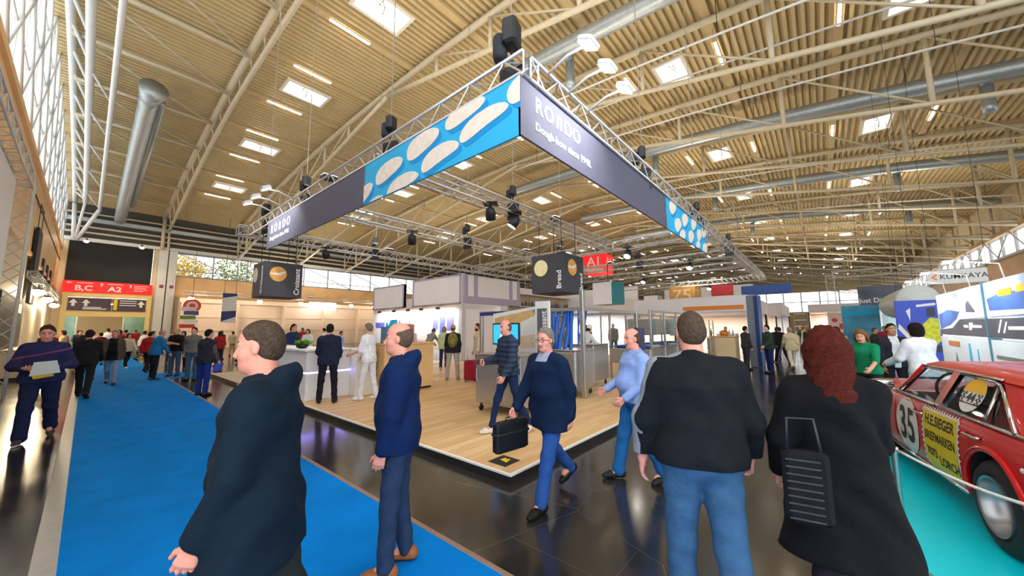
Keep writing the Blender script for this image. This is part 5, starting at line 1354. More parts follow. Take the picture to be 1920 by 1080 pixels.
# ================================================================= red racing saloon on the turquoise mat
RED = mat('red car paint', rgb(204, 4, 16), .25, 0, .03, 2., coat=.25, spec=.3)
CHROME = mat('chrome trim', rgb(205, 205, 205), .12, 1., .03, 6.)
CGLASS = glass_mat('car glass', (.72, .76, .76), .10, .03)
DARKI = mat('dark car interior', rgb(32, 31, 32), .8, 0, .2, 9.)
SPRAY = mat('yellow sticker', rgb(236, 206, 20), .45, 0, .05, 6.)
tag(MB().box(2.7, 9.6, -4.6, -.2, 0, .006).build('turquoise_mat', mat('turquoise floor covering', rgb(0, 226, 248), .35, 0, .05, 1.5)), 'turquoise floor covering under the red racing car', 'floor mat')
CAR = thing('racing_saloon', 'red racing saloon car with number 35 roundel and yellow sponsor sticker', 'car', (4.70, -1.79, .006), math.radians(9.3))
# lower body: x, half width, bottom z, belt z, centre height
ST = [(-1.22, .62, .42, .66, .70), (-1.18, .76, .36, .80, .84), (-1.05, .84, .30, .87, .905), (-.75, .885, .27, .90, .94), (-.4, .90, .26, .905, .945), (0, .905, .25, .91, .93), (.5, .905, .24, .915, .92), (1.2, .905, .24, .92, .92), (2.0, .90, .24, .925, .93), (2.3, .895, .25, .92, .95), (2.85, .885, .26, .90, .955), (3.3, .87, .28, .88, .93), (3.6, .83, .32, .85, .90), (3.74, .74, .38, .80, .84), (3.78, .62, .44, .68, .70)]
def sec(i, x=None):
    return ST[i]
def half(w, zb, zt, zc):
    return [(0, zb), (w-.16, zb), (w-.05, zb+.03), (w-.012, zb+.12), (w, .50), (w, .62), (w-.008, .74), (w-.028, zt-.05), (w-.05, zt-.012), (w-.085, zt+.004), (w-.25, zt+(zc-zt)*.6), (w-.5, zt+(zc-zt)*.92), (0, zc)]
def interp(x):
    for a, b in zip(ST[:-1], ST[1:]):
        if a[0] <= x <= b[0]:
            t = (x-a[0])/(b[0]-a[0]); t = t*t*(3-2*t) if False else t
            return [a[k]+(b[k]-a[k])*t for k in range(5)]
    return ST[0] if x < ST[0][0] else ST[-1]
def side_y(x, z):
    _, w, zb, zt, zc = interp(x); h = half(w, zb, zt, zc)[2:10]
    if z <= h[0][1]: return h[0][0]
    for (y0, z0), (y1, z1) in zip(h[:-1], h[1:]):
        if z0 <= z <= z1: return y0+(y1-y0)*(z-z0)/(z1-z0+1e-9)
    return h[-1][0]
def car_body():
    xs = []
    for a, b in zip(ST[:-1], ST[1:]):
        n = max(1, int((b[0]-a[0])/.12)); xs += [a[0]+(b[0]-a[0])*k/n for k in range(n)]
    xs.append(ST[-1][0]); mb = MB(); rings = []
    for x in xs:
        _, w, zb, zt, zc = interp(x); h = half(w, zb, zt, zc)
        rings.append([(x, y, z) for y, z in h]+[(x, -y, z) for y, z in h[-2:0:-1]])
    n = len(rings[0]); vs = sum(rings, []); fs = []
    for i in range(len(rings)-1):
        for k in range(n):
            l = (k+1) % n; fs.append((i*n+k, i*n+l, (i+1)*n+l, (i+1)*n+k))
    fs.append(tuple(range(n-1, -1, -1))); fs.append(tuple((len(rings)-1)*n+k for k in range(n)))
    mb.add(vs, fs); o = mb.build('body_shell', [RED, DARKI], CAR, 'auto')
    # wheel arches are cut out of the shell
    cut = MB()
    for cx in (0, 2.85):
        for sg in (1, -1): cut.lathe([(.385, sg*.55), (.385, sg*1.2)] if sg > 0 else [(.385, -1.2), (.385, -.55)], (cx, 0, .345), 'y', 36)
    c = cut.build('cut', DARKI, CAR)
    md = o.modifiers.new('b', 'BOOLEAN'); md.operation = 'DIFFERENCE'; md.object = c; md.solver = 'EXACT'
    dg = bpy.context.evaluated_depsgraph_get(); me = bpy.data.meshes.new_from_object(o.evaluated_get(dg))
    o.modifiers.remove(md); o.data = me; bpy.data.objects.remove(c)
    # inside of the arches and everything under the glasshouse is dark
    mi = []
    for p in me.polygons:
        q = p.center; dark = False
        for cx in (0, 2.85):
            r = math.hypot(q.x-cx, q.z-.345)
            if abs(q.y) > .5 and r < .40 and p.normal.y*q.y < .5*abs(q.y) and q.z < .8: dark = True
        if -.3 < q.x < 1.82 and abs(q.y) < .80 and q.z > .86: dark = True
        mi.append(1 if dark else 0)
    me.materials.clear(); me.materials.append(RED); me.materials.append(DARKI); me.polygons.foreach_set('material_index', mi)
    return o
SHELL = car_body()
def fy(x, z, e=.0): return side_y(x, z)+e
# flared lips round the wheel arches
def lips():
    for nm, cx in (('wheel_arch_lip', 0), ('wheel_arch_lip', 2.85)):
        for sg in (1, -1):
            m = MB(); pts = []
            for k in range(25):
                a = math.radians(-8+196*k/24); x, z = cx+.395*math.cos(a), .345+.395*math.sin(a); pts.append((x, sg*(fy(x, min(z, .86))-.004), z))
            m.tube(pts, .026, 8); m.build(nm, RED, CAR, True)
lips()
# wheels
def wheel(cx, sg):
    m = MB(); c = (cx, 0, .335); y0 = sg*.80
    def lz(prof): return [(r, y0+sg*h) for r, h in prof]
    tyre = lz([(.2, -.24), (.27, -.24), (.318, -.21), (.335, -.15), (.335, .03), (.325, .07), (.29, .10), (.24, .105), (.205, .09), (.2, .0)])
    if sg < 0: tyre = tyre
    w = MB().lathe(tyre, c, 'y', 44, False).build('wheel', RUBBER, CAR, True)
    rim = MB().lathe(lz([(.212, .085), (.212, .112), (.196, .105), (.186, .03), (.176, .02), (.170, -.03), (.16, -.05), (.148, -.045), (.12, -.075), (.045, -.075), (.042, -.03), (.001, -.028)]), c, 'y', 40, False)
    rim.build('rim', mat('polished magnesium rim', rgb(160, 160, 164), .32, .8, .06, 8.), w, 'auto')
    b = MB()
    for k in range(5):
        a = 2*PI*k/5; b.lathe([(.012, y0-sg*.08), (.012, y0-sg*.05)], (cx+.08*math.cos(a), 0, .335+.08*math.sin(a)), 'y', 8)
    b.build('wheel_nut', CHROME, w)
for cx in (0, 2.85):
    for sg in (1, -1): wheel(cx, sg)
# glasshouse: roof, pillars, glass
def gl_y(z): return .855-(z-.92)*.40     # side glass leans in
def roof_panel():
    xs = [1.50, 1.42, 1.2, .9, .5, .2, .0, -.10]; prof = []
    for x in xs:
        zc = 1.405-.03*((x-.8)/.9)**2; ze = 1.305-.012*((x-.8)/.9)**2
        h = [(gl_y(ze)+.012, ze), (gl_y(ze)-.02, ze+.035), (gl_y(ze)-.12, ze+.068), (gl_y(ze)-.35, zc-.012), (0, zc)]
        prof.append([(x, y, z) for y, z in h]+[(x, -y, z) for y, z in h[-2::-1]])
    m = MB(); n = 9; vs = sum(prof, []); fs = []
    for i in range(len(xs)-1):
        for k in range(n-1): fs.append((i*n+k, i*n+k+1, (i+1)*n+k+1, (i+1)*n+k))
    low = [(x, y, z-.02) for x, y, z in vs]; N = len(vs)
    m.add(vs+low, fs+[tuple(N+i for i in f[::-1]) for f in fs])
    m.build('roof', RED, CAR, True)
    for sg in (1, -1):
        # broad rear pillar running down to the rear deck
        A = [(.14, gl_y(1.29), 1.29), (.06, gl_y(1.22), 1.22), (-.06, gl_y(1.1), 1.10), (-.30, gl_y(.92), .915)]
        B = [(-.08, gl_y(1.30), 1.30), (-.34, gl_y(1.2)-.02, 1.20), (-.58, gl_y(1.07)-.02, 1.07), (-.98, .80, .905)]
        C = [(-.10, .50, 1.345), (-.36, .52, 1.235), (-.62, .55, 1.10), (-.86, .60, .95)]
        p = MB(); vs = [(x, sg*y, z) for x, y, z in A+B+C]
        p.add(vs, [(i, i+1, 4+i+1, 4+i) for i in range(3)]+[(4+i, 5+i, 9+i, 8+i) for i in range(3)]); p.build('rear_pillar', RED, CAR, True)
        # front pillar and door pillar
        MB().tube([(1.50, sg*gl_y(1.30), 1.30), (1.82, sg*.83, .93)], .03, 8).build('windscreen_pillar', RED, CAR, True)
        MB().bar((.78, sg*gl_y(1.30), 1.31), (.85, sg*gl_y(.92), .915), .10, .035, (0, sg, 0)).build('door_pillar', CHROME, CAR)
        w = [((.80, .94, 1.64, 1.98), 'front_side_window'), ((-.40, .05, .74, .84), 'rear_side_window')]
        fr = MB(); y1, y0 = gl_y(1.295)+.004, gl_y(.925)+.012
        fr.tube([(.82, sg*y1, 1.295), (1.44, sg*y1, 1.29), (1.76, sg*y0, .93), (.90, sg*y0, .925)], .014, 6); fr.build('window_trim', CHROME, CAR, True)
        fr = MB(); fr.tube([(.74, sg*y1, 1.295), (.22, sg*y1, 1.285), (.14, sg*(y1+.01), 1.262), (.07, sg*(y1+.03), 1.20), (-.28, sg*y0, .93), (.80, sg*y0, .925)], .016, 6)
        fr.tube([(.20, sg*(y1-.01), 1.28), (.08, sg*y0, .93)], .011, 6); fr.build('window_trim', CHROME, CAR, True)
        yy1, yy0 = y1-.02, y0-.02
        MB().add([(.80, sg*yy1, 1.295), (1.44, sg*yy1, 1.29), (1.76, sg*yy0, .925), (.88, sg*yy0, .92)], [(0, 1, 2, 3)]).build('side_window', CGLASS, CAR)
        MB().add([(.74, sg*yy1, 1.295), (.20, sg*yy1, 1.285), (.07, sg*(yy1+.03), 1.20), (-.28, sg*yy0, .925), (.82, sg*yy0, .92)], [(0, 1, 2, 3, 4)]).build('side_window', CGLASS, CAR)
        g = MB(); g.tube([(2.12, sg*.845, .94), (.9, sg*.862, .932), (-.46, sg*.858, .925), (-1.0, sg*.80, .905)], .012, 6); g.build('belt_trim', CHROME, CAR, True)
        g = MB(); g.tube([(x, sg*(gl_y(1.305)+.02), 1.32-.01*((x-.8)/.9)**2) for x in (1.5, 1.2, .8, .4, .12)], .012, 6); g.build('drip_rail', CHROME, CAR, True)
    MB().add([(-.10, .5, 1.345), (-.10, -.5, 1.345), (-.84, -.6, .955), (-.84, .6, .955)], [(0, 1, 2, 3)]).build('rear_window', CGLASS, CAR)
    MB().add([(1.50, .62, 1.315), (1.50, -.62, 1.315), (1.86, -.8, .94), (1.86, .8, .94)], [(0, 1, 2, 3)]).build('windscreen', CGLASS, CAR)
roof_panel()
# seats and roll bar
for x, y in ((1.15, .38), (1.15, -.38), (.15, 0)):
    w2 = .23 if x > 1 else .6
    MB().rbox(x-.08, x+.06, y-w2, y+w2, .9, 1.12, .04).build('seat_back', DARKI, CAR)
MB().tube([(.55, .62, .9), (.55, .58, 1.2), (.55, .5, 1.28), (.55, -.5, 1.28), (.55, -.58, 1.2), (.55, -.62, .9)], .02, 8).tube([(.55, .5, 1.26), (-.3, .5, .95)], .018, 6).build('roll_bar', BLACK, CAR, True)
sw = MB(); sw.tube([(1.72+.02*math.sin(a), .38+.19*math.cos(a), .98+.19*math.sin(a)) for a in [2*PI*k/20 for k in range(20)]], .014, 6, True); sw.build('steering_wheel', BLACK, CAR, True)
# stickers laid on the door surface; u runs towards the tail
def lay(mb, x0, z0, e):
    mb.v = [(x0-u, fy(x0-u, z0+v, e+w), z0+v) for u, v, w in mb.v]; return mb
def patch(poly_fn, u0, u1, v0, v1, n=10):
    m = MB()
    return m
def grid(u0, u1, v0, v1, nu=8, nv=8, edge=None):
    m = MB(); vs = []
    for j in range(nv+1):
        for i in range(nu+1):
            vs.append((u0+(u1-u0)*i/nu, v0+(v1-v0)*j/nv, 0))
    m.add(vs, [(j*(nu+1)+i, j*(nu+1)+i+1, (j+1)*(nu+1)+i+1, (j+1)*(nu+1)+i) for j in range(nv) for i in range(nu)]); return m
def round_patch(r, rings=5, n=40):
    m = MB(); vs = [(0, 0, 0)]; fs = []
    for i in range(1, rings+1):
        for k in range(n): a = 2*PI*k/n; vs.append((r*i/rings*math.cos(a), r*i/rings*math.sin(a), 0))
    for k in range(n): fs.append((0, 1+k, 1+(k+1) % n))
    for i in range(rings-1):
        for k in range(n): l = (k+1) % n; fs.append((1+i*n+k, 1+(i+1)*n+k, 1+(i+1)*n+l, 1+i*n+l))
    return m.add(vs, fs)
I4 = Matrix.Identity(4)
BLK = mat('black sticker print', rgb(22, 22, 24), .5, var=0)
lay(round_patch(.295), 1.50, .60, .004).build('number_roundel', mat('white sticker', rgb(232, 232, 230), .45, 0, .02), CAR)
lay(MB().text('35', .50, Matrix.Translation((0, -.01, 0)), .0, .82, .012), 1.50, .60, .007).build('number_lettering', BLK, CAR)
wb = grid(-.335, .335, -.29, .29, 12, 10)
for k in range(14):                                       # perforated white border like a stamp
    u = -.335+.67*(k+.5)/14; 
    for v0, sg in ((-.29, -1), (.29, 1)): wb.add([(u-.016, v0, 0), (u+.016, v0, 0), (u, v0+sg*.028, 0)], [(0, 1, 2)])
for k in range(11):
    v = -.29+.58*(k+.5)/11
    for u0, sg in ((-.335, -1), (.335, 1)): wb.add([(u0, v-.016, 0), (u0, v+.016, 0), (u0+sg*.028, v, 0)], [(0, 1, 2)])
WSTK = mat('white sticker', rgb(232, 232, 230), .45)
lay(wb, .76, .585, .004).build('sticker_border', WSTK, CAR)
lay(grid(-.315, .315, -.27, .27, 12, 10), .76, .585, .006).build('sponsor_sticker', SPRAY, CAR)
tx = MB()
tx.text('H.E.SIEGER', .13, Matrix.Translation((0, .185, 0)), 0, .9, .004); tx.text('BRIEFMARKEN', .115, Matrix.Translation((0, .035, 0)), 0, .78, .003)
tx.text('7073', .11, Matrix.Translation((-.17, -.12, 0)), 0, .95, .003); tx.text('LORCH', .11, Matrix.Translation((.14, -.16, 0)), 0, .95, .003)
lay(tx, .76, .585, .008).build('sponsor_lettering', BLK, CAR)
# round helmet sticker on the rear side window
def on_glass(mb, x0, z0, e):
    mb.v = [(x0-u, gl_y(z0+v)+e+w-.012, z0+v) for u, v, w in mb.v]; return mb
on_glass(round_patch(.165), .45, 1.115, .004).build('window_sticker', WSTK, CAR)
hm = MB(); hm.add([(0, .03, 0)]+[(.16*math.cos(PI*k/16), .03+.135*math.sin(PI*k/16), 0) for k in range(17)], [(0, k+1, k+2) for k in range(16)])
on_glass(hm, .45, 1.115, .007).build('helmet_print', mat('golden yellow print', rgb(246, 190, 10), .5, 0, .05), CAR)
ck = MB()
for sx in (-1, 1):
    for i in range(3):
        for j in range(5):
            if (i+j) % 2 == 0: u, v = sx*(.095+.022*i), -.075+.022*j; ck.add([(u-.011, v-.011, 0), (u+.011, v-.011, 0), (u+.011, v+.011, 0), (u-.011, v+.011, 0)], [(0, 1, 2, 3)])
ck.add([(-.15, -.085, 0), (.15, -.085, 0), (.15, -.075, 0), (-.15, -.075, 0)], [(0, 1, 2, 3)])
ck.text('44', .12, Matrix.Translation((0, -.025, 0)), 0, 1., .004)
on_glass(ck, .45, 1.115, .0085).build('checker_print', BLK, CAR)
# handles, mirror, sill strip, side flash, bumpers, lamps
for x in (1.18, .20): 
    MB().tube([(x+.10, fy(x+.1, .80, .005), .80), (x+.08, fy(x, .80, .03), .80), (x-.08, fy(x, .80, .03), .80), (x-.1, fy(x-.1, .80, .005), .80)], .012, 8).build('door_handle', CHROME, CAR, True)
MB().tube([(1.68, .88, .94), (1.69, .97, .99)], .014, 8).rbox(1.62, 1.74, .93, 1.10, .97, 1.09, .02).build('wing_mirror', CHROME, CAR, True)
for sg in (1, -1):
    MB().tube([(.42, sg*fy(.42, .3, .01), .28), (2.42, sg*fy(2.42, .3, .01), .28)], .018, 8).build('sill_strip', CHROME, CAR, True)
    MB().rbox(-.62, -.38, sg*.90-.012, sg*.90+.012, .70, .735, .008).build('tail_reflector', WSTK, CAR)
    for xd in (.87, 1.84): MB().tube([(xd, sg*fy(xd, z, .0015), z) for z in (.3, .45, .62, .78, .9)], .004, 4).build('door_gap', BLK, CAR)
    MB().ell((3.72, sg*.58, .68), (.06, .12, .16), 14, 8).build('headlamp', glass_mat('lamp glass', (.9, .92, .95), .3), CAR, True)
    MB().rbox(-1.235, -1.19, sg*.62-.13, sg*.62+.13, .58, .72, .02).build('tail_lamp', mat('tail lamp red', rgb(150, 14, 20), .2, 0, .1), CAR)
MB().rbox(-1.33, -1.2, -.84, .84, .43, .53, .03).build('rear_bumper', CHROME, CAR); MB().rbox(3.74, 3.88, -.82, .82, .38, .48, .03).build('front_bumper', CHROME, CAR)
MB().rbox(3.72, 3.80, -.25, .25, .46, .84, .02).build('grille', CHROME, CAR)
for o_ in [c for c in CAR.children_recursive if c.type == 'MESH' and 'wheel' not in c.name and c.name != 'rim']:
    for v in o_.data.vertices:
        if v.co.z > .955: v.co.z = .955+(v.co.z-.955)*.86
# rope barrier in front of the car
t = thing('barrier_post', 'slim steel barrier post on the turquoise covering behind the black coat', 'post', (3.78, -.33, .006))
MB().lathe([(.15, 0), (.15, .012), (.03, .03), (.018, .05)], (0, 0, 0), 'z', 24).build('base', INOX, t, True)
MB().lathe([(.018, .03), (.018, .80), (.025, .81), (.025, .84), (.005, .85)], (0, 0, 0), 'z', 12).build('pole', INOX, t, True)
t = thing('barrier_post', 'second steel barrier post, off to the right beside the rear wheel', 'post', (2.92, -.96, .006))
MB().lathe([(.15, 0), (.15, .012), (.03, .03), (.018, .05)], (0, 0, 0), 'z', 24).build('base', INOX, t, True)
MB().lathe([(.018, .03), (.018, .80), (.025, .81), (.025, .84), (.005, .85)], (0, 0, 0), 'z', 12).build('pole', INOX, t, True)
tag(MB().tube([(3.78-.0225-.815*k/14, -.33-.0165-.595*k/14, .83-.06*math.sin(PI*k/14)) for k in range(15)], .009, 6).build('barrier_rope', mat('white rope', rgb(214, 210, 200), .8, 0, .1, 60.), None, True), 'white barrier rope strung in front of the red car', 'rope')
WARM = glow('warm spotlight lens', (1, .84, .6), 40)
WARM2 = glow('hot spotlight lens', (1, .80, .5), 150)
def spot(x, y, z, label, e=140, grp='spotlights along the cream stand', r=.2, aim=(0, .8, -1)):
    t = thing('spotlight', label, 'spotlight', (x, y, z), 0, grp)
    MB().tube([(0, 0, .05), (0, 0, .35)], .02, 6).build('bracket', BLACK, t)
    MB().lathe([(r*.5, .16), (r, .0), (r*1.02, -.02)], (0, 0, 0), 'z', 14).build('housing', BLACK, t, True)
    MB().ell((0, -.01, -.05), (r*1.1, r*1.1, r*.8), 12, 8).build('lens', WARM2 if e > 2000 else WARM, t, True)
    ld = bpy.data.lights.new('spot', 'SPOT'); ld.energy = e; ld.color = (1, .82, .6); ld.spot_size = math.radians(120); ld.spot_blend = 1; ld.shadow_soft_size = .1
    lo = bpy.data.objects.new('bulb', ld); COL.objects.link(lo); lo.parent = t; lo.location = (0, 0, -.13); lo.rotation_euler = Vector(aim).to_track_quat('-Z', 'Y').to_euler()
# ================================================================= doorway end of the aisle
YB = Y1
t = thing('overhead_screen', 'huge black screen panel above the red direction sign', 'screen', (-1.55, YB-.12, 6.0))
MB().box(0, 5.1, 0, .1, 0, 3.45).build('panel', mat('black fabric screen', rgb(26, 27, 30), .8, 0, .12, .5), t)
MB().bar((0, 0, 3.5), (5.1, 0, 3.5), .12, .12).build('top_rail', STEELW, t)
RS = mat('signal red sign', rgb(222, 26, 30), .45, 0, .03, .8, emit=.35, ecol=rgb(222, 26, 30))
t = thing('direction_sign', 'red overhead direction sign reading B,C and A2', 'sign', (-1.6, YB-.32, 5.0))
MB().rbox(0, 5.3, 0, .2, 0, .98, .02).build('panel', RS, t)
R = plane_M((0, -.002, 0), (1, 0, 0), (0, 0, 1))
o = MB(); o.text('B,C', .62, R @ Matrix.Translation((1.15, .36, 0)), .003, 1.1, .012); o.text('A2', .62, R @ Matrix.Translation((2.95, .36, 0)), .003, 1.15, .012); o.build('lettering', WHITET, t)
o = MB()
for i, u in enumerate((.25, 2.15, 3.9)):
    o.prism([(u-.12, .74), (u+.12, .74), (u, .90)] if i else [(u+.08, .7), (u+.08, .9), (u-.1, .8)], .004, R); o.prism([(u-.04, .58), (u+.04, .58), (u+.04, .74), (u-.04, .74)] if i else [(u+.08, .76), (u+.24, .76), (u+.24, .84), (u+.08, .84)], .004, R)
for u0, n in ((.75, 1), (2.5, 1)): o.prism([(u0, .78), (u0+.9, .78), (u0+.9, .84), (u0, .84)], .003, R)
for k in range(4): o.prism([(4.12, .75-.15*k), (4.12+(.9, .75, .85, .6)[k], .75-.15*k), (4.12+(.9, .75, .85, .6)[k], .80-.15*k), (4.12, .80-.15*k)], .003, R)
o.build('arrow_print', mat('pale sign print', rgb(246, 206, 202), .6, var=0), t)
t = thing('doorway_portal', 'pale yellow portal frame around the hall doorway', 'portal', (0, YB-.15, 0))
PY = mat('pale yellow portal', rgb(240, 214, 140), .5, 0, .04, .8)
for x in (-1.55, 3.45): MB().box(x, x+.3, -.1, .3, 0, 5.0).build('post', PY, t)
MB().box(-1.25, 3.45, -.1, .3, 2.95, 3.4).build('lintel', PY, t); MB().box(-1.25, 3.45, -.1, .3, 4.62, 5.0).build('lintel', PY, t)
t = thing('info_board', 'dark violet wayfinding board with white arrows above the doorway', 'sign', (-1.22, YB-.3, 3.45))
VIO = mat('dark violet board', rgb(74, 56, 76), .5, 0, .05)
MB().box(0, 2.45, 0, .12, 0, 1.1).build('board', VIO, t); MB().box(2.55, 4.62, 0, .12, 0, 1.1).build('board', VIO, t)
o = MB()
for u in (.3, 1.0, 4.3): o.prism([(u-.25, .65), (u+.25, .65), (u, .98)], .004, R); o.prism([(u-.09, .38), (u+.09, .38), (u+.09, .65), (u-.09, .65)], .004, R)
for k in range(2): o.prism([(.85, .12+.12*k), (2.2-.3*k, .12+.12*k), (2.2-.3*k, .2+.12*k), (.85, .2+.12*k)], .004, R)
for k in range(3): o.prism([(2.95, .9-.2*k), (4.0, .9-.2*k), (4.0, .97-.2*k), (2.95, .97-.2*k)], .004, R)
o.build('arrow_print', WHITET, t)
o = MB(); o.prism([(2.6, .1), (2.82, .1), (2.82, 1.05), (2.6, 1.05)], .004, R); o.build('yellow_strip', SPRAY, t)
for k, x in enumerate((-.6, 2.6)): spot(x, YB-2.6, 9.1, 'spotlight over the black screen panel, %s from the left' % ORD[k+1], 500, 'spotlights over the doorway', .14, (0, .25, -1))
# lobby behind the doorway
w = MB(); w.m(0).box(-6, 4.8, YB+12, YB+12.2, 0, 5); w.box(-6.2, -6, YB+.3, YB+12, 0, 5); w.box(4.6, 4.8, YB+.3, YB+12, 0, 5); w.box(-6, 4.6, YB+.3, YB+12, 4.4, 4.6)
struct(w.build('wall_lobby', [mat('lobby wall', rgb(222, 200, 160), .6, 0, .06, .5)]), 'walls and ceiling of the lobby beyond the doorway')
t = thing('lobby_glazing', 'greenish glazed partition in the lobby behind the doorway', 'partition', (0, YB+7, 0))
for x in (-2.6, 2.4):
    MB().box(x, x+1.9, 0, .04, 0, 3.6).build('pane', mat('sea green glass', rgb(130, 168, 160), .2, 0, .1, 2.), t)
    for k in (0, 1.9): MB().box(x+k-.04, x+k+.04, -.05, .08, 0, 3.6).build('post', STEELW, t)
for k in range(4):
    o = MB().lathe([(.22, 0), (.2, .05)], (-.8+1.2*k, YB+6, 4.34), 'z', 14).build('lobby_light', glow('warm lobby lamp', (1, .82, .5), 26)); tag(o, 'round warm ceiling light in the lobby, %s from the left' % ORD[k+1], 'ceiling light', 'lobby lights')
t = thing('wall_column', 'tall white double column right of the red direction sign', 'column', (3.95, YB-.45, 0))
MB().rbox(0, .62, 0, .4, 0, 9.4, .03).build('shaft', STEELW, t); MB().rbox(.70, 1.3, 0, .4, 0, 9.4, .03).build('shaft', STEELW, t)
for x in (.2, .9): MB().box(x, x+.28, -.02, 0, 5.75, 6.05).build('flag_plate', mat('violet flag plate', rgb(140, 60, 110), .6, 0, .2, 8.), t)
t = thing('stand_sign', 'red and white ringed round sign right of the white column', 'sign', (6.0, 43, 3.9))
MB().lathe([(.001, -.06), (.62, -.06), (.62, .06), (.001, .06)], (0, 0, 0), 'y', 28).build('disc', mat('dusty red sign', rgb(206, 74, 62), .5, 0, .08), t)
MB().lathe([(.22, -.075), (.42, -.075), (.42, -.062), (.22, -.062)], (0, 0, 0), 'y', 28, False).build('ring', mat('pink sign ring', rgb(238, 190, 176), .5, 0, .05), t)
MB().tube([(0, 0, .6), (0, 0, 5.2)], .02, 5).build('cable', BLACK, t)
t = thing('hanging_banner', 'narrow blue and white hanging banner left of the cream stand', 'banner', (6.9, 36.5, 2.3))
MB().box(0, .95, 0, .05, 0, 2.4).build('cloth', mat('white banner cloth', rgb(224, 222, 224), .7, 0, .05), t)
o = MB(); o.prism([(.0, .1), (.95, .5), (.95, 1.0), (.0, .9)], .004, R); o.prism([(0, 2.0), (.95, 2.2), (.95, 2.4), (0, 2.4)], .004, R); o.build('navy_print', mat('navy print', rgb(52, 66, 120), .7, 0, .06), t)
MB().tube([(.1, .02, 2.4), (.1, .02, 8.6)], .015, 5).tube([(.85, .02, 2.4), (.85, .02, 8.6)], .015, 5).build('cable', BLACK, t)
t = thing('flag_sign', 'small board of coloured flags beside the white column', 'sign', (4.75, 38, 1.9))
for k, c in enumerate(((200, 70, 60), (232, 228, 226), (96, 140, 70), (70, 86, 150), (226, 200, 210))): MB().box(-.1+.2*(k % 2), .8+.2*(k % 2), 0, .05, .34*k, .34*k+.3).build('flag', mat('flag %d' % k, rgb(*c), .7, 0, .05), t)
for x in (0, .8): MB().box(x, x+.05, .05, .1, -1.9, 1.7).build('post', STEELW, t)
# ---------------------------------------------------------------- cream stand with spotlights in front of the window wall
CS = mat('bright cream stand wall', rgb(238, 216, 196), .6, 0, .04, .6)
t = thing('cream_stand', 'long cream exhibition stand with wooden header below the windows', 'stand', (5.4, 44.4, 0))
MB().box(0, 23, 1.0, 1.2, 0, 4.3).build('back_wall', CS, t); MB().box(0, 23, .6, 1.2, 4.3, 4.75).build('header', CS, t)
for k in range(6): MB().box(.1+4.2*k, .3+4.2*k, .3, 1.0, 0, 4.3).build('fin', CS, t)
for z in (1.6, 2.9): MB().box(.3, 22.8, .95, 1.0, z, z+.06).build('rail', mat('sand rail', rgb(204, 176, 140), .6, 0, .05), t)
t = thing('lit_sign', 'glowing white oblong sign on the cream stand', 'sign', (16.2, 44.1, 4.0))
MB().rbox(0, 3.0, 0, .12, 0, .85, .03).build('light_box', glow('white sign light', (1, .96, .9), 3.2), t); MB().box(1.4, 1.6, .12, 1.2, .3, .5).build('bracket', BLACK, t)
ST2 = truss('stand_truss', 'thin truss with spotlights along the top of the cream stand', (5.4, 43.2, 5.1), (28.4, 43.2, 5.1), .3, 'stand trusses', .6)
for k, x in enumerate((5.9, 8.4, 11.2, 15.0, 20.6, 23.6, 26.4)): spot(x, 43.2, 4.62, 'bright warm spotlight over the cream stand, %s from the white column' % ORD[k+1])
# café tables in front of it: a few uprights and tall tables
for k, (x, y) in enumerate(((8.6, 32), (10.6, 34), (12.4, 31), (14.6, 33.5))):
    t = thing('bar_table', 'tall white bar table in front of the cream stand, %s from the left' % ORD[k+1], 'table', (x, y, 0), 0, 'bar tables')
    MB().lathe([(.001, 1.06), (.38, 1.06), (.38, 1.1), (.001, 1.1)], (0, 0, 0), 'z', 20).build('tabletop', WHITE, t); MB().lathe([(.24, 0), (.24, .02), (.03, .04), (.03, 1.06)], (0, 0, 0), 'z', 14).build('pedestal', ALU, t)
# ---------------------------------------------------------------- left side: café front along the end wall
truss('tower_truss', 'white lattice truss tower at the left edge', (-1.42, 16.2, 0), (-1.42, 16.2, 5.75), .34, 'stand trusses', .34, STEELW)
truss('tower_truss', 'white truss beam running forward from the top of the left tower', (-1.42, 16.0, 5.75), (-1.42, 7.0, 5.75), .34, 'stand trusses', .4, STEELW)
tag(MB().box(-1.5, -1.44, 8.5, 15.0, 2.55, 5.45).build('hanging_banner', WHITE), 'big white banner hanging from the truss beam at the left edge', 'banner')
t = thing('dark_banner', 'tall dark hanging banner between the left tower and the plywood wall', 'banner', (-1.9, 27.2, 3.0))
MB().box(0, .12, 0, 1.9, 0, 3.5).build('cloth', mat('charcoal banner cloth', rgb(46, 44, 44), .7, 0, .06), t); MB().tube([(.06, .1, 3.5), (.06, .1, 4.6)], .015, 5).tube([(.06, 1.8, 3.5), (.06, 1.8, 4.6)], .015, 5).tube([(.06, 0, 4.6), (.06, 1.9, 4.6), (-.05, 1.9, 4.6)], .02, 5).build('cable', BLACK, t)
t = thing('cafe_counter', 'cream café counter along the left wall behind the man in navy', 'counter', (-1.97, 21.5, 0))
MB().rbox(0, .75, 0, 5.5, 0.1, 1.0, .01).build('body', mat('cream laminate', rgb(232, 206, 166), .5, 0, .03), t); MB().rbox(-.02, .8, -.05, 5.55, 1.0, 1.06, .01).build('worktop', OAK, t); MB().box(.03, .7, .05, 5.45, 0, .1).build('plinth', BLACK, t)
t = thing('menu_wall', 'dark café back panel with a lit menu board', 'panel', (-1.98, 20.2, 1.07))
MB().box(0, .1, 0, 6.5, .0, 2.0).build('panel', mat('umber panel', rgb(66, 58, 52), .6, 0, .08, 2.), t); MB().box(.1, .13, 4.2, 5.4, 1.4, 1.75).build('menu_board', glow('yellow menu light', (1, .76, .2), 1.2), t)
t = thing('cafe_banner', 'small red hanging sign behind the left truss tower', 'sign', (-1.9, 17.6, 2.35))
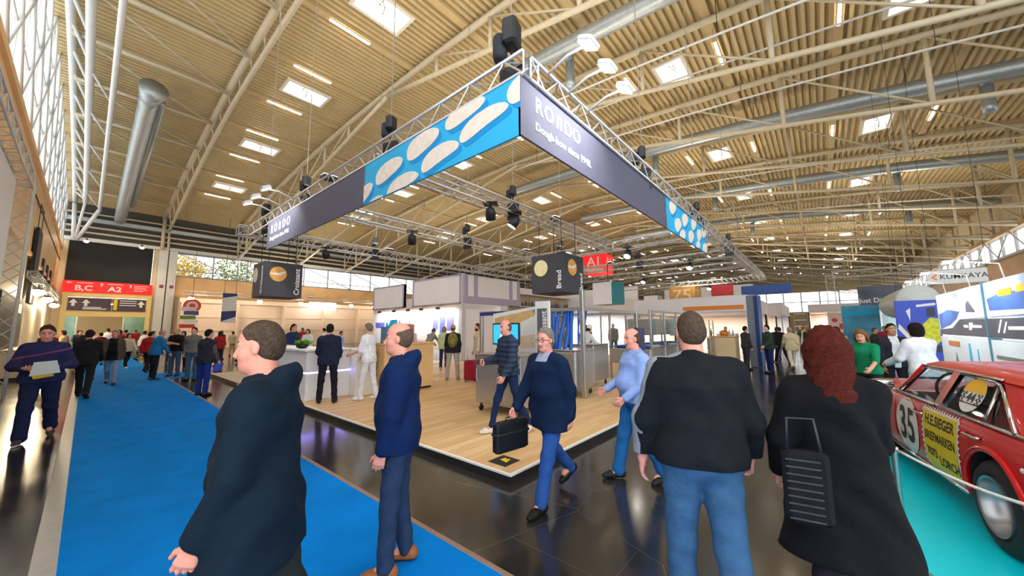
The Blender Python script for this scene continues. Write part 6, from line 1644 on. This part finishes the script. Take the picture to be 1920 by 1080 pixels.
MB().box(0, .08, 0, 1.6, 0, .5).build('panel', mat('clear red', rgb(206, 32, 34), .5, 0, .04), t); MB().tube([(.04, .2, .5), (.04, .2, 1.2), (-.1, .2, 1.2)], .012, 5).build('bracket', BLACK, t)
for k in range(3):
    t = thing('wall_slot', 'dark vertical wall slot near the doorway, %s from the left tower' % ORD[k+1], 'panel', (-1.99, 33+3.2*k, 3.9), 0, 'dark wall slots')
    MB().box(0, .12, 0, .7, 0, 1.9).build('slot', BLACK, t); MB().box(.12, .14, .1, .6, .1, 1.8).build('inset', VIO, t)
LS = truss('stand_truss', 'thin truss with warm lamps along the café front', (-1.6, 24, 4.0), (-1.6, 46, 4.0), .25, 'stand trusses', .5)
for k, y in enumerate((27.5, 33.5, 40.5)): spot(-1.6, y, 3.55, 'very bright warm lamp on the café front, %s from the tower' % ORD[k+1], 2200, 'lamps on the café front', .2, (.25, -.2, -1))
# ---------------------------------------------------------------- white two-storey booth behind the platform
WB = mat('bright white booth panel', rgb(236, 234, 240), .5, 0, .02, 1.); LAV = mat('lavender frame', rgb(172, 164, 190), .5, 0, .05); PEACH = mat('peach print', rgb(236, 212, 196), .6, 0, .08, 2.)
t = thing('white_booth', 'tall white booth with framed upper fascia and posters behind the oak platform', 'booth', (12.35, 13.85, 0)); t.scale = (1, .92, .89)
MB().box(0, .12, 0, 9.5, 0, 3.05).build('side_wall', WB, t); MB().box(0, 4.6, 0, .12, 0, 3.05).build('front_wall', WB, t)
MB().box(-.05, .1, .0, 9.5, 3.05, 3.35).build('fascia_strip', PEACH, t)
for y0, y1, z1 in ((0, 4.6, 5.05), (5.6, 9.5, 4.95)):
    MB().box(-.08, .06, y0, y1, 3.4, z1).build('fascia_panel', WB, t)
    f = MB()
    for z in (3.36, z1-.05): f.box(-.12, .1, y0, y1, z, z+.07)
    for y in (y0, y1-.1): f.box(-.12, .1, y, y+.1, 3.36, z1)
    f.build('fascia_frame', LAV, t)
MB().box(0, 4.6, -.08, .06, 3.4, 5.05).build('fascia_panel', WB, t)
f = MB(); f.box(0, 4.6, -.12, .1, 3.4, 3.8)
for x in (.05, .75, 3.6, 4.3): f.box(x, x+.25, -.12, .1, 3.8, 5.05)
f.build('fascia_frame', LAV, t)
MB().box(-.1, .15, -.1, .15, 0, 5.1).build('corner_post', mat('light grey post', rgb(200, 200, 206), .5, 0, .03), t)
RL = plane_M((-.004, 9.5, 0), (0, -1, 0), (0, 0, 1))
for k, (u, v, a, b, c) in enumerate(((.3, 2.0, 1.2, .4, (96, 92, 190)), (2.0, 1.5, 1.4, 1.0, (240, 232, 232)), (3.9, 1.3, .7, 1.4, (176, 162, 200)), (5.0, 1.2, 1.6, 1.2, (236, 226, 228)), (6.9, 1.9, .5, .9, (128, 130, 200)), (7.55, 1.6, .5, 1.2, (110, 116, 196)), (8.2, 1.8, .6, 1.0, (130, 126, 196)), (5.2, .7, 2.6, .35, (232, 206, 190)))):
    o = MB(); o.prism([(u, v), (u+a, v), (u+a, v+b), (u, v+b)], .006, RL); o.build('poster', mat('poster tone %d' % k, rgb(*c), .6, 0, .12, 4.), t)
for k, y in enumerate((1.6, 3.2, 4.6, 6.2, 8.0)):
    o = MB(); o.rbox(-.5, -.3, y-.1, y+.1, 3.05, 3.2, .03); o.tube([(-.4, y, 3.2), (0, y, 3.35)], .015, 5); o.build('arm_lamp', BLACK, t)
wl = bpy.data.lights.new('booth wash', 'AREA'); wl.energy = 70; wl.shape = 'RECTANGLE'; wl.size = .3; wl.size_y = 8; wo = bpy.data.objects.new('booth_wash', wl); COL.objects.link(wo); wo.parent = t; wo.location = (-.45, 4.6, 3.0); wo.rotation_euler = (0, math.radians(-28), 0)
# glassware wall behind the screen
t = thing('shelf_wall', 'busy shelf wall with rows of glassware right of the white booth', 'shelf', (17.2, 14.6, 0))
MB().box(0, 7, .3, .4, 0, 3.9).build('back_panel', mat('warm display back', rgb(196, 176, 150), .6, 0, .15, 2.), t)
MB().box(0, 7, -.1, .4, 3.9, 4.3).build('header', WB, t)
for z in (1.0, 1.7, 2.4, 3.1): MB().box(0, 7, 0, .3, z, z+.04).build('shelf', WHITE, t)
GR = random.Random(4)
BT = [mat('bottle tint %d' % k, rgb(*c), .15, 0, .1, 9.) for k, c in enumerate(((120, 140, 150), (60, 74, 120), (190, 200, 206), (110, 84, 60), (96, 130, 110), (120, 90, 170)))]
for z in (1.04, 1.74, 2.44, 3.14):
    for k in range(20):
        x = 17.4+.34*k; h = GR.uniform(.28, .5); q = GR.choice(BT)
        o = MB().lathe([(.06, 0), (.065, h*.6), (.025, h*.75), (.025, h), (.001, h)], (0, 0, 0), 'z', 8).build('bottle', q, None, True, (x, 14.75, z)); 
        tag(o, 'small bottle on the display shelves right of the white booth', 'bottle', 'bottles on the display shelves')
# ---------------------------------------------------------------- hanging things over the middle
def hung_box(name, label, p, sz, mt, cat='sign', rz=0., grp=None, lines=()):
    t = thing(name, label, cat, p, rz, grp)
    MB().rbox(0, sz[0], 0, sz[1], 0, sz[2], .02).build('box', mt, t)
    for x, y in ((.1, .1), (sz[0]-.1, sz[1]-.1)): MB().tube([(x, y, sz[2]), (x, y, roof(p[1])-p[2])], .007, 5).build('cable', BLACK, t)
    return t
t = thing('cube_sign', 'small hanging cube with a white and a teal face right of the bread cube', 'sign', (14.9, 6.9, 2.75), math.radians(-8), 'hanging cube signs')
MB().m(0).box(.02, .98, .02, .98, 0, 1).m(1).box(0, .02, 0, 1, 0, 1).m(2).box(0, 1, -.02, 0, 0, 1).build('box', [mat('pale grey cloth', rgb(206, 208, 214), .7, 0, .02), mat('white cube face', rgb(226, 226, 232), .7, 0, .03), mat('teal cube face', rgb(46, 130, 142), .6, 0, .04)], t)
MB().tube([(.5, .5, 1), (.5, .5, 1.9)], .02, 5).build('cable', BLACK, t)
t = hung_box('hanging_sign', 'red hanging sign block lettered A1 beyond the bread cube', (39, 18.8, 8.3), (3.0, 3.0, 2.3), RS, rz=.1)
RF, RL2 = plane_M((0, -.003, 0), (1, 0, 0), (0, 0, 1)), plane_M((-.003, 3, 0), (0, -1, 0), (0, 0, 1))
o = MB(); o.text('A1', 1.5, RL2 @ Matrix.Translation((1.7, 1.3, 0)), .004, 1., .02); o.text('A1', 1.5, RF @ Matrix.Translation((1.5, 1.3, 0)), .004, 1., .02); o.build('lettering', WHITET, t)
o = MB(); o.prism([(.1, .05), (2.9, .05), (2.9, .5), (.1, .5)], .004, RL2); o.build('strip_print', mat('pale sign print', rgb(246, 206, 202)), t)
t = hung_box('hanging_sign', 'wooden hanging box lettered 75 above the man in the black sweater', (31.7, 7.5, 3.1), (2.0, 2.0, 2.1), mat('plywood sign', rgb(206, 156, 86), .5, 0, .12, 2.))
RF, RL2 = plane_M((0, -.003, 0), (1, 0, 0), (0, 0, 1)), plane_M((-.003, 2, 0), (0, -1, 0), (0, 0, 1))
o = MB(); o.text('75', 1.3, RL2 @ Matrix.Translation((1., 1.2, 0)), .004, 1.2, .01); o.text('75', 1.3, RF @ Matrix.Translation((1., 1.2, 0)), .004, 1.2, .01); o.build('lettering', mat('pale wood lettering', rgb(236, 206, 160), .6, var=0), t)
t = hung_box('hanging_sign', 'small grey and white cube hanging below the wooden 75 box', (24.2, 8.0, 2.9), (.9, .9, .9), mat('silver cloth', rgb(176, 180, 190), .7, 0, .04))
MB().box(-.01, 0, 0, .9, 0, .9).build('white_face', WHITE, t)
t = hung_box('hanging_fascia', 'long white fascia hanging beyond the bakery line with a white peak', (31, 12, 4.1), (.3, 11, 1.2), WB, 'fascia')
MB().prism([(2.5, 1.2), (4.2, 2.1), (5.9, 1.2)], .3, plane_M((0, 11, 0), (0, -1, 0), (0, 0, 1))).build('peak', WB, t)
t = hung_box('hanging_fascia', 'second white fascia closer to the right aisle', (40, 4.5, 4.2), (.3, 8, 1.5), WB, 'fascia')
t = hung_box('hanging_sign', 'round-cornered red sign hanging over the right aisle stands', (34, 5.2, 4.3), (.2, 1.6, .9), mat('crimson sign', rgb(196, 44, 56), .5, 0, .06))
t = hung_box('hanging_sign', 'long blue hanging sign left of the blue pillar', (36, 1.5, 4.4), (.2, 3.4, .75), mat('cobalt sign', rgb(44, 88, 170), .5, 0, .06))
# ---------------------------------------------------------------- stands along the right aisle
def booth(label, x0, x1, y0, y1, h, wall, fas, fh=.8, lit=None):
    t = thing('stand_booth', label, 'stand', (x0, y0, 0)); w, d = x1-x0, y1-y0
    MB().box(0, w, d-.1, d, 0, h).build('back_wall', wall, t); MB().box(w-.1, w, 0, d-.1, 0, h).build('side_wall', wall, t)
    f = MB(); f.box(0, w, -.06, .06, h, h+fh); f.box(-.06, .06, 0, d, h, h+fh); f.build('fascia', fas, t)
    for x, y in ((0, 0), (w-.1, 0), (0, d-.1)): MB().box(x, x+.1, y, y+.1, 0, h).build('post', STEELW, t)
    MB().box(.06, w-.1, .06, d-.1, h+.02, h+.06).build('canopy', WB, t)
    if lit:
        ld = bpy.data.lights.new('booth light', 'AREA'); ld.energy = lit*2.2; ld.size = min(w, d)*.5; ld.color = (1, .93, .84); lo = bpy.data.objects.new('booth_light', ld); COL.objects.link(lo); lo.parent = t; lo.location = (w/2, d/2, h-.05)
    return t
BO = booth('white stand with an orange-edged fascia behind the oak kiosk', 24, 33, 3.0, 9.5, 2.6, CS, WB, .9, 260)
MB().box(-.1, -.06, .2, 3.4, 2.72, 2.95).build('fascia_stripe', mat('orange stripe', rgb(232, 140, 50), .5, 0, .05), BO)
booth('pale stand at the end of the right aisle', 36, 44, 3.2, 9, 2.7, CS, WB, .9, 260)
booth('grey-white stand further along the left of the right aisle', 48, 60, 3, 10, 3, WB, WB, 1.2, 300)
booth('stand with a brown lattice wall facing down the right aisle', 58, 66, -6, 1.0, 3.4, PEACH, WB, 1., 300)
booth('white stand beyond the bakery line', 24, 33, 12, 22, 3, WB, WB, 1.1, 360)
booth('bright stand beyond the middle of the platform', 36, 46, 14, 24, 3.2, WB, LAV, 1.1, 360)
booth('large pale stand behind the glassware shelves', 20, 30, 24, 34, 3.4, WB, WB, 1.2, 420)
t = thing('pillar_sign', 'tall slanted blue-faced pillar sign by the man in dark green', 'sign', (18.3, 1.95, 0), -.15)
MB().rbox(0, .5, 0, .42, 0, 3.05, .02).build('shaft', mat('steel grey shaft', rgb(112, 124, 138), .4, .3, .05), t)
MB().box(-.012, 0, -.0, .14, 0.05, 3.0).build('side_strip', mat('dark blue strip', rgb(30, 50, 104), .4, 0, .1), t)
MB().box(.03, .47, -.012, 0, .05, 3.0).build('blue_face', mat('blue printed face', rgb(58, 104, 170), .4, 0, .25, 2.5), t)
t = thing('oak_kiosk', 'pale oak kiosk with white panels at the far corner of the platform', 'counter', (18.2, 2.85, .1))
MB().rbox(0, .9, 0, 1.1, 0, 1.15, .01).build('body', mat('birch veneer', rgb(232, 208, 164), .5, 0, .06, 2.), t); MB().rbox(.95, 1.7, .1, .9, 0, 1.3, .01).build('side_block', WHITE, t); MB().rbox(-.04, .94, -.04, 1.14, 1.15, 1.2, .01).build('worktop', OAK, t)
t = thing('basket', 'orange basket on top of the oak kiosk', 'basket', (18.5, 3.3, 1.31))
MB().lathe([(.14, 0), (.2, .2), (.185, .2), (.13, .02)], (0, 0, 0), 'z', 16).build('bowl', mat('orange wicker', rgb(222, 130, 44), .7, 0, .15, 20.), t, True); f = MB()
for k in range(4): f.ell((.07*math.cos(k*1.6), .07*math.sin(k*1.6), .2), (.07, .06, .05), 8, 6)
f.build('rolls', mat('dark bread crust', rgb(110, 66, 40), .7, 0, .2), t, True)
for k, (y, c) in enumerate(((2.95, (180, 196, 206)), (3.08, (206, 214, 216)), (3.8, (80, 120, 60)))):
    o = MB().lathe([(.035, 0), (.038, .2), (.015, .26), (.015, .32), (.001, .32)], (0, 0, 0), 'z', 10).build('bottle', mat('kiosk bottle %d' % k, rgb(*c), .2, 0, .05), None, True, (18.45, y, 1.31)); tag(o, ('pale blue bottle at the right end of the oak kiosk', 'clear white bottle beside the pale blue one on the oak kiosk', 'green bottle left of the orange basket on the oak kiosk')[k], 'bottle')
# right side of the right aisle
truss('tower_truss', 'white truss mast standing in the right aisle', (39.5, -.9, 0), (39.5, -.9, 5.9), .5, 'stand trusses', .5, STEELW)
truss('tower_truss', 'white truss beam running right from the aisle mast', (39.5, -1.1, 5.9), (39.5, -8.8, 5.9), .5, 'stand trusses', .5, STEELW)
def facing(name, label, x, ya, yb, z0, z1, mt, cat='sign', th=.08):
    """board standing across the aisle, face towards -X; ya is its left end as seen"""
    t = thing(name, label, cat, (x, ya, z0))
    MB().rbox(0, th, yb-ya, 0, 0, z1-z0, .01).build('board', mt, t)
    return t, plane_M((-.003, 0, 0), (0, -1, 0), (0, 0, 1))
t, R = facing('hanging_sign', 'long white hanging sign lettered KUMKAYA on the right', 22, -3.5, -5.0, 3.35, 3.9, WHITE)
o = MB(); o.text('KUMKAYA', .27, R @ Matrix.Translation((.9, .27, 0)),   .004, .95, .001); o.build('lettering', mat('slate lettering', rgb(54, 60, 72), .6, var=0), t)
o = MB(); o.prism([(.22, .14), (.06, .27), (.22, .42), (.22, .34), (.14, .27), (.22, .21)], .004, R); o.build('orange_mark', mat('orange mark', rgb(240, 150, 40), .6, var=0), t)
for y in (-.1, -1.5): MB().tube([(.04, y, .55), (.04, y, roof(-4)-3.35)], .007, 5).build('cable', BLACK, t)
t, R = facing('hanging_sign', 'dark hanging sign lettered Discover above the blue banner', 28, -1.75, -3.5, 2.6, 3.9, mat('dusk print', rgb(92, 96, 116), .6, 0, .35, 1.4))
o = MB(); o.text('Just Discover', .36, R @ Matrix.Translation((.9, .5, 0)), .004, .9, .006); o.build('lettering', WHITET, t); MB().tube([(.04, -.2, 1.4), (.04, -.2, 11.2)], .007, 5).tube([(.04, -1.6, 1.3), (.04, -1.6, 11.2)], .007, 5).build('cable', BLACK, t)
t, R = facing('blue_booth_wall', 'turquoise blue booth wall beyond the red-haired woman', 25.5, -.9, -2.3, 0, 2.75, mat('turquoise print', rgb(60, 150, 190), .5, 0, .3, 1.2), 'panel')
o = MB(); o.prism([(0, 2.2), (1.4, 2.3), (1.4, 2.5), (0, 2.45)], .004, R); o.build('light_print', BBLUE, t)
t, R = facing('pink_panel', 'pale pink panel with two red dots at the end of the aisle', 46, -.6, -3.0, .0, 3.0, mat('pale pink panel', rgb(226, 198, 190), .6, 0, .05), 'panel')
o = MB(); disc(o, R, .5, 2.3, .22); disc(o, R, 1.0, 1.7, .28); o.build('red_dot', mat('red dot', rgb(210, 30, 44), .5, var=0), t)
t = thing('shelf_unit', 'tall olive shelf unit left of the pink panel', 'shelf', (45, .9, 0))
for y in (0, 1.0): MB().box(0, .5, y, y+.06, 0, 3.1).build('upright', mat('olive shelf', rgb(130, 118, 96), .6, 0, .06), t)
for k in range(5): MB().box(0, .5, .06, 1.0, .5+.6*k, .56+.6*k).build('board', WHITE, t)
t, R = facing('white_stand_wall', 'white back wall of a stand right of the blue booth wall', 30, -2.5, -9, 0, 2.7, WB, 'panel')
o = MB(); o.prism([(.3, 1.2), (1.2, 1.2), (1.2, 2.4), (.3, 2.4)], .004, R); o.build('window_print', mat('dim glass print', rgb(150, 176, 180), .3, 0, .2, 3.), t); o = MB(); o.prism([(1.6, 1.6), (2.2, 1.6), (2.2, 2.4), (1.6, 2.4)], .004, R); o.build('navy_print', mat('navy print', rgb(52, 66, 120)), t)
wl = bpy.data.lights.new('wash', 'AREA'); wl.energy = 150; wl.size = 2; wo = bpy.data.objects.new('stand_wash', wl); COL.objects.link(wo); wo.parent = t; wo.location = (-1.2, -3, 3.2); wo.rotation_euler = (0, math.radians(-30), 0)
t = thing('hanging_tube', 'fat pale grey tube hanging above the blue and yellow poster', 'inflatable', (19.3, -2.75, 2.62))
MB().lathe([(.001, -.02), (.52, .0), (.56, .06), (.56, 5.0), (.001, 5.1)], (0, 0, 0), 'x', 30).build('tube', mat('pale grey vinyl', rgb(206, 214, 212), .45, 0, .03), t, True)
for x in (.5, 4.5): MB().tube([(x, 0, .55), (x, 0, roof(-2.75)-2.62)], .007, 5).build('cable', BLACK, t)
t, R = facing('poster_wall', 'royal blue poster with a yellow machine beside the wave print', 18.0, -2.0, -3.0, .25, 2.55, mat('royal blue poster', rgb(56, 84, 206), .5, 0, .05), 'poster')
o = MB(); o.prism([(.48, .85), (.60, 1.5), (.78, 1.72), (.95, 1.68), (.95, .95), (.8, .75), (.6, .75)], .004, R); o.build('yellow_print', mat('acid yellow print', rgb(216, 222, 40), .5, 0, .2, 9.), t)
o = MB(); o.prism([(.02, 1.35), (.62, .35), (.70, .40), (.06, 1.52)], .004, R); o.prism([(.25, 1.95), (.33, 1.6), (.36, 2.05)], .004, R); o.prism([(.5, 2.15), (.93, 2.2), (.93, 2.12), (.5, 2.07)], .004, R); o.build('white_print', WHITET, t)
o = MB(); o.prism([(.55, .55), (.95, .6), (.95, .8), (.6, .8)], .006, R); o.prism([(.72, 1.75), (.9, 1.78), (.9, 2.05), (.72, 2.02)], .004, R); o.build('dark_print', mat('dark print', rgb(60, 66, 80), .6, var=0), t)
# big printed wall: waves above, white below
t = thing('display_wall', 'long printed wall with a sea wave picture above white panels behind the red car', 'display wall', (15.2, -2.5, .1)); t.scale = (.873, 1, 1)
R = plane_M((0, .0, 0), (1, 0, 0), (0, 0, 1)); R = plane_M((0, 0, 0), (-1, 0, 0), (0, 0, 1))
def wave_mat():
    m, N, L, b = _nodes('sea wave print')
    tc = N.new('ShaderNodeTexCoord'); mp = N.new('ShaderNodeMapping'); mp.inputs['Scale'].default_value = (.35, 1, 2.2); L.new(tc.outputs['Object'], mp.inputs['Vector'])
    n = N.new('ShaderNodeTexNoise'); n.inputs['Scale'].default_value = 1.1; n.inputs['Detail'].default_value = 5; L.new(mp.outputs[0], n.inputs['Vector'])
    r = N.new('ShaderNodeValToRGB'); r.color_ramp.elements[0].position = .36; r.color_ramp.elements[0].color = rgb(166, 190, 228)+(1,); r.color_ramp.elements[1].position = .56; r.color_ramp.elements[1].color = rgb(232, 238, 248)+(1,)
    L.new(n.outputs['Fac'], r.inputs['Fac']); L.new(r.outputs['Color'], b.inputs['Base Color']); b.inputs['Roughness'].default_value = .5
    return m
SKYP = wave_mat(); SEA = mat('sea blue print', rgb(62, 104, 176), .5, 0, .25, 2.); SEAD = mat('dark sea print', rgb(70, 74, 88), .5, 0, .15, 2.); FOAM = mat('foam print', rgb(214, 228, 244), .6, 0, .06)
for k in range(2):
    xa, xb = -4.35*k, max(-7.1, -4.35*(k+1)+.05)
    MB().box(xb, xa, -.12, 0, 1.36, 2.42).build('upper_panel', SKYP, t)
    MB().box(xb, xa, -.12, 0, .3, 1.32).build('lower_panel', mat('icy white panel', rgb(226, 238, 246), .45, 0, .04, .8), t)
    MB().box(xb-.06, xb, -.14, .02, 0, 2.44).build('upright', mat('teal upright', rgb(70, 128, 150), .4, .3, .05), t)
MF = Matrix(((-1, 0, 0, 0), (0, 0, 1, 0), (0, 1, 0, 0), (0, 0, 0, 1)))
def wp(nm, mt, polys, d=.004):
    o = MB()
    for P in polys: o.add([(x, .002+d, z) for x, z in P]+[(x, .0005, z) for x, z in P], [tuple(range(len(P)))]+[(i, (i+1) % len(P), len(P)+(i+1) % len(P), len(P)+i) for i in range(len(P))])
    o.build(nm, mt, t)
wp('sea_print', SEA, [[(-.1, 1.9), (-1.2, 2.0), (-2.3, 1.92), (-1.6, 1.6), (-.2, 1.5)], [(-4.5, 2.1), (-5.5, 2.2), (-7, 2.12), (-7, 1.86), (-4.6, 1.88)]])
wp('dark_sea_print', SEAD, [[(-.1, 1.38), (-7, 1.38), (-7, 1.72), (-6, 1.72), (-2.2, 1.74), (-1.6, 1.55), (-.1, 1.5)], [(-2.9, 1.9), (-2.95, 2.08), (-3.15, 2.14), (-3.3, 2.06), (-3.6, 1.88)]], .006)
wp('foam_print', FOAM, [[(-.2, 1.5), (-1.4, 1.62), (-2.4, 1.84), (-4.2, 1.84), (-4.2, 1.76), (-2.3, 1.74), (-1.5, 1.54)], [(-4.5, 1.84), (-7, 1.84), (-7, 1.78), (-4.5, 1.76)]], .008)
wp('yellow_print', SPRAY, [[(-5.2, 2.12), (-5.9, 2.12), (-5.9, 2.24), (-5.3, 2.24)], [(-6.1, 2.14), (-6.8, 2.14), (-6.8, 2.26), (-6.2, 2.26)]], .008)
wp('orange_print', mat('burnt orange print', rgb(206, 122, 66), .6, 0, .12), [[(-.85, 1.1), (-1.95, 1.1), (-1.95, 1.22), (-.85, 1.22)], [(-4.9, .42), (-6.8, .38), (-6.8, .5), (-4.9, .5)]])
wp('grey_print', mat('grey print', rgb(120, 124, 122), .6, 0, .1), [[(-.9, .36), (-1.2, .5), (-1.5, .38)], [(-1.6, .38), (-1.9, .5), (-2.1, .36)], [(-1.3, .55), (-1.5, .95), (-1.75, .6)], [(-4.6, .98), (-6.6, .98), (-6.6, 1.04), (-4.6, 1.04)]])
wp('blue_print', BBLUE, [[(-2.7, .75), (-2.9, .75), (-2.85, 1.2), (-2.72, 1.2)], [(-3.35, .8), (-3.45, .8), (-3.42, 1.1), (-3.36, 1.1)]])
wp('logo_print', WHITET, [[(-2.6, 1.55), (-2.95, 1.55), (-2.9, 1.61), (-2.55, 1.61)], [(-3.0, 1.5), (-3.2, 1.5), (-3.35, 1.66), (-3.05, 1.66)], [(-3.3, 1.55), (-3.95, 1.55), (-3.95, 1.6), (-3.3, 1.61)], [(-4.9, 1.46), (-5.0, 1.46), (-5.25, 1.7), (-5.15, 1.7)], [(-5.2, 1.46), (-5.3, 1.46), (-5.5, 1.66), (-5.42, 1.66)], [(-5.5, 1.52), (-7, 1.52), (-7, 1.58), (-5.5, 1.58)]], .01)
for k, x in enumerate((-.9, -3.2, -5.4)):  # arm lamps added only to brighten the printed wall
    q = thing('arm_spotlight', 'small added arm lamp over the printed wave wall, %s from its left end' % ORD[k+1], 'lamp', (15.2+x*.873, -2.5, 2.5), 0, 'added arm lamps over the wave wall')
    MB().tube([(0, -.06, .0), (0, -.02, .3), (0, .55, .42)], .012, 6).build('arm', ALU, q, True); MB().rbox(-.1, .1, .5, .66, .38, .42, .01).build('head', WHITE, q); MB().box(-.08, .08, .52, .64, .372, .38).build('light_panel', LAMPW, q)
    ld = bpy.data.lights.new('arm lamp', 'SPOT'); ld.energy = 130; ld.spot_size = math.radians(140); ld.spot_blend = .9; ld.color = (.96, .98, 1); ld.shadow_soft_size = .08
    lo = bpy.data.objects.new('bulb', ld); COL.objects.link(lo); lo.parent = q; lo.location = (0, .6, .36); lo.rotation_euler = Vector((0, -.5, -.6)).to_track_quat('-Z', 'Y').to_euler()
# ---------------------------------------------------------------- added upward fill lights that brighten the roof, each in a made-up housing
def roof_fill(x, y, z, e, label, col=(1., .9, .74), sz=2.5):
    t = thing('added_fill_light', label, 'lamp', (x, y, z), 0, 'added upward fill lights')
    MB().rbox(-.16, .16, -.11, .11, 0, .1, .02).build('housing', BLACK, t); MB().box(-.14, .14, -.09, .09, .1, .105).build('lens', LAMPW, t)
    ld = bpy.data.lights.new('roof_fill', 'AREA'); ld.energy = e; ld.size = sz; ld.color = col; ld.spread = math.radians(170)
    lo = bpy.data.objects.new('bulb', ld); COL.objects.link(lo); lo.parent = t; lo.location = (0, 0, .2); lo.rotation_euler = (PI, 0, 0)

for x, y, e, lab in ((3.2, 8.0, 500, 'added fill light on the left truss aimed at the roof'), (9.0, 5.9, 900, 'added fill light on the nearest inner truss aimed at the roof'), (12.0, 9.4, 900, 'added fill light on the middle inner truss aimed at the roof'),
        (8.0, 13.6, 900, 'added fill light on the rear inner truss aimed at the roof'), (17.3, 8.0, 900, 'added fill light on the first cross truss aimed at the roof'), (27.7, 8.0, 1200, 'added fill light on the last cross truss aimed at the roof')):
    roof_fill(x, y, TZ+.17, e*.1, lab)
for x, y, z, e, lab in ((16.0, 43.2, 5.27, 1500, 'added fill light on the cream stand truss aimed at the roof'), (25, 29, 4.64, 2500, 'added fill light on top of the pale stand behind the glassware'), (41, 19, 4.35, 2500, 'added fill light on top of the bright stand beyond the platform'), (28.5, 6, 3.54, 1500, 'added fill light on top of the orange-edged stand'), (54, 7, 4.24, 3500, 'added fill light on top of the grey-white stand in the right aisle'), (39.5, -5, 6.16, 1500, 'added fill light on the white mast beam'), (62, -3, 4.44, 3000, 'added fill light on top of the brown lattice stand')):
    roof_fill(x, y, z, e*.1, lab)
